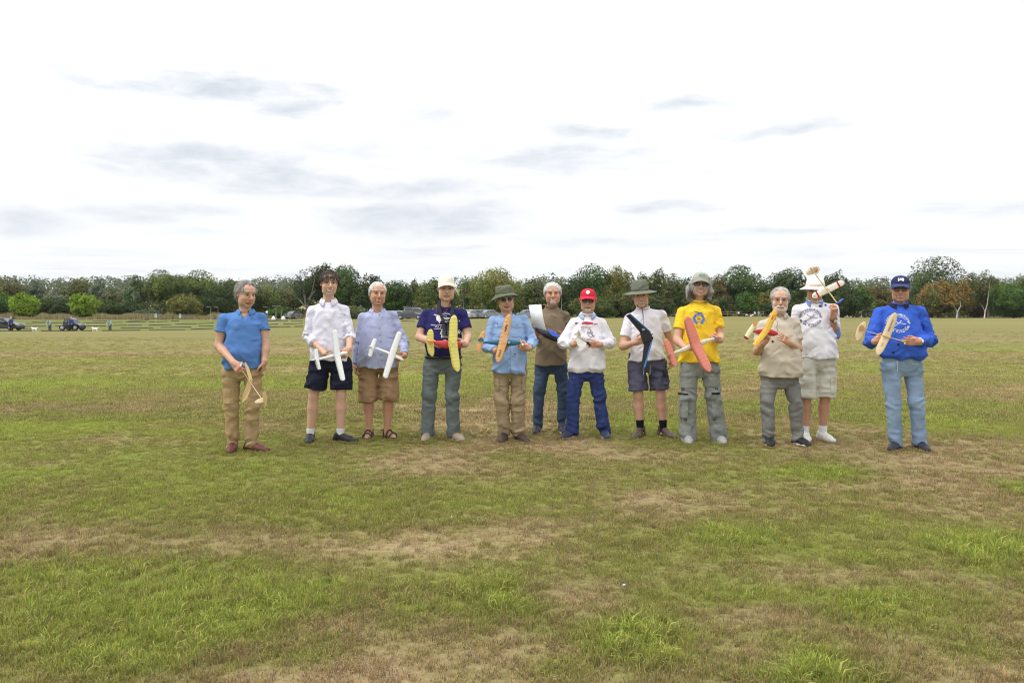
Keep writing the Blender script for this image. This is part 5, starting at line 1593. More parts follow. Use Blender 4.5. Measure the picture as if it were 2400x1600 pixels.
def ex4(S, x):
    capm = cloth('cap_cream', lin(232, 224, 206)); cap_hat(S, x['c'], x['R'], x['s'], x['root'], capm, capm)
    # printed front: dragonfly like drawing above lettering
    W = M_['white']; sh = []
    P = lambda pts: px_shape(x, pts)
    Z = lambda pts: P([(980 + a * .10204, 630 + b * .10204) for a, b in pts])
    for pts, w in (([(350, 1050), (420, 1060), (500, 1080), (540, 1120)], .008), ([(400, 1070), (415, 1130), (430, 1190)], .005), ([(530, 1040), (600, 1020), (690, 1030), (770, 1070)], .006), ([(545, 1100), (620, 1130), (700, 1130), (760, 1120)], .008),
                   ([(560, 1160), (620, 1210), (700, 1240), (740, 1235)], .007), ([(570, 1060), (640, 1080), (660, 1100)], .004), ([(290, 1280), (400, 1300), (500, 1290), (555, 1285)], .005), ([(370, 1375), (560, 1380)], .004),
                   ([(385, 1350), (420, 1310), (440, 1350)], .005), ([(450, 1360), (470, 1320)], .005), ([(500, 1360), (520, 1320), (550, 1330)], .005), ([(920, 1190), (950, 1192)], .006), ([(620, 1180), (700, 1190)], .004)):
        sh.append(stroke(Z(pts), w))
    sh.append(fan(Z([(420, 1080), (500, 1070), (540, 1120), (535, 1180), (510, 1200), (490, 1260), (465, 1200), (430, 1190), (410, 1140)])))
    sh.append(fan(Z([(555, 1105), (620, 1140), (740, 1115), (690, 1150), (600, 1150)])))
    ox = Z([(555, 1450), (560, 1530), (560, 1560)]); k = x['org'][1] / FPX
    for tx, sz, o, shr in (('Blenheim', 11.5, ox[0] + [.10, 0], .3), ('Radial Flyers', 4.6, ox[1] + [.055, 0], .2), ('& Rotors', 4.6, ox[2] + [.035, 0], .2)):
        v, f = text_tris(tx, sz * k * 1.25, .0012, shr); sh.append((v + o, f))
    print_on(x['bvh'], sh, 'chest_print', W, x['shirt'])
    mb = MB(); J = x['J']
    th = np.linspace(0, 2 * math.pi, 33)
    wl, wr_ = J(999, 833), J(1080, 833); cx = (wl[0] + wr_[0]) / 2; a = (wr_[0] - wl[0]) / 2 + .006; z = J(0, 836)[2]
    mb.tube([(cx + a * math.cos(t), -.01 + .142 * math.sin(t), z) for t in th], .016, 6, False); b = mb.build('belt', mat('belt_leather', (.012, .011, .011), rough=.4), x['trousers'], True)
    mb = MB(); mb.tube([(cx - .03, -.165, z - .014), (cx - .045, -.165, z), (cx - .03, -.165, z + .014)], .0035, 6); mb.build('buckle', M_['steel'], b, True)
    cord = mat('brown_cord', (.20, .06, .03), rough=.8); mb = MB()
    mb.tube([J(1021, 736, -.15), J(1024, 725, -.12), J(1027, 715, -.05), J(1042, 706, .07), J(1055, 710, -.06), J(1049, 724, -.12), J(1043, 733, -.15)], .003, 5); mb.build('neck_cord', cord, x['root'], True)
    # binoculars hang from the neck: a thing of its own
    o = empty('binoculars', x['org'] + J(1045, 772, -.2), 'black binoculars hanging on a wide strap over the navy shirt', 'binoculars')
    base = J(1045, 772, -.2); K = lambda px, py, dy: J(px, py, dy) - base
    for px in (1042, 1052):
        mb = MB(); mb.tube([K(px, 755, -.185), K(px, 762, -.19), K(px, 766, -.19), K(px, 787, -.195)], [.017, .019, .024, .026], 14); mb.build('barrel', mat('binocular_rubber', (.02, .022, .024), rough=.6, noise=.1), o, True)
    mb = MB(); mb.box(K(1047, 768, -.19), (.03, .03, .05)); mb.build('hinge', M_['black'], o)
    for pts in ([(1030, 703, -.03), (1027, 715, -.10), (1031, 728, -.145), (1036, 745, -.165), (1041, 757, -.185)], [(1057, 703, -.03), (1060, 715, -.10), (1060, 728, -.145), (1058, 745, -.165), (1052, 757, -.185)]):
        c_ = np.array([K(*p) for p in pts]); w = .017; V = np.concatenate([c_ - [w, 0, 0], c_ + [w, 0, 0], c_ + [w, .004, 0], c_ - [w, -.004, 0]]); n = 5
        make_mesh('strap', V, [(i, i + 1, n + i + 1, n + i) for i in range(4)] + [(3 * n + i, 3 * n + i + 1, 2 * n + i + 1, 2 * n + i) for i in range(4)], mat('strap_webbing', (.025, .027, .03), rough=.8), o)


def ex5(S, x):
    hm = cloth('hat_olive_cotton', lin(98, 104, 84), noise=.12)
    pr = [(.150, .028), (.142, .032), (.120, .042), (.100, .050), (.089, .056), (.088, .082), (.084, .110), (.074, .127), (.045, .135), (.01, .136)]
    wob = lambda th, k: np.where(k < 4, (-.045 * np.cos(th) ** 2 + .006 * np.cos(th) - .004 * np.sin(3 * th) - .006 * np.sin(th)) * (1 - k / 4), .003 * np.sin(5 * th))
    h = brim_hat(S, x['c'] + x['R'] @ np.array([0, .014, .020]), x['R'], x['s'], x['root'], hm, pr, wob)
    mb = MB(); mb.lathe([(.0965, .058), (.0985, .064), (.0965, .070)], 40, sy=1.12); make_mesh('hat_seam', x['c'] + x['R'] @ np.array([0, .014, .020]) + (np.concatenate(mb.v) * x['s']) @ x['R'].T, mb.f, hm, h)
    spectacles(x['c'], x['R'], x['s'], x['root'], M_['wire'], M_['lens'], 'sun', .0235, .020)
    m = S['shirt']['mat']
    placket(x, [(1191, 747), (1192, 790), (1193, 830), (1193, 872)], .026, m, M_['btn'], 6)
    for a, b in ((1158, 1180), (1200, 1224)):
        pocket(x, a, 757, b, 788, m, .006, .30, 'shirt')
    for px, py in ((1166, 759), (1212, 761)):
        v = project(x['bvh'], None, px_shape(x, [(px, py)]), .014)[0]; mb = MB(); mb.lathe([(.006, 0), (.006, .003), (.003, .004)], 10, c=v, R=np.array(Matrix.Rotation(math.radians(90), 3, 'X'))); mb.build('button', M_['btn'], x['shirt'], True)
    dark_disc(x, 1207, 829, .008, M_['hole'])
    lm = S['legs']['mat']
    pocket(x, 1158, 888, 1169, 915, lm, .010); pocket(x, 1224, 888, 1234, 915, lm, .010)
    for i in (0, 1):                                             # zip-off leg seams
        for z in (.62, .34):
            t = 0 if z > .5 else .5
            h_, k_ = x['hip'][i], x['kn'][i]; e = np.array([x['an'][i][0], x['an'][i][1], .05])
            p = h_ + (k_ - h_) * (h_[2] - z) / (h_[2] - k_[2]) if z > k_[2] else k_ + (e - k_) * (k_[2] - z) / (k_[2] - e[2])
            rr = np.interp(z, [.1, k_[2], h_[2]], [S['legs']['r'][2], S['legs']['r'][1], S['legs']['r'][0]]) + .002
            mb = MB(); mb.tube([p + rr * np.array([math.cos(b), math.sin(b), .05 * math.sin(2 * b)]) for b in np.linspace(0, 2 * math.pi, 25)], .006, 6, False); mb.build('zip_seam', lm, x['trousers'], True)


def ex6(S, x):
    v, f = stroke(px_shape(x, [(1289, 742), (1293, 739), (1296, 741), (1300, 743)]), .006); print_on(x['bvh'], [(v, f)], 'chest_motif', mat('faded_print', (.10, .085, .07), rough=.9), x['shirt'])


def ex7(S, x):
    cm = cloth('cap_red', lin(205, 28, 58)); e1, e2 = fan(ellipse2(0, .043, .022, .019, 20)), fan(ellipse2(.0, .040, .015, .008, 12, .3))
    o = cap_hat(S, x['c'], x['R'], x['s'], x['root'], cm, cm, ([e1], M_['white']))
    spectacles(x['c'], x['R'], x['s'], x['root'], M_['black'], M_['lens'], 'sun', .0265, .0215, .0022)
    P = lambda pts: px_shape(x, [(1340 + a * .05102, 740 + b * .05102) for a, b in pts])
    sh = lambda *a: print_on(x['bvh'], *a)
    sh([fan(P([(180, 315), (300, 295), (460, 300), (580, 275), (700, 265), (850, 285), (1000, 300), (1205, 310), (1205, 390), (180, 385)]))], 'chest_print', M_['purple'], x['shirt'], .004)
    sh([fan(P([(470, 320), (580, 300), (700, 290), (860, 305), (1000, 320), (1010, 385), (470, 385)]))], 'chest_print', M_['red'], x['shirt'], .0065)
    sh([fan(P([(1050, 350), (1195, 352), (1195, 388), (1050, 388)]))], 'chest_print', M_['red'], x['shirt'], .0065)
    sh([fan(P([(180, 388), (1205, 390), (1205, 440), (180, 425)]))], 'chest_print', M_['gold'], x['shirt'], .0055)
    sh([fan(P([(280, 345), (450, 320), (400, 365)]))], 'chest_print', M_['white'], x['shirt'], .007)
    k = x['org'][1] / FPX; sp = []
    v, f = text_tris('Bill Savoy', 6.2 * k, .0006, .25); sp.append((v + P([(665, 520)])[0], f))
    for c_ in ([(430, 740), (430, 620), (500, 590), (580, 610), (580, 720)], [(440, 650), (500, 640), (560, 650)], [(600, 740), (520, 735)]): sp.append(stroke(P(c_), .004))
    sh(sp, 'chest_lettering', M_['greyink'], x['shirt'])
    sp = []
    for c_, w in (([(740, 690), (760, 630), (830, 605), (890, 640), (900, 720)], .005), ([(735, 740), (735, 780), (760, 880), (800, 940), (880, 970), (960, 950)], .005), ([(740, 735), (790, 745), (840, 740), (840, 780), (780, 785), (740, 770)], .004),
                  ([(880, 640), (890, 720), (880, 800), (930, 840), (990, 920), (1020, 930)], .010), ([(940, 740), (975, 750), (970, 790), (935, 800)], .004), ([(790, 830), (830, 850)], .004), ([(960, 950), (1040, 960), (1080, 900)], .003)): sp.append(stroke(P(c_), w))
    v, f = text_tris("' years", 5.2 * k, .0006, .1); sp.append((v + P([(765, 1070)])[0], f))
    sh(sp, 'chest_lettering', M_['ink'], x['shirt'])
    lm = S['legs']['mat']
    pocket(x, 1333, 892, 1346, 928, lm, .012, .25); pocket(x, 1402, 890, 1414, 924, lm, .012, .25)


def ex8(S, x):
    hm = cloth('hat_felt', lin(112, 118, 100), noise=.08, bump=.15)
    pr = [(.172, .034), (.165, .030), (.135, .036), (.108, .044), (.092, .048), (.089, .080), (.083, .115), (.076, .148), (.066, .160), (.02, .150)]
    wob = lambda th, k: np.where(k < 4, (.014 * np.sin(th) - .010 * np.cos(th) ** 2) * (1 - k / 4), np.where(k > 7, -.010 * np.sin(th), 0))
    brim_hat(S, x['c'] + x['R'] @ np.array([0, .016, .012]), x['R'], x['s'], x['root'], hm, pr, wob, ([(.0905, .050), (.0925, .052), (.0895, .078), (.0872, .079)], cloth('hat_band_grey', lin(98, 98, 88))))
    P = lambda u, f, z: x['c'] + x['R'] @ (np.array([u, -f, z]) * x['s'])
    cd = mat('chin_cord', (.03, .025, .03), rough=.8); mb = MB()
    for sx in (-1, 1): mb.tube([P(sx * .078, .02, .02), P(sx * .070, .045, -.06), P(sx * .035, .075, -.112), P(0, .082, -.128)], .0028, 5)
    J = x['J']; mb.tube([J(1505, 723, -.13), J(1506, 735, -.15), J(1507, 747, -.165), J(1500, 752, -.17)], .0022, 5); mb.tube([J(1505, 723, -.13), J(1508, 738, -.15), J(1508, 762, -.165)], .0022, 5)
    t = mb.build('chin_cord', cd, x['root'], True); mb = MB(); mb.box(P(0, .083, -.128), (.014, .012, .012)); mb.build('toggle', M_['black'], t)
    lm = S['legs']['mat']
    pocket(x, 1554, 870, 1566, 900, lm, .016, .4, flap_m=mat('dark_trim', (.02, .02, .03), rough=.8))
    mb = MB()
    for px in (1509, 1524): mb.tube([J(px, 854, -.15), J(px, 866, -.155), J(px - 1, 878, -.15)], .003, 5)
    mb.build('drawstring', mat('pale_cord', (.35, .35, .4), rough=.9), x['trousers'], True)
    v, f = stroke(px_shape(x, [(1478, 742), (1495, 733), (1515, 730), (1535, 736), (1548, 752)]), .004); print_on(x['bvh'], [(v, f)], 'shirt_seam', S['shirt']['mat'], x['shirt'], .003)


def ex9(S, x):
    cm = cloth('cap_greige', lin(172, 172, 160)); k = x['org'][1] / FPX
    b = [stroke([(-.03, .040), (-.01, .052), (.02, .050), (.04, .040)], .005), stroke([(-.025, .034), (.0, .028), (.035, .034)], .006), stroke([(.0, .03), (.005, .06)], .004)]
    cap_hat(S, x['c'], x['R'], x['s'], x['root'], cm, cloth('cap_brim_grey', lin(140, 142, 135)), (b, mat('teal_print', (.06, .22, .20), rough=.8)))
    spectacles(x['c'], x['R'], x['s'], x['root'], mat('bronze_frame', (.2, .13, .09), rough=.3, metal=.5), mat('tinted_lens', (.05, .03, .025), rough=.1, spec=.5), 'spec', .025, .0165, .0014)
    P = lambda pts: px_shape(x, [(1570 + a * .0957, 630 + b * .0957) for a, b in pts])
    o = P([(728, 1220)])[0]; r = (P([(868, 1220)])[0] - o)[0]
    sh = []
    for a0, a1 in ((70, 110), (118, 168), (172, 250), (-70, 8), (14, 62)):
        t = np.radians(np.linspace(a0, a1, 14)); i = np.stack([np.cos(t), np.sin(t)], 1)
        V = np.concatenate([o + i * r, o + i * r * .62]); sh.append((V, [(j, j + 1, 14 + j + 1, 14 + j) for j in range(13)]))
    t = np.radians(np.linspace(200, 340, 20)); sh.append(stroke(o + np.stack([np.cos(t), np.sin(t)], 1) * r * .52, r * .06))
    print_on(x['bvh'], sh, 'chest_emblem', M_['bluep'], x['shirt'])
    sh = []
    for q in (0, 60, 120):
        e = ellipse2(o[0], o[1], r * 1.62, r * .52, 40, math.radians(q + 25)); sh.append(stroke(np.concatenate([e, e[:1]]), r * .028))
    for a in range(-2, 3): sh.append(stroke(o + np.array([(-.28, a * .11), (0, a * .11 + .02), (.28, a * .11)]) * r, r * .05))
    for sx in (-1, 1): sh.append(stroke(o + np.array([(sx * .1, -1.0), (sx * .42, -1.5)]) * r, r * .04))
    print_on(x['bvh'], sh, 'chest_emblem', mat('brown_ink', (.16, .12, .10), rough=.8), x['shirt'])
    print_on(x['bvh'], [stroke(P([(615, 1030), (720, 1068), (830, 1090)]), r * .11)], 'chest_emblem', M_['ink'], x['shirt'], .006)
    lm = S['legs']['mat']; dk = mat('dark_webbing', (.015, .015, .017), rough=.8)
    q = lambda a, b: (1600 + a * .14035, 840 + b * .14035)
    for (a, b, c_, d, fl) in ((-35, 235, 212, 485, .28), (368, 215, 605, 470, .30)):
        pocket(x, *q(a, b), *q(c_, d), lm, .009, fl)
    for (a, b, c_, d) in ((-40, 610, 85, 985), (490, 600, 640, 965)):
        pocket(x, *q(a, b), *q(c_, d), lm, .03, .24)
    for (a, b, c_, d) in ((-50, 582, 92, 610), (482, 565, 622, 600)): pocket(x, *q(a, b), *q(c_, d), dk, .012, 0)
    J = x['J']
    for a, b in ((15, 510), (565, 490), (50, 1020), (530, 1010)):
        v = project(x['tbvh'], None, px_shape(x, [q(a, b)], -.1), .014)[0]; mb = MB()
        mb.tube([v + np.array([.014 * math.cos(t), 0, .016 * math.sin(t)]) for t in np.linspace(math.pi, 2 * math.pi, 9)] + [v + np.array([.014, 0, .004]), v + np.array([-.014, 0, .004])], .004, 6); mb.build('ring_buckle', M_['black'], x['trousers'], True)


def ex10(S, x):
    spectacles(x['c'], x['R'], x['s'], x['root'], M_['wire'], None, 'spec', .025, .019, .0015)
    placket(x, [(1822, 750), (1822, 762), (1821, 776)], .026, S['shirt']['mat'], M_['btnw'], 2)
    mb = MB(); J = x['J']; mb.tube([J(1823, 752, -.165), J(1823, 758, -.175), J(1820, 767, -.185), J(1824, 777, -.2)], .0026, 5); mb.build('neck_cord', mat('brown_cord2', (.16, .09, .06), rough=.8), x['root'], True)
    dark_disc(x, 1812, 800, .011, M_['hole'])


def ex11(S, x):
    hm = cloth('hat_cream', lin(240, 236, 226))
    pr = [(.148, .030), (.142, .028), (.122, .036), (.102, .043), (.091, .048), (.088, .074), (.083, .100), (.072, .118), (.045, .127), (.01, .129)]
    wob = lambda th, k: np.where(k < 4, (-.022 * np.cos(th) ** 2 + .004 * np.sin(2 * th) + .020 * np.sin(th)) * (1 - k / 4), 0)
    brim_hat(S, x['c'] + x['R'] @ np.array([0, .016, .002]), x['R'], x['s'], x['root'], hm, pr, wob, ([(.0905, .050), (.0925, .053), (.0905, .066), (.0885, .068)], cloth('hat_band_white', lin(222, 214, 200))))
    spectacles(x['c'], x['R'], x['s'], x['root'], M_['wire'], mat('plum_lens', (.05, .012, .016), rough=.08, spec=.6), 'sun', .0245, .0225, .0014)
    club_logo(x, 1906, 744, 21.5, M_['navyink'])
    dark_disc(x, 1926.5, 717, .0125, M_['hole']); dark_disc(x, 1942, 714.5, .0125, M_['hole'])
    watch(x, 1, .04, M_['leather'], M_['dial'])
    a, b = x['el'][1], x['wr'][1]; d = (b - a) / np.linalg.norm(b - a); u = np.cross(d, [0, 1, 0]); u /= np.linalg.norm(u); w = np.cross(d, u); sm = cloth('undershirt_blue', lin(125, 155, 225)); mb = MB()
    L = [-.075, -.04, 0, .03, .055, .075]; rr = [.03, .060, .066, .062, .060, .052]
    mb.tube([a + d * q for q in L], rr, 16); mb.build('rolled_cuff', sm, x['shirt'], True)
    mb = MB(); mb.tube([a + d * q for q in (.052, .066, .080, .088)], [.055, .064, .063, .05], 16); mb.build('rolled_cuff', sm, x['shirt'], True)
    pocket(x, 1945, 886, 1961, 920, S['legs']['mat'], .016, .25)


def ex12(S, x):
    cm = cloth('cap_navy', lin(38, 44, 88)); sh = []
    v, f = text_tris('160', .038, .003); v[:, 1] += .040; sh.append((v, f))
    cap_hat(S, x['c'], x['R'], x['s'], x['root'], cm, cloth('cap_brim_navy', lin(58, 72, 115)), (sh, M_['white']))
    spectacles(x['c'], x['R'], x['s'], x['root'], mat('tortoise_frame', (.10, .04, .03), rough=.3), mat('rose_lens', (.12, .05, .04), rough=.1, spec=.5), 'spec', .0255, .021, .0022)
    club_logo(x, 2110, 757.5, 22.5, M_['white'])
    watch(x, 1, .025, M_['steel'], M_['dial'])
    dark_disc(x, 2106, 807, .012, M_['hole']); dark_disc(x, 2097, 826, .010, M_['hole'])
    lm = S['legs']['mat']; J = x['J']
    st = px_shape(x, [(2103, 843), (2104, 856), (2106, 872)], -.1); print_on(x['tbvh'], [stroke(st, .006)], 'fly_seam', mat('denim_seam', (.42, .50, .58), rough=.9), x['trousers'])
    for pts in ([(2074, 842), (2076, 848), (2082, 850)], [(2132, 843), (2137, 851), (2150, 853)]): print_on(x['tbvh'], [stroke(px_shape(x, pts, -.1), .005)], 'pocket_seam', mat('denim_seam', (.42, .50, .58)), x['trousers'])
    for py in (848, 855, 862, 869):
        v = project(x['tbvh'], None, px_shape(x, [(2105, py)], -.1), .006)[0]; mb = MB(); mb.lathe([(.007, 0), (.007, .003), (.003, .004)], 10, c=v, R=np.array(Matrix.Rotation(math.radians(90), 3, 'X'))); mb.build('button', M_['steel'], x['trousers'], True)


DENIM = lambda n, c: mat(n, c, rough=.9, noise=.28, nscale=5, bump=.3, bscale=60, spec=.1, bdist=.01)
SPEC = [
    dict(id=1, seed=21, label='man in blue polo and khaki trousers, glancing down at the balsa glider in his hand', D=8.28, cx=568, skin=FA, hs=1.05, chin=(580, 720), yaw=30, pitch=9, roll=2, hdy=-.02, nb=(574, 731), tyaw=0,
         sh=[(527, 740, -.02), (611, 738, .04)], el=[(510, 810, -.08), (625, 808, .02)], wr=[(548, 850, -.30), (620, 846, -.05)], hand=[HG((562, 870, -.35), (.35, .8, -.2), .85, .7), HG((617, 866, -.03), (-1, 0, .1), .45, .3)],
         hip=[(543, 884), (594, 884)], kn=[(542, 952), (592, 952)], an=[(545, 1040), (589, 1037)], feet=(.0, 1.0), smile=.35, jaw=1.08, brow=(.22, .17, .14),
         hair=dict(col=(.30, .275, .25), thick=.020, line=.085, n=1500, len=.035, mess=.7, puff=.7, comb=(0, .6, .0), recede=True, amp=.010),
         shirt=dict(type='polo', mat=cloth('polo_blue', lin(82, 128, 196)), sec=[(865, 524, 613, .125, -.02), (825, 527, 614, .135, -.03), (786, 532, 613, .125, -.02), (760, 530, 614, .118, -.01)], sl=(.50, .50), sr=(.066, .064, .05), vee=.10, fold=.009, collar=dict(gap=26, tip=.028, fall=.042)),
         legs=dict(mat=cloth('trousers_khaki', lin(170, 143, 102)), r=(.094, .072, .064), waist=(858, 526, 612, .118, -.01)), shoes=dict(mat=SHOE('shoe_brown', (.11, .032, .025)), sole=M_['rubber'], lace=M_['leather']), extra=ex1),
    dict(id=2, seed=22, label='tall young man in white shirt and navy shorts holding a white glider upright', D=8.87, cx=770, skin=FB, hs=1.08, chin=(773, 691), yaw=8, pitch=2, roll=2, nb=(769, 706),
         sh=[(733, 722), (806, 720)], el=[(716, 788, -.03), (826, 786, -.03)], wr=[(762, 829, -.24), (818, 817, -.24)], hand=[HG((785, 836, -.28), (.1, .3, 1), .55, .5), HG((806, 833, -.30), (-.3, .9, .2), 1.0, .9)],
         hip=[(750, 864), (801, 864)], kn=[(735, 931), (799, 931)], an=[(727, 1019), (798, 1016)], feet=(-.02, 1.05), smile=.9, teeth=1, jaw=.88, brow=(.08, .05, .035),
         hair=dict(col=(.060, .034, .026), fringe=True, thick=.020, line=.066, n=1600, len=.030, mess=.35, puff=.25, comb=(.15, -.35, -.5), amp=.007),
         shirt=dict(type='shirt', mat=cloth('shirt_white_linen', lin(226, 224, 240), bump=.6), sec=[(846, 724, 822, .125, -.02), (805, 731, 817, .125, -.02), (765, 734, 814, .12, -.01)], sl=(1.40, 1.35), sr=(.066, .060, .055), vee=.03, fold=.011, collar=dict(gap=22, tip=.05, fall=.05, stand=.035)),
         legs=dict(mat=cloth('shorts_navy', lin(22, 24, 50), bump=.4), r=(.112, .118, 0), hem=(912, 912), waist=(845, 728, 818, .118, 0)), shoes=dict(mat=SHOE('shoe_black', (.02, .02, .022)), sole=M_['rubber'], sock=(.16, cloth('sock_white', lin(225, 225, 228))), lace=M_['rubber']), extra=ex2),
    dict(id=3, seed=23, label='white haired man in pale blue shirt and tan shorts, sandals on his feet', D=9.14, cx=886, skin=FC, hs=1.05, chin=(887, 714), yaw=10, pitch=2, roll=3, nb=(884, 729),
         sh=[(851, 737), (920, 732)], el=[(834, 801, .02), (952, 803, -.02)], wr=[(833, 856, .0), (948, 834, -.22)], hand=[HG((835, 880, -.04), (1, 0, .1), 1.0, .8), HG((934, 843, -.30), (-.2, .6, .7), .9, .7)],
         hip=[(863, 866), (912, 866)], kn=[(863, 940), (911, 937)], an=[(865, 1016), (907, 1010)], feet=(-.1, .62), smile=.8, teeth=.6, jaw=1.06, brow=(.35, .32, .3),
         hair=dict(col=WHT, thick=.016, line=.078, n=1300, len=.03, mess=.3, puff=.25, comb=(-.3, .8, -.1)),
         shirt=dict(type='shirt', mat=cloth('shirt_pale_blue', lin(172, 178, 212), bump=.5), sec=[(862, 838, 935, .13, -.03), (820, 841, 932, .14, -.04), (776, 845, 929, .13, -.02)], sl=(1.92, 1.86), sr=(.066, .060, .050), vee=.05, fold=.011, collar=dict(gap=26, tip=.035, fall=.042)),
         legs=dict(mat=cloth('shorts_tan', lin(160, 128, 92)), r=(.104, .116, 0), hem=(942, 940), waist=(850, 841, 932, .12, -.02)), shoes=dict(sandal=True, mat=SHOE('sandal_brown', (.045, .03, .025))), extra=ex3),
    dict(id=4, seed=24, cap_up=.020, label='man in navy printed T-shirt and cream cap with a yellow winged model', D=9.02, cx=1038, skin=FB, hs=1.06, chin=(1047, 704), yaw=4, pitch=0, roll=1, nb=(1046, 722),
         sh=[(1000, 731), (1083, 729)], el=[(980, 790, -.06), (1099, 788, -.06)], wr=[(1028, 808, -.26), (1091, 807, -.26)], hand=[HG((1052, 812, -.29), (0, .3, 1), .4, .6), HG((1077, 808, -.30), (-.3, .7, .4), 1.0, .8)],
         hip=[(1012, 869), (1061, 869)], kn=[(1006, 940), (1060, 940)], an=[(1002, 1024), (1063, 1021)], feet=(-.15, .55), smile=.55, jaw=1.1, brow=(.12, .08, .06),
         hair=dict(cap=True, col=(.045, .03, .025), thick=.010, line=.040, n=500, len=.03, mess=.3, comb=(0, -.4, -.6)),
         shirt=dict(type='tee', mat=cloth('tee_navy', lin(34, 30, 96)), sec=[(834, 998, 1080, .135, -.02), (800, 995, 1082, .15, -.035), (766, 996, 1084, .135, -.02)], sl=(.62, .66), sr=(.072, .074, .05), fold=.009),
         legs=dict(mat=cloth('trousers_grey_green', lin(100, 110, 110)), r=(.100, .077, .076), waist=(832, 1000, 1079, .125, -.01)), shoes=dict(mat=SHOE('shoe_taupe', (.27, .215, .165)), sole=mat('sole_taupe', (.3, .25, .2), rough=.8)), extra=ex4),
    dict(id=5, seed=25, label='man in olive bucket hat and sunglasses, light blue shirt, orange winged model across him', D=8.96, cx=1193, skin=FA, hs=1.04, chin=(1190, 728), yaw=8, pitch=2, roll=-7, nb=(1188, 741),
         sh=[(1156, 745), (1228, 742)], el=[(1135, 812, -.04), (1254, 800, -.04)], wr=[(1163, 822, -.25), (1239, 816, -.25)], hand=[HG((1183, 818, -.28), (0, .4, .9), .5, .5), HG((1219, 812, -.29), (-.2, .8, .4), .9, .8)],
         hip=[(1176, 881), (1215, 881)], kn=[(1176, 948), (1213, 948)], an=[(1181, 1027), (1217, 1024)], feet=(-.1, .42), smile=.6, jaw=1.05, eyes=False,
         hair=dict(cap=True, col=(.2, .17, .15), thick=.008, line=.06, n=250, len=.02, mess=.2, comb=(0, 0, -1)),
         shirt=dict(type='shirt', mat=cloth('shirt_light_blue', lin(142, 172, 216), bump=.5), sec=[(874, 1153, 1238, .135, -.02), (835, 1154, 1236, .135, -.025), (780, 1154, 1233, .125, -.015)], sl=(1.84, 1.84), sr=(.066, .062, .052), vee=.04, fold=.013, collar=dict(gap=24, tip=.045, fall=.05, stand=.03)),
         legs=dict(mat=cloth('trousers_stone', lin(160, 140, 108)), r=(.089, .078, .070), waist=(858, 1156, 1236, .118, 0), fold=.011), shoes=dict(mat=SHOE('shoe_dark_brown', (.055, .036, .03)), sole=M_['rubber']), extra=ex5),
    dict(id=6, seed=26, label='smiling white haired man in brown T-shirt and dark jeans standing behind the others', D=9.60, cx=1289, skin=FC, hs=1.05, chin=(1296, 713), yaw=3, pitch=0, roll=0, nb=(1293, 720),
         sh=[(1262, 736), (1325, 733)], el=[(1248, 792, .06), (1336, 790, .06)], wr=[(1254, 785, -.18), (1318, 790, -.2)], hand=[HG((1263, 774, -.27), (.4, .6, .5), .8, .6), HG((1305, 791, -.27), (-.2, .5, .8), .7, .6)],
         hip=[(1272, 868), (1313, 868)], kn=[(1264, 933), (1319, 933)], an=[(1259, 1000), (1318, 1000)], feet=(-.12, .1), smile=1.0, teeth=1, beard='goatee', beard_col=(.66, .62, .58), jaw=1.04, brow=(.4, .36, .32),
         hair=dict(col=WHT, thick=.022, line=.076, n=1500, len=.035, mess=.45, puff=.4, comb=(0, .8, .0), amp=.007),
         shirt=dict(type='tee', mat=cloth('tee_brown', lin(130, 114, 92)), sec=[(856, 1254, 1329, .13, -.02), (820, 1256, 1329, .135, -.03), (776, 1260, 1328, .13, -.02)], sl=(.6, .6), sr=(.064, .066, .05), fold=.009),
         legs=dict(mat=DENIM('jeans_dark', lin(62, 82, 108)), r=(.090, .065, .058), waist=(850, 1256, 1327, .12, 0)), shoes=dict(mat=SHOE('shoe_ink', (.03, .032, .045)), sole=M_['solew'], lace=M_['solew']), extra=ex6),
    dict(id=7, seed=27, label='man in red cap and sunglasses, white printed sweatshirt and navy trousers', D=9.21, cx=1376, skin=FA, hs=1.04, chin=(1377, 730), yaw=-2, pitch=1, roll=1, nb=(1377, 738),
         sh=[(1346, 750), (1409, 750)], el=[(1314, 803, -.04), (1436, 803, -.04)], wr=[(1344, 807, -.24), (1405, 807, -.24)], hand=[HG((1362, 801, -.27), (0, .9, .2), .7, .7, s=.98), HG((1384, 808, -.28), (-.1, .9, .2), .5, .9, s=.98)],
         hip=[(1352, 886), (1396, 886)], kn=[(1344, 950), (1405, 950)], an=[(1341, 1016), (1416, 1018)], feet=(-.55, .1), smile=.4, beard='goatee', beard_col=(.66, .62, .58), eyes=False, jaw=.98,
         hair=dict(cap=True, col=(.5, .47, .43), thick=.006, line=.06, n=250, len=.02, mess=.2, comb=(0, 0, -1)),
         shirt=dict(type='sweat', mat=cloth('sweatshirt_white', lin(236, 234, 242), bump=.25), sec=[(871, 1334, 1414, .130, -.01), (862, 1330, 1418, .142, -.02), (830, 1331, 1417, .145, -.025), (790, 1333, 1415, .135, -.02)], sl=(1.86, 1.86), sr=(.070, .068, .050), fold=.012, collar=dict(gap=24, tip=.045, fall=.045, stand=.028, mat=cloth('undershirt_sky', lin(178, 200, 238)))),
         legs=dict(mat=cloth('trousers_navy', lin(44, 60, 116)), r=(.094, .073, .076), waist=(862, 1332, 1416, .12, 0)), shoes=dict(mat=SHOE('trainer_navy', (.025, .035, .075)), sole=M_['solew'], lace=M_['solew']), extra=ex7),
    dict(id=8, seed=28, label='man in grey felt hat, white T-shirt and slate shorts hugging a black flying wing', D=9.18, cx=1520, skin=FD, hs=1.04, chin=(1504, 719), yaw=2, pitch=3, roll=-5, nb=(1507, 724),
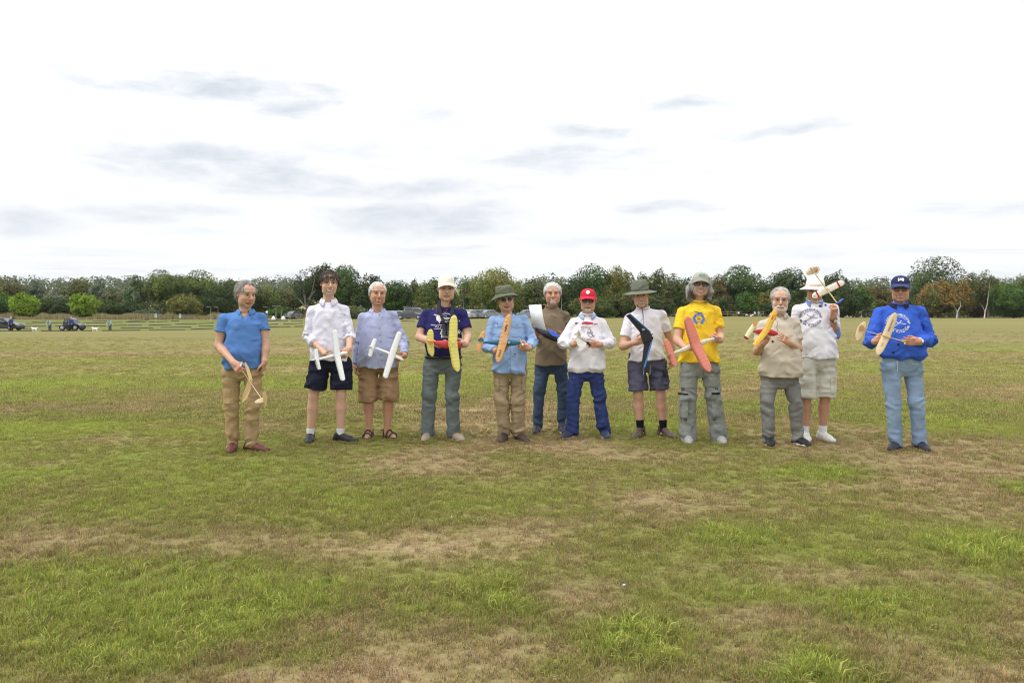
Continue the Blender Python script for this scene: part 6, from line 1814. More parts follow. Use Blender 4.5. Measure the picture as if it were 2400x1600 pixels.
         sh=[(1476, 739), (1550, 731)], el=[(1457, 812, -.05), (1575, 802, .03)], wr=[(1486, 803, -.24), (1574, 840, .02)], hand=[HG((1512, 795, -.29), (.1, .8, .1), .45, .3, spread=.5), HG((1571, 866, -.02), (-1, 0, .1), .6, .4)],
         hip=[(1494, 868), (1542, 866)], kn=[(1496, 934), (1549, 932)], an=[(1501, 996), (1555, 996)], feet=(-.45, .65), smile=.8, teeth=1, jaw=1.0, brow=(.1, .07, .05),
         hair=dict(cap=True, col=(.06, .045, .04), thick=.008, line=.06, n=250, len=.02, mess=.2, comb=(0, 0, -1)),
         shirt=dict(type='tee', mat=cloth('tee_white', lin(232, 229, 238)), sec=[(846, 1470, 1560, .125, -.015), (820, 1474, 1555, .125, -.02), (777, 1476, 1554, .12, -.01)], sl=(.66, .58), sr=(.068, .068, .05), fold=.010, hem_tilt=.12),
         legs=dict(mat=cloth('shorts_slate', lin(80, 80, 102)), r=(.104, .110, 0), hem=(915, 913), waist=(836, 1473, 1558, .118, 0)), shoes=dict(mat=SHOE('boot_brown', (.085, .062, .043)), sole=M_['rubber'], high=.035, sock=(.21, cloth('sock_black', (.012, .012, .014))), lace=mat('boot_lace', (.3, .26, .2), rough=.9)), extra=ex8),
    dict(id=9, seed=29, cap_up=.010, label='long grey haired person in yellow T-shirt and grey cargo trousers with a coral winged model', D=8.85, cx=1641, skin=FD, hs=1.04, chin=(1640, 693), yaw=3, pitch=-3, roll=4, nb=(1640, 708),
         sh=[(1600, 724), (1676, 722)], el=[(1584, 796, -.05), (1690, 788, -.03)], wr=[(1606, 815, -.24), (1688, 797, -.24)], hand=[HG((1628, 818, -.26), (0, .4, .9), .5, .5), HG((1675, 795, -.30), (-.3, .7, .4), .9, .9)],
         hip=[(1616, 876), (1664, 876)], kn=[(1613, 946), (1672, 946)], an=[(1612, 1024), (1686, 1027)], feet=(.0, .12), smile=.9, teeth=1, jaw=.96, brow=(.25, .22, .2),
         hair=dict(cap=True, col=(.40, .375, .335), thick=.012, line=.045, n=2600, len=.085, mess=.30, puff=.25, comb=(-.35, .05, -.8), long=(-.055, .015, .135), amp=.008),
         shirt=dict(type='tee', mat=cloth('tee_yellow', lin(247, 203, 16)), sec=[(850, 1590, 1686, .125, -.01), (815, 1595, 1681, .125, -.015), (768, 1600, 1675, .12, -.01)], sl=(.62, .66), sr=(.068, .072, .05), fold=.011),
         legs=dict(mat=cloth('trousers_cargo_grey', lin(134, 137, 134)), r=(.102, .084, .093), waist=(845, 1593, 1683, .118, 0), fold=.009, end=.03), shoes=dict(mat=SHOE('shoe_grey', (.30, .30, .30)), sole=M_['solew']), extra=ex9),
    dict(id=10, seed=30, label='bearded man in striped beige polo and grey trousers pointing an orange winged model', D=8.70, cx=1832, skin=FD, hs=1.06, chin=(1828, 731), yaw=3, pitch=4, roll=2, nb=(1827, 739),
         sh=[(1790, 756), (1860, 750)], el=[(1772, 824, -.02), (1874, 818, -.02)], wr=[(1790, 803, -.24), (1850, 803, -.26)], hand=[HG((1800, 784, -.31), (.2, .8, .3), .9, .7), HG((1830, 787, -.33), (-.1, .8, -.1), .55, .9, spread=.3)],
         hip=[(1803, 903), (1851, 903)], kn=[(1797, 962), (1864, 962)], an=[(1804, 1029), (1870, 1029)], feet=(-.08, .45), smile=-.2, beard='full', beard_col=(.60, .57, .53), jaw=.98, brow=(.35, .32, .28),
         hair=dict(col=(.50, .46, .42), thick=.017, line=.080, n=1500, len=.035, mess=.5, puff=.5, comb=(-.5, .6, .0), recede=True),
         shirt=dict(type='polo', mat=cloth('polo_beige_striped', lin(206, 196, 178), stripes=(26, lin(184, 168, 146))), sec=[(884, 1777, 1877, .145, -.03), (845, 1779, 1875, .155, -.045), (790, 1784, 1866, .135, -.02)], sl=(.66, .66), sr=(.070, .072, .05), vee=.05, fold=.009, collar=dict(gap=26, tip=.030, fall=.042)),
         legs=dict(mat=DENIM('jeans_grey', lin(124, 124, 121)), r=(.097, .071, .064), waist=(880, 1782, 1872, .125, -.02), fold=.011), shoes=dict(mat=SHOE('trainer_black', (.015, .015, .017)), sole=M_['solew'], lace=M_['solew']), extra=ex10),
    dict(id=11, seed=31, label='man in cream sun hat and white club sweatshirt raising a red striped model', D=8.99, cx=1918, skin=FC, hs=1.04, chin=(1908, 706), yaw=-2, pitch=2, roll=2, nb=(1911, 708),
         sh=[(1872, 719), (1950, 717)], el=[(1860, 780, .08), (1958, 782, -.02)], wr=[(1868, 826, .06), (1953, 742, -.20)], hand=[HG((1873, 848, .04), (1, 0, 0), .7, .4), HG((1957, 715, -.26), (-.2, .9, 0), 1.0, .9)],
         hip=[(1897, 862), (1938, 862)], kn=[(1890, 938), (1934, 935)], an=[(1887, 1015), (1928, 1015)], feet=(.0, .42), smile=.7, teeth=1, eyes=False, jaw=.98,
         hair=dict(cap=True, col=(.45, .4, .36), thick=.006, line=.06, n=250, len=.02, mess=.2, comb=(0, 0, -1)),
         shirt=dict(type='sweat', mat=cloth('sweatshirt_bright_white', lin(238, 237, 245), bump=.25), sec=[(840, 1878, 1961, .125, -.01), (800, 1876, 1956, .125, -.02), (757, 1877, 1950, .12, -.01)], sl=(.95, .92), sr=(.070, .070, .05), fold=.010, collar=dict(gap=28, tip=.05, fall=.05, stand=.028, mat=cloth('undershirt_blue', lin(125, 155, 225)))),
         legs=dict(mat=cloth('shorts_stone', lin(206, 203, 190)), r=(.102, .108, 0), hem=(932, 930), waist=(836, 1879, 1960, .118, 0)), shoes=dict(mat=SHOE('shoe_white', (.66, .65, .62)), sole=M_['solew'], sock=(.17, cloth('sock_white2', lin(232, 232, 234))), lace=M_['solew']), extra=ex11),
    dict(id=12, seed=32, cap_up=.008, label='man in navy cap and royal blue club sweatshirt with light jeans and a balsa model', D=8.40, cx=2112, skin=FC, hs=1.05, chin=(2109, 706), yaw=1, pitch=1, roll=1, nb=(2109, 714),
         sh=[(2066, 727), (2150, 724)], el=[(2033, 800, -.04), (2185, 797, -.04)], wr=[(2050, 800, -.25), (2152, 800, -.26)], hand=[HG((2074, 793, -.30), (0, .9, .1), .75, .8), HG((2124, 801, -.30), (0, .9, .2), .5, .9)],
         hip=[(2087, 872), (2138, 872)], kn=[(2093, 952), (2148, 952)], an=[(2101, 1037), (2157, 1042)], feet=(-.45, .15), smile=.7, teeth=.6, jaw=1.0, brow=(.4, .36, .32),
         hair=dict(cap=True, col=(.55, .53, .5), thick=.010, line=.06, n=400, len=.025, mess=.3, comb=(0, .3, -.6)),
         shirt=dict(type='sweat', mat=cloth('sweatshirt_royal', lin(44, 92, 202), bump=.25), sec=[(841, 2068, 2156, .130, -.01), (832, 2061, 2163, .15, -.02), (800, 2060, 2161, .15, -.025), (775, 2062, 2156, .135, -.02)], sl=(1.86, 1.86), sr=(.076, .074, .050), fold=.013, collar=dict(gap=20, tip=.028, fall=.045, stand=.030, mat=cloth('collar_navy', lin(42, 38, 62)))),
         legs=dict(mat=DENIM('jeans_light', lin(130, 154, 182)), r=(.096, .072, .068), waist=(836, 2068, 2157, .122, 0)), shoes=dict(mat=SHOE('trainer_ink', (.025, .026, .04)), sole=M_['rubber'], lace=M_['solew']), extra=ex12),
]
for S in SPEC: person(S)
build_grass()

# ------------------------------------------------------------------ model aeroplanes (each held by its flyer, each a thing of its own)
def nrm(v): return v / (np.linalg.norm(v) + 1e-9)


class Plane:
    def __init__(s, D, px, py, dy, label, nose, tail, group='hand held model aeroplanes'):
        s.D = D; s.o = at(px, py, D + dy)
        s.root = empty('model_aeroplane', s.o, label, 'model aeroplane', group)
        s.nose, s.tail = s.P(*nose), s.P(*tail)
        s.ax = nrm(s.nose - s.tail)

    def P(s, px, py, dy): return at(px, py, s.D + dy) - s.o

    def wing(s, name, root, ta, tb, c0, c1, m, rnd=.7, thick=.008, cdir=None, n=15, le=.42, camber=.05, sweep_root=0):
        """two half wings from root to the tips ta and tb; chords in metres along the fuselage axis"""
        root, ta, tb = s.P(*root), s.P(*ta), s.P(*tb)
        cd = s.ax if cdir is None else nrm(cdir)
        sp = nrm(tb - ta); cd = nrm(cd - sp * (cd @ sp) * .85)
        up = nrm(np.cross(sp, cd)); up = up if up[1] < 0 else -up
        t = np.concatenate([-np.sin(np.linspace(math.pi / 2, 0, n)), np.sin(np.linspace(0, math.pi / 2, n))[1:]])
        rows = []
        for q in t:
            a = abs(q); p = root + (ta - root) * a if q < 0 else root + (tb - root) * a
            c = c0 + (c1 - c0) * a
            if a > rnd: c *= max(math.sqrt(max(1 - ((a - rnd) / (1 - rnd)) ** 2, 0)), .06)
            prof = [(le, 0), (le - .08, .55), (le - .30, 1.0), (le - .65, .55), (le - 1, 0), (le - .65, -.25), (le - .30, -.35), (le - .08, -.35)]
            th = thick * (c / c0) ** .5
            rows.append([p + cd * c * u + up * th * w for u, w in prof])
        k = 8; V = np.array(rows).reshape(-1, 3); m_ = len(t)
        F = [(i * k + j, i * k + (j + 1) % k, (i + 1) * k + (j + 1) % k, (i + 1) * k + j) for i in range(m_ - 1) for j in range(k)] + [tuple(range(k)), tuple((m_ - 1) * k + j for j in range(k))]
        o = make_mesh(name, V, F, m, s.root, True)
        s.last = dict(root=root, ta=ta, tb=tb, cd=cd, up=up, sp=sp, c0=c0, c1=c1, le=le, rnd=rnd, thick=thick, obj=o)
        return o

    def span_pt(s, q, u=0.0, lift=0.0):
        """point on the last wing: q -1..1 along the span, u in chords"""
        w = s.last; a = abs(q); p = w['root'] + ((w['ta'] if q < 0 else w['tb']) - w['root']) * a
        c = w['c0'] + (w['c1'] - w['c0']) * a
        if a > w['rnd']: c *= max(math.sqrt(max(1 - ((a - w['rnd']) / (1 - w['rnd'])) ** 2, 0)), .06)
        return p + w['cd'] * c * u + w['up'] * lift

    def ribs(s, qs, m, r=.0012):
        w = s.last
        for q in qs:
            th = w['thick']
            mb = MB(); mb.tube([s.span_pt(q, w['le'] - .01, .001), s.span_pt(q, w['le'] - .3, th * 1.02), s.span_pt(q, w['le'] - .65, th * .58), s.span_pt(q, w['le'] - .99, .001)], r, 5)
            mb.build('rib', m, w['obj'], True)

    def stripe(s, q0, q1, m, name='stripe', n=4, u0=None, u1=None, lift=.0018):
        w = s.last; us = np.linspace(w['le'] - .005, w['le'] - .995, 7) if u0 is None else np.linspace(u0, u1, 5)
        prof = lambda u: np.interp(w['le'] - u, [0, .08, .3, .65, 1], [0, .55, 1, .55, 0]) * w['thick']
        V = np.array([s.span_pt(q, u, prof(u) + lift) for q in np.linspace(q0, q1, n) for u in us]); k = len(us)
        make_mesh(name, V, [(i * k + j, i * k + j + 1, (i + 1) * k + j + 1, (i + 1) * k + j) for i in range(n - 1) for j in range(k - 1)], m, w['obj'], True)

    def text(s, body, q, size, m, flip=False, u=-.08, across=False):
        w = s.last; v, f = text_tris(body, size, size * .02)
        if len(v) == 0: return
        xd = (w['ta'] - w['root']) if q < 0 else (w['tb'] - w['root']); xd = nrm(xd) * (-1 if flip else 1)
        if across: xd = -w['cd'] if not flip else w['cd']
        yd = nrm(np.cross(w['up'], xd)); c = s.span_pt(q, u, w['thick'] + .0025)
        make_mesh('lettering', c + v[:, :1] * xd + v[:, 1:] * yd, f, m, w['obj'], False)

    def stick(s, name, a, b, r0, r1, m, n=6):
        mb = MB(); a, b = s.P(*a) if len(a) == 3 else a, s.P(*b)
        mb.tube([a, a + (b - a) * .5, b], [r0, (r0 + r1) / 2, r1], n); return mb.build(name, m, s.root, True)

    def body(s, pts, m, name='fuselage', depth=1.0):
        """pts: (px, py, dy, half height, half width)"""
        C = [s.P(*p[:3]) for p in pts]; V = []; k = 12
        ax = nrm(C[-1] - C[0]); yy = np.array([0, 1.0, 0]); zz = nrm(np.cross(ax, yy)); yy = nrm(np.cross(zz, ax))
        th = np.linspace(0, 2 * math.pi, k, endpoint=False)
        for c, p in zip(C, pts):
            sq = lambda v: np.sign(v) * np.abs(v) ** .7
            V += [c + zz * p[3] * sq(math.sin(t)) + yy * p[4] * sq(math.cos(t)) for t in th]
        n = len(C); F = [(i * k + j, i * k + (j + 1) % k, (i + 1) * k + (j + 1) % k, (i + 1) * k + j) for i in range(n - 1) for j in range(k)] + [tuple(range(k)), tuple((n - 1) * k + j for j in range(k))]
        return make_mesh(name, np.array(V), F, m, s.root, True)

    def plate(s, name, pts, m, thick=.003, parent=None):
        """flat sheet through photo points (px, py, dy)"""
        p = np.array([s.P(*q) for q in pts]); n = len(p)
        nr_ = nrm(np.cross(p[1] - p[0], p[n // 2] - p[0])) * thick
        V = np.concatenate([p, p + nr_]); F = [tuple(range(n)), tuple(range(2 * n - 1, n - 1, -1))] + [(i, (i + 1) % n, n + (i + 1) % n, n + i) for i in range(n)]
        return make_mesh(name, V, F, m, parent or s.root, False)

    def disc(s, name, c, a, b, m, rot=0, parent=None, lift=0.0, thick=.002, n=24):
        e = ellipse2(c[0], c[1], a, b, n, rot)
        return s.plate(name, [(p[0], p[1], c[2] - lift) for p in e], m, thick, parent)


BALSA = mat('balsa', lin(228, 205, 165), rough=.75, noise=.08, nscale=6, stretch=(1, 1, 12), bump=.1, bscale=30)
BALSA2 = mat('balsa_dark', lin(205, 165, 110), rough=.75, noise=.1, nscale=6, stretch=(1, 1, 12))
BALSA3 = mat('balsa_worn', lin(196, 168, 112), rough=.75, noise=.1, nscale=8)
FOAM = mat('white_foam', lin(236, 237, 238), rough=.7, bump=.1, bscale=200)
TISS = lambda n, c, t=.15: mat(n, c, rough=.6, noise=.07, nscale=18, transl=t)


def planes():
    ink = M_['ink']
    # 1 small balsa glider hanging from the blue polo man's hand
    p = Plane(8.28, 590, 895, -0.410, 'small bare balsa glider held nose up by the man in the blue polo', (566, 866, -0.400), (616, 938, -0.430))
    p.stick('fuselage', (566, 866, -0.400), (616, 938, -0.430), .0045, .0035, BALSA)
    p.plate('wing', [(581.5, 891, -0.410), (573, 914, -0.420), (566.5, 935, -0.430), (568, 941, -0.430), (572, 941.5, -0.430), (579, 934, -0.430), (585, 919, -0.420), (589, 908, -0.410), (587.5, 893, -0.405)], BALSA3, .004)
    p.plate('wing', [(573, 850, -0.320), (575.5, 848.5, -0.320), (583, 861, -0.350), (591, 886, -0.400), (591.5, 896, -0.405), (584, 890, -0.400), (576, 864, -0.350)], BALSA3, .004)
    p.wing('tailplane', (613, 938, -0.430), (597, 943, -0.490), (626, 934, -0.370), .060, .05, BALSA, .0, .003, cdir=np.array([-.5, .1, .9]))
    p.plate('fin', [(616, 920, -0.420), (621, 914, -0.420), (626, 927, -0.420), (625, 948, -0.420), (619, 957, -0.420), (617, 940, -0.420)], BALSA3)
    mb = MB(); mb.tube([p.P(564, 857, -0.370), p.P(566, 851, -0.370), p.P(568, 846, -0.370)], [.006, .007, .002], 6); mb.build('nose_weight', M_['white'], p.root, True)
    # 2 white foam glider, young man
    p = Plane(8.87, 791, 831, -.37, 'white foam glider with a long tapered wing held by the young man in shorts', (813, 826, -.37), (734, 843, -.37))
    p.body([(733, 843, -.37, .005, .005), (750, 841, -.37, .011, .010), (775, 835, -.37, .017, .014), (795, 830, -.37, .019, .016), (812, 826.5, -.37, .016, .014), (814, 826, -.37, .010, .010)], FOAM)
    p.wing('wing', (791, 831, -.385), (785, 773, -.36), (805, 892, -.44), .072, .054, FOAM, .93, .007)
    p.wing('tailplane', (743, 842, -.38), (741, 817.5, -.37), (749, 866, -.40), .050, .040, FOAM, .9, .006)
    p.plate('fin', [(740, 842, -.37), (733, 843, -.37), (727, 845, -.44), (736, 843.5, -.45)], FOAM)
    # 3 white foam glider, white haired man
    p = Plane(9.14, 919, 832, -.40, 'white foam glider tilted in the hand of the man in pale blue shirt', (948, 845, -.40), (866, 811, -.40))
    p.body([(866, 811, -.40, .005, .005), (885, 817, -.40, .010, .009), (905, 825, -.40, .015, .013), (930, 836, -.40, .018, .015), (942, 842, -.40, .015, .013), (947, 844, -.40, .007, .007)], FOAM)
    p.wing('wing', (920, 832, -.415), (938, 778, -.40), (903, 886, -.45), .076, .058, FOAM, .93, .007)
    p.wing('tailplane', (873, 814, -.41), (880, 794, -.40), (867, 836, -.42), .052, .042, FOAM, .9, .006)
    p.plate('fin', [(872, 813, -.40), (866, 811, -.40), (862, 810, -.46), (868, 812, -.47)], FOAM)
    # 4 yellow wings, red body
    yel = TISS('yellow_tissue', lin(248, 236, 128)); redt = TISS('red_tissue', lin(205, 62, 62), .15); yr = mat('yellow_rib', lin(205, 180, 70), rough=.7)
    p = Plane(9.02, 1062, 804, -.40, 'model with ribbed yellow wings and stubby red body held by the navy shirt man', (1082, 808, -.40), (999, 801, -.40))
    p.body([(1000, 801, -.40, .006, .004), (1012, 802, -.40, .012, .010), (1028, 805, -.40, .030, .022), (1045, 807, -.40, .046, .03), (1056, 807, -.40, .044, .032), (1072, 807.5, -.40, .036, .03), (1081, 808, -.40, .030, .026)], redt)
    mb = MB(); mb.tube([p.P(1081, 808, -.40), p.P(1084, 808, -.40)], [.014, .008], 10); mb.build('nose_block', M_['ink'], p.root, True)
    p.wing('wing', (1063, 805, -.46), (1065, 738, -.45), (1073, 871, -.47), .098, .084, yel, .72, .006)
    p.ribs([q for q in np.linspace(-.86, .86, 15)], yr)
    for a, b in (((1052, 797), (1073, 816)), ((1073, 796), (1053, 815))):
        mb = MB(); mb.tube([p.P(*a, -.475), p.P((a[0] + b[0]) / 2, (a[1] + b[1]) / 2, -.482), p.P(*b, -.475)], .0018, 5); mb.build('rubber_band', BALSA2, p.root, True)
    p.wing('tailplane', (1009, 801, -.42), (1010, 771, -.42), (1013, 835, -.42), .080, .068, yel, .55, .006)
    p.ribs(np.linspace(-.8, .8, 8), yr); p.plate('fin', [(1000, 799, -.43), (1017, 799, -.43), (1017, 801, -.50), (1003, 801, -.50)], redt)
    # 5 orange wings, teal body
    org_ = TISS('orange_tissue', lin(248, 190, 125)); teal = mat('teal_paint', lin(20, 105, 140), rough=.35, spec=.5); orb = mat('orange_rib', lin(222, 158, 96), rough=.7)
    p = Plane(8.96, 1180, 800, -.40, 'model with pale orange ribbed wings and glossy teal fuselage across the light blue shirt', (1221, 803, -.40), (1134, 802, -.40))
    p.body([(1134, 802, -.40, .008, .006), (1150, 802, -.40, .022, .016), (1170, 802, -.40, .034, .024), (1190, 803, -.40, .036, .026), (1207, 803, -.40, .030, .022), (1217, 803, -.40, .018, .014), (1222, 802.5, -.40, .005, .005)], teal)
    p.wing('wing', (1181, 800, -.45), (1195, 736, -.45), (1167, 849, -.47), .086, .072, org_, .68, .006)
    p.ribs(np.linspace(-.85, .85, 13), orb)
    p.text('Eagles', -.48, .032, ink, True); p.text('KINGS', .56, .026, ink, True)
    for py in (794, 800.5): mb = MB(); mb.tube([p.P(1172, py, -.463), p.P(1181, py - .5, -.47), p.P(1190, py, -.463)], .0018, 5); mb.build('rubber_band', M_['white'], p.root, True)
    p.wing('tailplane', (1127, 801, -.42), (1135, 775, -.42), (1121, 827, -.42), .066, .05, org_, .45, .005); p.ribs(np.linspace(-.7, .7, 6), orb)
    p.plate('fin', [(1119, 800, -.44), (1121, 794, -.44), (1126, 790.5, -.44), (1131, 792, -.44), (1135, 800, -.44)], teal, .005)
    mb = MB(); mb.tube([p.P(1194, 799, -.43), p.P(1192, 804, -.43)], [.012, .010], 10); mb.build('canopy', mat('canopy_clear', (.55, .6, .6), rough=.1), p.root, True)
    mb = MB(); mb.tube([p.P(1222, 803, -.41), p.P(1219, 797, -.43), p.P(1216.5, 792, -.44)], [.006, .007, .004], 6); mb.tube([p.P(1222, 803, -.41), p.P(1226, 809, -.42)], [.006, .010], 6); mb.build('propeller', mat('ivory_plastic', lin(228, 226, 215), rough=.4), p.root, True)
    # 6 white curved panel on black and blue body
    D = 9.60
    p = Plane(D, 1270, 770, -.36, 'odd model with a big white curved panel on a black and blue body', (1312, 797, -.38), (1256, 778, -.34))
    L = [(1239, 715), (1241, 728), (1244, 742), (1248, 756), (1252, 770)]; Rr = [(1268, 713), (1270, 728), (1272, 742), (1275, 758), (1280, 776)]
    bul = [-.30, -.36, -.385, -.37, -.32]
    V = [p.P(a, b, q) for (a, b), q in zip(L, bul)] + [p.P(a, b, q) for (a, b), q in zip(Rr, bul)]; V = np.array(V)
    t = np.linspace(0, 4, 17); f = lambda r: np.stack([np.interp(t, range(5), r[:, i]) for i in range(3)], 1)
    def sm(r):
        q = f(r)
        for _ in range(4): q[1:-1] = (q[:-2] + 2 * q[1:-1] + q[2:]) / 4
        return q
    A, B_ = sm(V[:5]), sm(V[5:]); n = 17
    V = np.concatenate([A, B_, A + [0, .006, 0], B_ + [0.004, .006, 0]])
    F = [(i, i + 1, n + i + 1, n + i) for i in range(n - 1)] + [(2 * n + i, 3 * n + i, 3 * n + i + 1, 2 * n + i + 1) for i in range(n - 1)] + [(i, 2 * n + i, 2 * n + i + 1, i + 1) for i in range(n - 1)] + [(n + i, n + i + 1, 3 * n + i + 1, 3 * n + i) for i in range(n - 1)] + [(0, n, 3 * n, 2 * n), (n - 1, 3 * n - 1, 4 * n - 1, 2 * n - 1)]
    make_mesh('curved_panel', V, F, FOAM, p.root, True)
    blk = mat('black_film', (.014, .014, .018), rough=.35, spec=.4)
    p.body([(1253, 769, -.30, .008, .03), (1266, 777, -.34, .022, .04), (1282, 784, -.36, .040, .045), (1298, 792, -.37, .036, .04), (1312, 799, -.37, .012, .02)], blk)
    p.plate('blue_panel', [(1284, 770, -.415), (1296, 776, -.42), (1312, 787, -.415), (1311, 790, -.412), (1296, 787, -.425), (1289, 782, -.425)], mat('blue_film', lin(50, 110, 225), rough=.35), .004)
    p.plate('violet_panel', [(1264, 776, -.385), (1279, 781, -.41), (1281, 785, -.41), (1268, 782, -.39)], mat('violet_film', (.05, .045, .10), rough=.3), .003)
    # 7 small white paper delta
    D = 9.21
    p = Plane(D, 1362, 795, -.36, 'tiny white paper delta with a roundel held by the man in the red cap', (1383, 810, -.36), (1346, 784, -.36))
    pap = mat('white_paper', lin(232, 234, 228), rough=.8, transl=.2); papg = mat('grey_paper', lin(205, 208, 196), rough=.8)
    p.plate('wing', [(1352.5, 788, -.36), (1376, 801, -.36), (1373, 806, -.375), (1367, 812, -.385), (1359, 816, -.39), (1354, 809, -.385), (1350.5, 799, -.375)], pap)
    fin = p.plate('fin', [(1348, 783, -.362), (1356.5, 772, -.37), (1360, 778, -.368), (1362, 790, -.365), (1375, 801, -.363), (1353, 789, -.363)], papg)
    p.disc('roundel', (1357, 782.3, -.372), 2.8, 2.4, mat('red_ring', (.5, .08, .05), rough=.7), parent=fin); p.disc('roundel_centre', (1357, 782.3, -.376), 1.5, 1.3, pap, parent=fin)
    p.body([(1344.5, 784, -.36, .003, .003), (1350, 784, -.36, .006, .006), (1354, 787, -.36, .007, .007), (1376, 801, -.36, .011, .010)], papg)
    p.body([(1376, 801.5, -.37, .012, .011), (1380, 805.5, -.37, .012, .011), (1384, 810, -.37, .008, .008)], M_['black'], 'nose')
    p.body([(1344, 784, -.361, .002, .002), (1349, 782.5, -.363, .004, .004)], M_['black'], 'tail_tip')
    # 8 black flying wing with blue leading edge
    D = 9.18
    p = Plane(D, 1527, 786, -.36, 'black flying wing with blue leading edges held against a white T-shirt', (1530, 785, -.36), (1500, 792, -.36))
    def halfwing(name, a, b, c_, d, m, lift=0.0, th=.010):
        q = np.array([p.P(*v) for v in (a, b, c_, d)]); nn = nrm(np.cross(q[1] - q[0], q[3] - q[0])); nn = nn if nn[1] < 0 else -nn
        q = q + nn * lift; V = np.concatenate([q + nn * th * np.array([[.2], [.2], [.8], [.8]]), q - nn * th * .5])
        return make_mesh(name, V, [(0, 1, 2, 3), (7, 6, 5, 4), (0, 4, 5, 1), (1, 5, 6, 2), (2, 6, 7, 3), (3, 7, 4, 0)], m, p.root, False)
    epp = mat('black_foam', (.022, .022, .024), rough=.55, noise=.2, nscale=40); ble = mat('blue_tape', lin(45, 115, 190), rough=.4)
    te = lambda: None
    halfwing('wing_panel', (1467, 739.5, -.37), (1499, 777.5, -.36), (1523, 777, -.36), (1476, 735, -.37), epp)
    halfwing('wing_panel', (1499, 777.5, -.36), (1509, 809, -.36), (1528, 798, -.36), (1524, 777, -.36), epp, .003, .012)
    halfwing('wing_panel', (1509, 808, -.36), (1503, 861, -.37), (1508, 861, -.37), (1527, 797, -.36), epp)
    halfwing('centre_cover', (1500, 783, -.372), (1507, 803, -.372), (1531, 796, -.372), (1530, 782, -.372), mat('black_tape', (.012, .012, .014), rough=.25, spec=.5), .004, .004)
    halfwing('leading_edge', (1474, 736.5, -.375), (1523, 779, -.365), (1525, 777, -.365), (1477, 734.5, -.375), ble, .003, .012)
    halfwing('leading_edge', (1526, 799, -.365), (1508, 861, -.375), (1512, 860, -.375), (1529.5, 798, -.365), ble, .003, .012)
    p.disc('nose_cap', (1529.5, 786.5, -.385), 1.8, 1.8, M_['white'])
    p.plate('battery_panel', [(1504, 771, -.378), (1510, 769, -.378), (1512, 773, -.378), (1506, 775, -.378)], mat('grey_decal', (.32, .32, .34), rough=.5), .002)
    # 9 coral wings
    cor = TISS('coral_tissue', lin(248, 152, 134)); crb = mat('coral_rib', lin(214, 112, 96), rough=.7); crm = TISS('cream_tissue', lin(236, 226, 204), .2)
    p = Plane(8.85, 1632, 805, -.40, 'model with long ribbed coral wings and cream fuselage over the yellow T-shirt', (1674, 793, -.40), (1567, 831, -.44))
    p.body([(1568, 831, -.44, .006, .005), (1585, 825, -.43, .014, .010), (1605, 818, -.41, .022, .015), (1630, 809, -.40, .028, .018), (1650, 801, -.40, .026, .018), (1668, 795, -.40, .016, .012), (1674, 793, -.40, .010, .008)], crm)
    for q in (1598, 1612, 1642, 1656):
        mb = MB(); y = 831 - (q - 1568) * .358; mb.tube([p.P(q, y - 3, -.43), p.P(q + 1, y + 4, -.43)], .0015, 5); mb.build('former', mat('spruce', lin(200, 180, 140), rough=.7), p.root, True)
    p.wing('wing', (1632, 806, -.44), (1611, 741, -.46), (1664, 871, -.48), .118, .098, cor, .72, .006); p.ribs(np.linspace(-.88, .88, 15), crb)
    p.wing('tailplane', (1573, 827, -.45), (1560, 793, -.45), (1583, 859, -.46), .078, .062, cor, .5, .006); p.ribs(np.linspace(-.8, .8, 8), crb)
    p.stick('wing_spar_stub', (1638, 846, -.43), (1644, 858, -.43), .006, .006, M_['white']); p.plate('rudder_tab', [(1562, 833, -.46), (1572, 829, -.46), (1570, 834, -.48), (1563, 838, -.48)], mat('brown_tab', (.12, .09, .05), rough=.7))
    mb = MB(); mb.tube([p.P(1674, 793, -.40), p.P(1678, 792, -.40)], [.009, .006], 8); mb.build('nose_block', M_['bluep'], p.root, True)
    # 10 orange wings, red body
    o2 = TISS('amber_tissue', lin(255, 205, 70)); rd = mat('red_film', lin(205, 45, 60), rough=.4)
    p = Plane(8.70, 1798, 775, -.42, 'model with amber wing and red fuselage held up by the bearded man', (1823, 781, -.42), (1765, 777, -.42))
    p.body([(1766, 777, -.42, .010, .006), (1778, 776, -.42, .022, .014), (1795, 777, -.42, .032, .020), (1808, 779, -.42, .032, .020), (1818, 781, -.42, .022, .016), (1823, 782, -.42, .012, .010)], rd)
    p.body([(1770, 782, -.415, .006, .010), (1795, 785, -.415, .014, .018), (1815, 786, -.415, .008, .012)], BALSA2, 'belly')
    p.wing('wing', (1798, 774, -.46), (1819, 728, -.46), (1769, 810, -.50), .066, .056, o2, .96, .005)
    p.text('Cub', -.66, .030, M_['red'], True); p.text('D', .80, .030, mat('pink_print', (.75, .45, .35), rough=.8))
    mb = MB(); mb.tube([p.P(1788, 778, -.475), p.P(1798, 773, -.48), p.P(1806, 772, -.475)], .0018, 5); mb.build('rubber_band', BALSA2, p.root, True)
    p.wing('tailplane', (1759, 776, -.44), (1770, 760, -.44), (1749, 792, -.44), .050, .046, mat('cream_film', lin(246, 236, 190), rough=.6), .97, .004)
    p.stripe(.90, 1.0, rd, 'red_tip'); p.plate('tip_fin', [(1742, 787, -.45), (1747, 787, -.45), (1755, 793, -.45), (1753, 796, -.45), (1746, 794, -.45)], mat('dark_red_film', lin(150, 25, 40), rough=.5))
    p.plate('tip_fin', [(1764, 757, -.45), (1766, 753, -.45), (1771, 757, -.45), (1772, 763, -.45), (1767, 764, -.45)], mat('orange_film', lin(240, 150, 40), rough=.5))
    # 11 raised balsa model with red stripes
    rs = mat('crimson_tissue', lin(190, 40, 65), rough=.6)
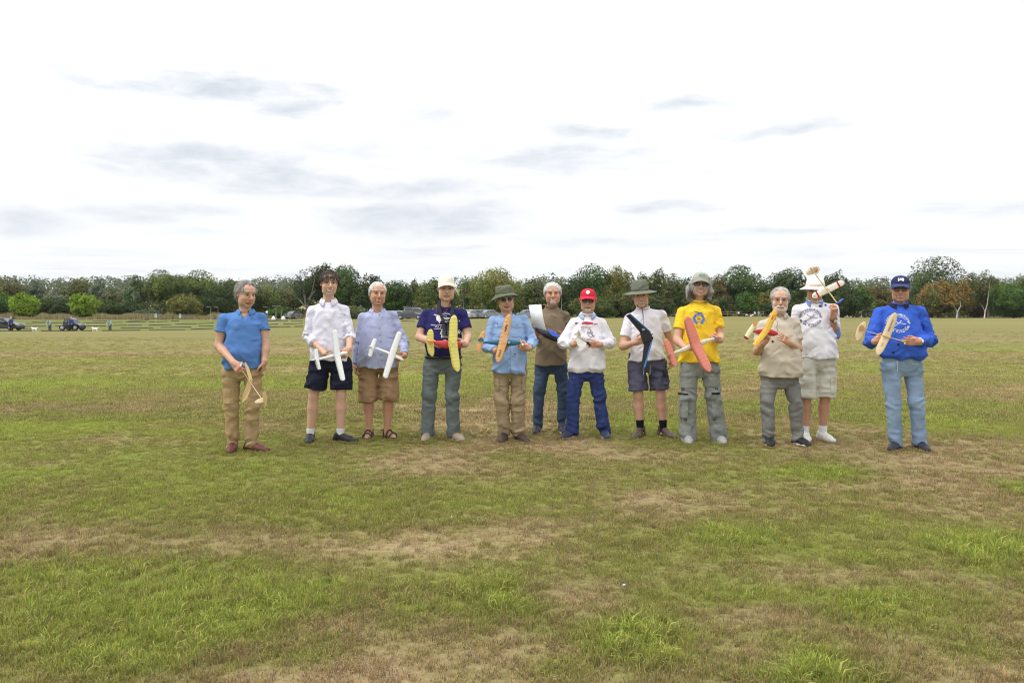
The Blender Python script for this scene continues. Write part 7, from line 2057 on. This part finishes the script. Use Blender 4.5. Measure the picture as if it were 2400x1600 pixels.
    p = Plane(8.99, 1940, 679, -.40, 'balsa model with red wing stripes and red roundel raised above the sun hat', (1961, 708, -.40), (1899, 627, -.40))
    p.stick('fuselage', (1899, 627, -.40), (1961, 709, -.40), .0045, .0065, mat('spruce_stick', lin(214, 196, 150), rough=.7))
    p.wing('wing', (1940, 680, -.375), (1904, 697, -.37), (1979, 661, -.37), .074, .066, mat('balsa_pale', lin(244, 232, 212), rough=.7, noise=.05), .76, .004)
    p.stripe(-.70, -.60, rs); p.stripe(.60, .70, rs); p.text('11', -.30, .022, M_['greyink'], u=-.35); p.text('GB', -.84, .022, M_['greyink'])
    p.wing('tailplane', (1903, 636, -.39), (1890, 643, -.36), (1915, 626, -.46), .075, .06, mat('balsa_tail', lin(238, 212, 178), rough=.7), .1, .003)
    fin = p.plate('fin', [(1903, 632, -.41), (1906, 627, -.41), (1912, 624, -.41), (1919, 625, -.41), (1922, 631, -.41), (1919, 639, -.41), (1912, 645, -.41)], mat('balsa_fin', lin(236, 216, 186), rough=.7))
    p.disc('roundel', (1912, 631.5, -.417), 4.4, 5.6, mat('roundel_red', lin(212, 28, 48), rough=.6), -.2, fin)
    mb = MB(); mb.tube([p.P(1962, 711, -.41), p.P(1966, 708, -.415), p.P(1972, 703.5, -.42), p.P(1978, 699.5, -.42)], [.004, .011, .012, .003], 8); mb.build('propeller', mat('blue_plastic', lin(60, 105, 215), rough=.3), p.root, True)
    p.stick('rubber_motor', (1937, 672, -.42), (1960, 706, -.42), .002, .002, BALSA2)
    # 12 balsa model
    p = Plane(8.40, 2078, 788, -.40, 'balsa model with long rounded wing and stick body across the royal blue sweatshirt', (2122, 801, -.40), (2027, 775, -.40))
    p.stick('fuselage', (2026, 775, -.40), (2120, 800, -.40), .0035, .0045, BALSA); p.stick('rubber_motor', (2030, 778, -.41), (2119, 803, -.41), .0016, .0016, mat('rubber_dark', (.05, .04, .03), rough=.6))
    p.wing('wing', (2079, 787, -.425), (2100, 733, -.43), (2057, 832, -.46), .088, .078, BALSA, .62, .004)
    p.text('FLYING TEAM', -.45, .020, ink, True); p.text('PCMFC', .45, .012, mat('pencil', (.30, .27, .23), rough=.9), True)
    p.stick('wing_mount', (2068, 786, -.44), (2089, 792, -.44), .006, .006, BALSA2)
    p.wing('tailplane', (2018, 776, -.41), (2028, 754, -.41), (2009, 799, -.41), .080, .07, BALSA, .15, .003)
    p.plate('fin', [(2012, 776, -.43), (2014, 765, -.44), (2019, 759.5, -.44), (2025, 764, -.44), (2028, 777, -.43)], BALSA2)
    mb = MB(); mb.tube([p.P(2121, 798, -.42), p.P(2122, 801, -.42), p.P(2120, 806, -.42)], [.008, .004, .008], 6); mb.build('propeller', mat('lime_plastic', lin(190, 200, 80), rough=.4), p.root, True)


planes()

# ------------------------------------------------------------------ things far across the field
def ground_pt(px, d, dz=0.0):
    x = (px - CX0) / FPX * d
    return np.array([x, d, float(gz(x, d)) + dz])


def d_for_row(px, py, lo=60, hi=190):
    """distance at which the ground shows at photo pixel (px, py)"""
    ds = np.linspace(lo, hi, 400); x = (px - CX0) / FPX * ds
    rows = HZ + (CAMH - gz(x, ds)) / ds * FPX
    return float(ds[np.argmin(np.abs(rows - py))])


def rails():
    m = mat('rail_timber', (.085, .075, .062), rough=.9, noise=.3, nscale=3, stretch=(.2, 1, 1))
    segs = []
    q = lambda x0, y0, x1, y1: segs.append((x0 * .2126, 600 + y0 * .2126, x1 * .2126, 600 + y1 * .2126))
    for s in ((0, 828, 345, 830), (455, 830, 830, 828), (905, 826, 1010, 828), (1125, 826, 1545, 822), (1645, 818, 2040, 816), (2105, 812, 2352, 802), (230, 810, 340, 812), (665, 803, 760, 806), (1330, 798, 1690, 795), (1770, 790, 2110, 786), (2190, 778, 2352, 775),
              (240, 780, 505, 776), (610, 772, 730, 770), (910, 778, 1170, 772), (1245, 768, 1400, 765), (1415, 764, 1560, 764), (1640, 766, 1885, 758), (1935, 754, 2170, 750), (2185, 748, 2352, 742), (190, 750, 690, 738), (720, 736, 775, 736), (860, 745, 1190, 738), (1240, 735, 1355, 734),
              (1385, 731, 1605, 731), (1645, 729, 1850, 723), (1885, 720, 1970, 718), (350, 727, 520, 722), (1020, 722, 1190, 718), (1420, 724, 1640, 706), (1770, 700, 1920, 697), (2150, 693, 2352, 690)): q(*s)
    k = lambda x0, y0, x1, y1: segs.append((380 + x0 * .1616, 600 + y0 * .1616, 380 + x1 * .1616, 600 + y1 * .1616))
    for s in ((1610, 928, 1830, 924), (1850, 920, 2040, 905), (1520, 945, 1820, 950), (1870, 950, 2040, 948), (1540, 998, 1680, 990), (1760, 992, 2040, 980), (1530, 1032, 1860, 1028), (1920, 1026, 2040, 1024)): k(*s)
    segs.append((942, 752.5, 972, 754))
    for i, (x0, y0, x1, y1) in enumerate(segs):
        d0, d1 = d_for_row(x0, y0), d_for_row(x1, y1)
        a, b = ground_pt(x0, d0, .07), ground_pt(x1, d1, .07)
        c = (a + b) / 2 - np.array([0, 0, .02]); v = b - a; L = np.linalg.norm(v)
        R = np.array(Matrix.Rotation(math.atan2(v[1], v[0]), 3, 'Z') @ Matrix.Rotation(-math.asin(v[2] / L), 3, 'Y'))
        mb = MB(); mb.box((0, 0, 0), (L, .14, .11), R)
        for t in (-.45, 0, .45): mb.box(R @ np.array([t * L, 0, -.05]), (.14, .22, .12), R)
        o = mb.build('timber_rail', m); o.location = c
        tag(o, 'low dark timber rail lying on the grass of the far field', 'rail', 'timber rails on the far field')


def car(px, py, d, L, H, W, heading, paint, label, glass=None, kind='saloon', group=None, cut=0.0):
    """side profile in metres; heading in degrees, 0 = nose towards +x"""
    o = empty('parked_car', ground_pt(px, d) if py is None else np.array([*at(px, py, d)[:2], at(px, py, d)[2]]), label, 'car', group)
    o.rotation_euler.z = math.radians(heading)
    h0 = .24
    if kind == 'van': up = [(-.49, .60), (-.47, .92), (-.44, 1.0), (.10, 1.0), (.24, .70), (.42, .58), (.485, .42)]
    elif kind == 'hatch': up = [(-.49, .58), (-.45, .80), (-.36, .97), (-.05, 1.0), (.10, .95), (.24, .68), (.40, .60), (.485, .42)]
    elif kind == 'short': up = [(-.49, .30), (-.47, .32), (-.32, .34), (-.28, .72), (-.24, .96), (-.02, 1.0), (.12, .90), (.26, .60), (.42, .52), (.485, .40)]
    else: up = [(-.49, .52), (-.47, .62), (-.34, .66), (-.20, .96), (-.05, 1.0), (.08, .97), (.22, .68), (.42, .58), (.485, .42)]
    prof = [(-.49, h0 / H + .02)] + up + [(.495, .30), (.48, h0 / H)]
    V, n = [], len(prof)
    for sy, ins in ((-1, 1), (-.86, 0), (.86, 0), (1, 1)):
        for x, z in prof:
            wy = W / 2 * sy * (1 - .20 * max(0, (z - .62)) / .38)
            V.append((x * L * (1 if ins == 0 else .992), wy, z * H * (1 if ins == 0 or z < .4 else .985)))
    F = [(r * n + i, r * n + i + 1, (r + 1) * n + i + 1, (r + 1) * n + i) for r in range(3) for i in range(n - 1)] + [(r * n + n - 1, r * n, (r + 1) * n, (r + 1) * n + n - 1) for r in range(3)] + [tuple(range(n)), tuple(3 * n + i for i in reversed(range(n)))]
    make_mesh('body', np.array(V), F, paint, o, False)
    gl = glass or mat('car_glass', (.05, .06, .07), rough=.08, spec=.7)
    top = [p for p in up if p[1] > .60]; xs = [p[0] for p in top]; x0, x1 = min(xs), max(xs)
    f = lambda x: np.interp(x, [p[0] for p in up], [p[1] for p in up])
    for sy in (-1, 1):
        for a, b in ((x0 + .05, (x0 + x1) / 2 - .012), ((x0 + x1) / 2 + .012, x1 - .06)):
            pts = [(a, .68), (b, .68), (b, max(f(b) - .07, .70)), ((a + b) / 2, f((a + b) / 2) - .07), (a, max(f(a) - .07, .70))]
            V = [(x * L, sy * (W / 2 * (1 - .20 * max(0, (z - .62)) / .38) + .006), z * H) for x, z in pts]
            make_mesh('side_window', np.array(V), [tuple(range(5)) if sy < 0 else tuple(reversed(range(5)))], gl, o, False)
    for xa, xb in ((x1 - .13, x1 - .015), (x0 + .10, x0 + .02)):
        V = []
        for x, dz in ((xa, -.02), (xb, -.0)):
            for sy in (-1, 1): V.append((x * L + (.012 if xa > 0 else -.012), sy * W * .38, f(x) * H + .012))
        make_mesh('windscreen', np.array(V), [(0, 1, 3, 2)], gl, o, False)
    ty = mat('tyre', (.02, .02, .02), rough=.9); ri = mat('wheel_rim', (.45, .45, .47), rough=.3, metal=.7)
    Rw = np.array(Matrix.Rotation(math.radians(90), 3, 'X'))
    for x in ((-.31, .33) if kind != 'short' else (.30, -.34)):
        for sy in (-1, 1):
            mb = MB(); mb.lathe([(.20, -.1), (.31, -.1), (.33, -.06), (.33, .06), (.31, .1), (.20, .1)], 20, c=(x * L, sy * (W / 2 - .09), .33), R=Rw); w = mb.build('wheel', ty, o, True)
            mb = MB(); mb.lathe([(.01, -.112), (.19, -.108), (.215, -.1), (.215, .1), (.19, .108), (.01, .112)], 16, c=(x * L, sy * (W / 2 - .09), .33), R=Rw); mb.build('rim', ri, w, True)
    for sy in (-1, 1):
        mb = MB(); mb.box((.468 * L, sy * W * .38, .50 * H), (.10 * L * .6, .30, .12)); mb.build('headlight', mat('lamp_glass', (.7, .72, .74), rough=.15, spec=.6), o)
        mb = MB(); mb.box((-.478 * L, sy * W * .40, (.56 if kind != 'short' else .26) * H), (.08, .22, .16)); mb.build('tail_light', mat('tail_red', (.35, .02, .02), rough=.2), o)
        mb = MB(); mb.box((.12 * L, sy * (W / 2 + .07), .66 * H), (.10, .14, .10)); mb.build('mirror', paint, o)
    return o


def far_person(px, py, d, h, label, shirt, legs, skin=(.5, .3, .22), hair=(.1, .08, .06), pose='stand', lean=0.0, group=None, hx=.028):
    """small figure: continuous body with clothing as parts"""
    base = at(px, py, d) if py is not None else ground_pt(px, d)
    o = empty('person', base, label, 'person', group)
    k = h / 1.75
    mats = lambda n, c: mat(n + '_%02x%02x%02x' % tuple(int(255 * v) for v in c), c, rough=.9)
    if pose == 'stand':
        hipz, nbp, head = .88, np.array([0, -lean * .45, 1.42 - lean * .12]), np.array([0, -lean * .8 - .02, 1.60 - lean * .42])
        hips = [np.array([s * .09, 0, hipz]) for s in (-1, 1)]; kn = [np.array([s * .10, -.02, .48]) for s in (-1, 1)]; an = [np.array([s * .11, .02, .08]) for s in (-1, 1)]
        sh = [nbp + [s * .17, 0, -.06] for s in (-1, 1)]; el = [s_ + [sg * .06, -.03 - lean * .3, -.27] for s_, sg in zip(sh, (-1, 1))]; wr = [e + [-sg * .05, -.14, -.20 + .1 * lean] for e, sg in zip(el, (-1, 1))]
    else:
        hipz = .14; nbp, head = np.array([0, .08, .64]), np.array([0, .05, .82])
        hips = [np.array([s * .09, 0, .12]) for s in (-1, 1)]; kn = [np.array([s * .18, -.34, .36]) for s in (-1, 1)]; an = [np.array([s * .10, -.55, .07]) for s in (-1, 1)]
        sh = [nbp + [s * .17, 0, -.06] for s in (-1, 1)]; el = [s_ + [sg * .10, -.06, -.25] for s_, sg in zip(sh, (-1, 1))]; wr = [e + [-sg * .10, -.20, .02] for e, sg in zip(el, (-1, 1))]
    A = lambda pts: np.array(pts) * k
    lo, hi = np.array([-.45, -.8, 0]) * k, np.array([.45, .45, 1.85 if pose == 'stand' else 1.0]) * k
    G = Field(lo, hi, hx * k)
    G.ell(A(head), A((.088, .105, .125)), None, .03); G.cone(A(head), A(nbp), .06 * k, .06 * k, .03)
    mid = np.array([0, .0, hipz])
    G.cone(A(nbp - [0, 0, .1]), A(mid), .12 * k, .12 * k, .04)
    for i in (0, 1):
        G.cone(A(sh[i]), A(el[i]), .05 * k, .045 * k, .03); G.cone(A(el[i]), A(wr[i]), .045 * k, .04 * k, .03); G.cone(A(wr[i]), A(wr[i] + [0, -.05, -.08]), .04 * k, .03 * k, .02)
        G.cone(A(hips[i]), A(kn[i]), .075 * k, .055 * k, .03); G.cone(A(kn[i]), A(an[i]), .055 * k, .045 * k, .03); G.cone(A(an[i] - [0, 0, .03]), A(an[i] + [0, -.14, -.04]), .045 * k, .035 * k, .02)
    V, Q = G.mesh(); C = np.tile(np.array(skin), (len(V), 1)); C[(V[:, 2] > head[2] * k + .045 * k) | ((V[:, 1] > (head[1] + .03) * k) & (V[:, 2] > (head[2] - .05) * k))] = hair
    if pose == 'stand': C[V[:, 2] < .09 * k] = (.3, .3, .3)
    make_mesh('body', V, Q, SKIN, o, True, C)
    G = Field(lo, hi, hx * k)
    G.cone(A(nbp - [0, 0, .13]), A(mid + [0, 0, -.04 if pose == 'stand' else .05]), .155 * k, .15 * k, .05)
    for i in (0, 1): G.cone(A(sh[i]), A(el[i]), .075 * k, .065 * k, .03); G.cone(A(el[i]), A(el[i] + (wr[i] - el[i]) * .8), .065 * k, .055 * k, .03)
    V, Q = G.mesh(); make_mesh('shirt', V, Q, mats('far_shirt', shirt), o)
    G = Field(lo, hi, hx * k)
    G.cone(A(hips[0]), A(hips[1]), .105 * k, .105 * k, .03)
    for i in (0, 1): G.cone(A(hips[i]), A(kn[i]), .095 * k, .08 * k, .03); G.cone(A(kn[i]), A(an[i] + [0, 0, .05]), .08 * k, .07 * k, .03)
    V, Q = G.mesh(); make_mesh('trousers', V, Q, mats('far_trousers', legs), o)
    return o


def dog(px, py, d, label, s=1.0):
    o = empty('dog', at(px, py, d), label, 'dog', 'small white dogs on the far field')
    G = Field((-.55, -.25, 0), (.55, .25, .62), .022)
    G.ell((-.02, 0, .33), (.27, .11, .12), None, .05); G.ell((-.14, 0, .33), (.13, .12, .14), None, .05); G.ell((.17, 0, .32), (.12, .10, .115), None, .05)
    G.cone((-.20, 0, .38), (-.31, 0, .46), .08, .075, .05); G.ell((-.34, 0, .47), (.085, .075, .075), None, .03); G.cone((-.38, 0, .455), (-.46, 0, .43), .045, .03, .02)
    for sy in (-1, 1):
        G.ell((-.31, sy * .065, .46), (.03, .025, .06), None, .02)
        G.cone((-.17, sy * .06, .28), (-.20 + sy * .04, sy * .06, .15), .055, .035, .03); G.cone((-.20 + sy * .04, sy * .06, .15), (-.20 + sy * .06, sy * .06, .025), .035, .028, .02)
        G.cone((.19, sy * .06, .29), (.13 - sy * .03, sy * .06, .18), .07, .04, .03); G.cone((.13 - sy * .03, sy * .06, .18), (.22 - sy * .05, sy * .06, .13), .04, .032, .02); G.cone((.22 - sy * .05, sy * .06, .13), (.20 - sy * .05, sy * .06, .025), .032, .028, .02)
    G.cone((.27, 0, .38), (.36, 0, .48), .045, .05, .03)
    G.displace(lambda p: .03 * (vnoise(p * 18) - .5), .06)
    V, Q = G.mesh(); C = np.tile(np.array([.78, .77, .74]), (len(V), 1)); C[V[:, 0] < -.445] = (.03, .03, .03)
    b = make_mesh('body', V * s, Q, mat('white_fur', (.8, .8, .78), rough=1, attr=True, bump=.5, bscale=40), o, True, C)
    return o


def lamp_post(px, top, base, d, label, arms=1):
    b = ground_pt(px, d); z1 = CAMH - (top - HZ) / FPX * d
    o = empty('lamp_post', b, label, 'lamp post', 'lamp posts of the car park')
    h = z1 - b[2]; m = mat('lamp_galvanised', (.30, .31, .31), rough=.6)
    mb = MB(); mb.tube([(0, 0, -.1), (0, 0, h * .5), (0, 0, h)], [.06, .05, .035], 8); mb.build('pole', m, o, True)
    for s in ((-1, 1) if arms == 2 else (-1,)):
        mb = MB(); mb.box((s * .35, 0, h + .02), (.6, .16, .08)); mb.build('lamp_head', m, o)


def far_things():
    rails()
    blk = mat('car_black', (.012, .013, .018), rough=.25, spec=.5); d = 97.0
    car(4, 774.5, d, 4.7, 1.50, 1.75, 0, blk, 'long black estate car cut by the edge of the photo', kind='van', group='cars on the far field')
    car(170, 774.5, d, 2.45, 1.50, 1.6, 0, blk, 'short black car with its bonnet facing the white dog', kind='short', group='cars on the far field')
    nav, drk = (.03, .06, .20), (.012, .012, .014)
    far_person(26, 776.5, d - 1.6, 1.76, 'grey haired person in blue top beside the long black car', nav, drk, (.5, .3, .24), (.45, .43, .42))
    far_person(167, 776.5, d - 1.6, 1.76, 'grey haired person in blue top beside the short black car', nav, drk, (.5, .3, .24), (.45, .43, .42))
    tl, gr = (.22, .38, .40), (.07, .085, .09)
    far_person(117, 777, d - 3, 1.62, 'stooping person in teal jacket between the two black cars', tl, gr, lean=.45)
    far_person(258, 777, d - 3, 1.62, 'stooping person in teal jacket on the open grass past the short car', tl, gr, lean=.45)
    dog(81, 777, d - 3, 'fluffy white dog in front of the long black car'); dog(223, 777, d - 3, 'fluffy white dog in front of the short black car')
    # notice boards
    for px, py, lab in ((365, 739, 'first pale blue notice board on a thin post'), (422, 740, 'second pale blue notice board, nearer the olive bush')):
        dd = 128.0; b = ground_pt(px, dd); zc = CAMH - (py - HZ) / FPX * dd
        o = empty('notice_board', b, lab, 'sign', 'notice boards at the field edge')
        mb = MB(); mb.box((0, 0, zc - b[2]), (.34, .03, .62)); mb.build('panel', mat('board_face', (.48, .58, .62), rough=.5), o)
        mb = MB(); mb.box((0, -.02, zc - b[2] + .12), (.26, .012, .12)); mb.build('header', mat('board_header', (.15, .30, .45), rough=.5), o)
        mb = MB(); mb.tube([(0, .03, -.1), (0, .03, zc - b[2] + .25)], .03, 6); mb.build('post', mat('board_post', (.3, .32, .32), rough=.5), o, True)
    for px, top, arms, lab in ((494, 719, 1, 'lamp post left of the blue polo shoulder, by the olive bush'), (511, 720, 1, 'lamp post touching the blue polo shoulder'), (626, 719, 1, 'lamp post with a round sign past the blue polo man'), (647, 717.5, 2, 'double headed lamp post between polo man and young man'), (659, 718, 1, 'lamp post behind the pale parked car'),
                               (820, 718.5, 2, 'lamp post between the two white glider holders'), (954, 719, 1, 'first of the lamp posts above the dark saloon'), (961.5, 718, 2, 'middle lamp post above the dark saloon'), (967, 718, 2, 'third lamp post above the pale people carrier'), (1087, 704, 1, 'tall slim lamp post beside the drooping birch'), (1101, 718, 1, 'lamp post beside the broad light green oak'), (1236, 718, 2, 'lamp post beside the white curved panel'), (1316, 697, 1, 'pale post beside the ear of the brown shirt man')):
        lamp_post(px, top, 740, 140, lab, arms)
    o = empty('round_sign', ground_pt(626, 139), 'small white round sign on the lamp post past the blue polo man', 'sign'); z = CAMH - (731 - HZ) / FPX * 139 - o.location.z
    mb = MB(); mb.lathe([(.22, 0), (.22, .03)], 16, c=(0, -.14, z), R=np.array(Matrix.Rotation(math.radians(90), 3, 'X'))); mb.build('plate', mat('sign_white', (.75, .75, .75), rough=.5), o)
    mb = MB(); mb.tube([(0, -.10, -.1), (0, -.10, z)], .03, 6); mb.build('post', mat('board_post', (.3, .32, .32)), o, True)
    # parked cars
    sil, gry, wht, bl = mat('car_silver', (.22, .24, .26), rough=.3, spec=.5), mat('car_charcoal', (.06, .065, .075), rough=.3, spec=.5), mat('car_white', (.42, .43, .44), rough=.35), mat('car_blue', (.10, .17, .30), rough=.3)
    g = 'cars parked along the wood'
    car(688, None, 150, 4.2, 1.4, 1.7, 68, sil, 'pale silver car parked behind the young man', group=g)
    car(960, None, 132, 4.5, 1.42, 1.75, 0, gry, 'charcoal saloon parked by the lamp posts', group=g)
    car(938, None, 137, 4.2, 1.4, 1.7, 0, wht, 'white car half hidden behind the pale blue shirt shoulder', group=g)
    car(978, None, 141, 4.8, 1.85, 1.85, 0, sil, 'tall silver people carrier behind the charcoal saloon', kind='van', group=g)
    for i, (px, dd, col, k, hd, lab) in enumerate(((1102, 136, wht, 'hatch', 70, 'white hatchback next to the navy sleeve'), (1116, 140, bl, 'saloon', 50, 'blue car at the head of the crowded row'), (1127, 138, sil, 'van', 35, 'silver van in the middle of the crowded row'), (1140, 141, bl, 'hatch', 40, 'dark blue hatchback beneath the broad light green oak'),
                                                 (1150, 137, sil, 'saloon', 25, 'silver car nearest the light blue shirt collar'), (1240, 138, sil, 'saloon', 20, 'silver car peeping out beside the white curved panel'), (1135, 146, wht, 'saloon', 60, 'white car at the back of the crowded row'))):
        car(px, None, dd, 4.2, 1.5, 1.72, hd, col, lab, kind=k, group=g)
    # white benches and picnic things by the lamp post
    o = empty('picnic_table', ground_pt(634, 138), 'wooden picnic table with white covers behind the blue polo man', 'table')
    wd = mat('table_wood', (.30, .24, .16), rough=.8)
    mb = MB(); mb.box((0, 0, .75), (1.7, .7, .06)); mb.build('top', wd, o)
    for s in (-1, 1):
        mb = MB(); mb.box((0, s * .62, .45), (1.7, .26, .05)); mb.build('seat', wd, o)
        mb = MB(); mb.tube([(s * .65, -.7, 0), (s * .65, 0, .72)], .04, 6); mb.tube([(s * .65, .7, 0), (s * .65, 0, .72)], .04, 6); mb.build('leg', wd, o, True)
    for px, dd, lab in ((621, 137.4, 'white rounded bin bag nearest the blue polo sleeve'), (641, 137, 'white rounded bin bag at the end of the picnic table'), (664, 137, 'white rounded bag beside the pale parked car')):
        o = empty('bin_bag', ground_pt(px, dd), lab, 'bag', 'white bags by the picnic table'); mb = MB()
        mb.lathe([(.02, 0), (.30, .02), (.36, .25), (.30, .5), (.12, .66), (.05, .72), (.10, .80)], 12, wob=lambda th, k: .03 * np.sin(3 * th + k)); mb.build('sack', mat('bag_white', (.75, .75, .74), rough=.5), o, True)
    # post and rail fence, gazebo, picnickers
    wood = mat('fence_wood', (.24, .20, .14), rough=.9, noise=.2, nscale=4)
    def fence(a, b, da, db, label, npost, rows, h=1.1):
        A, B = ground_pt(a, da), ground_pt(b, db); o = empty('rail_fence', A, label, 'fence')
        v = B - A; L = np.linalg.norm(v); R = np.array(Matrix.Rotation(math.atan2(v[1], v[0]), 3, 'Z'))
        for i in range(npost):
            p = v * i / (npost - 1); mb = MB(); mb.box(p + [0, 0, h * .5], (.12, .10, h + .1), R); mb.build('post', wood, o)
        for r in rows:
            for i in range(npost - 1):
                p = v * (i + .5) / (npost - 1); mb = MB(); mb.box(p + [0, -.07, r * h], (L / (npost - 1) + .02, .05, .12), R); mb.build('rail', wood, o)
    fence(1684, 1790, 157, 160, 'long wooden rail fence behind the yellow sleeve', 6, (.45, .85))
    fence(694, 716, 140, 141, 'short weathered rail fence beside the young man', 3, (.4, .8))
    dd = 186; b = ground_pt(2037, dd); o = empty('gazebo', b, 'black pop-up gazebo at the edge of the trees', 'gazebo'); bk = mat('gazebo_canvas', (.018, .019, .022), rough=.7)
    zt = CAMH - (718.5 - HZ) / FPX * dd - b[2]; ze = CAMH - (727 - HZ) / FPX * dd - b[2]; w = 1.25
    mb = MB(); mb.add([(-w, -w, ze), (w, -w, ze), (w, w, ze), (-w, w, ze), (0, 0, zt), (-w, -w, ze - .18), (w, -w, ze - .18), (w, w, ze - .18), (-w, w, ze - .18)], [(0, 1, 4), (1, 2, 4), (2, 3, 4), (3, 0, 4), (0, 5, 6, 1), (1, 6, 7, 2), (2, 7, 8, 3), (3, 8, 5, 0)]); mb.build('canopy', bk, o)
    for sx in (-1, 1):
        for sy in (-1, 1): mb = MB(); mb.tube([(sx * w * .96, sy * w * .96, 0), (sx * w * .96, sy * w * .96, ze)], .03, 6); mb.build('leg', mat('gazebo_leg', (.5, .5, .5), rough=.4, metal=.6), o, True)
    W_, K_, Rd = (.70, .70, .72), (.02, .02, .025), (.35, .06, .08)
    grp = 'people resting along the edge of the wood'
    folk = [(1577, 158, W_, K_, 'sit', 'seated person in white nearest the white T-shirt sleeve'), (1582, 158, W_, K_, 'sit', 'second seated person in white before the dark wood'), (1731, 158, W_, K_, 'stand', 'person in white leaning on the rail fence'), (1744, 156, K_, K_, 'sit', 'dark clad person seated under the round bush'), (1750, 155, W_, K_, 'sit', 'white topped person seated under the round bush'),
            (1759, 155, Rd, W_, 'sit', 'person in red seated on the grass by the fence'), (1764, 155.5, W_, Rd, 'sit', 'hunched person in white by the fence'), (1769, 156, W_, K_, 'stand', 'standing figure in white top among the seated group'), (1778, 157, (.4, .4, .42), (.3, .3, .3), 'stand', 'standing figure in grey at the end of the fence'), (1787, 155, K_, K_, 'sit', 'dark seated person beside the bearded man'),
            (1973, 183, K_, K_, 'stand', 'dark figure beside the raised hand'), (1985, 183, W_, W_, 'sit', 'person all in white on the far grass'), (1993, 183, K_, W_, 'sit', 'person with dark top next to the one in white'), (1999, 182, K_, K_, 'sit', 'dark seated person in the middle of the far picnic'), (2006, 182, K_, K_, 'sit', 'last dark seated person of the far picnic'), (2025, 181, K_, K_, 'sit', 'dark seated person at the near leg of the gazebo'), (2030, 181, K_, (.3, .3, .3), 'sit', 'dark seated person under the gazebo'), (2038, 181, (.1, .1, .12), K_, 'sit', 'seated person beyond the gazebo leg')]
    for px, dd, a, b_, pose, lab in folk:
        far_person(px, None, dd, 1.1 if pose == 'stand' and px < 1900 else 1.25, lab, a, b_, pose=pose, group=grp, hx=.05)
    # small things lying on the grass
    def bit(name, px, py, lab, cat, col, r, h):
        dd = row_to_d(py); p = at(px, py, dd); p[2] = float(gz(p[0], dd)); o = empty(name, p, lab, cat); mb = MB()
        mb.lathe([(r * .3, 0), (r, h * .3), (r * .8, h * .8), (r * .2, h)], 10, wob=lambda th, k: h * .12 * np.sin(2 * th + k)); mb.build('lump', mat('bit_' + name + cat, col, rough=.8), o, True)
    mush = (.42, .26, .10)
    bit('mushroom', 1128, 1016, 'small brown mushroom beside the stone trousers', 'mushroom', mush, .022, .05); bit('mushroom', 1145, 1014, 'second small brown mushroom, nearest the stone trousers', 'mushroom', mush, .022, .05)
    bit('paper_scrap', 1346, 1149, 'tiny white scrap of paper on dry grass', 'litter', (.6, .6, .6), .007, .012); bit('feather', 1463, 1373, 'small grey white feather on the bare straw patch', 'feather', (.45, .47, .5), .010, .012)
    bit('paper_scrap', 1059, 1218, 'tiny white scrap standing in short grass', 'litter', (.6, .6, .58), .005, .03)


far_things()


# ------------------------------------------------------------------ thin summer haze in the air
def haze():
    m = bpy.data.materials.new('summer_haze'); m.use_nodes = True
    nt = m.node_tree; nt.nodes.clear()
    out = nt.nodes.new('ShaderNodeOutputMaterial'); v = nt.nodes.new('ShaderNodeVolumePrincipled')
    v.inputs['Color'].default_value = (.86, .92, 1, 1); v.inputs['Density'].default_value = .00009; v.inputs['Anisotropy'].default_value = .2
    nt.links.new(v.outputs[0], out.inputs['Volume'])
    mb = MB(); mb.box((0, 540, 32), (4200, 2200, 70)); o = mb.build('haze', m); tag(o, 'thin pale haze over the field', None, None, 'stuff')


haze()
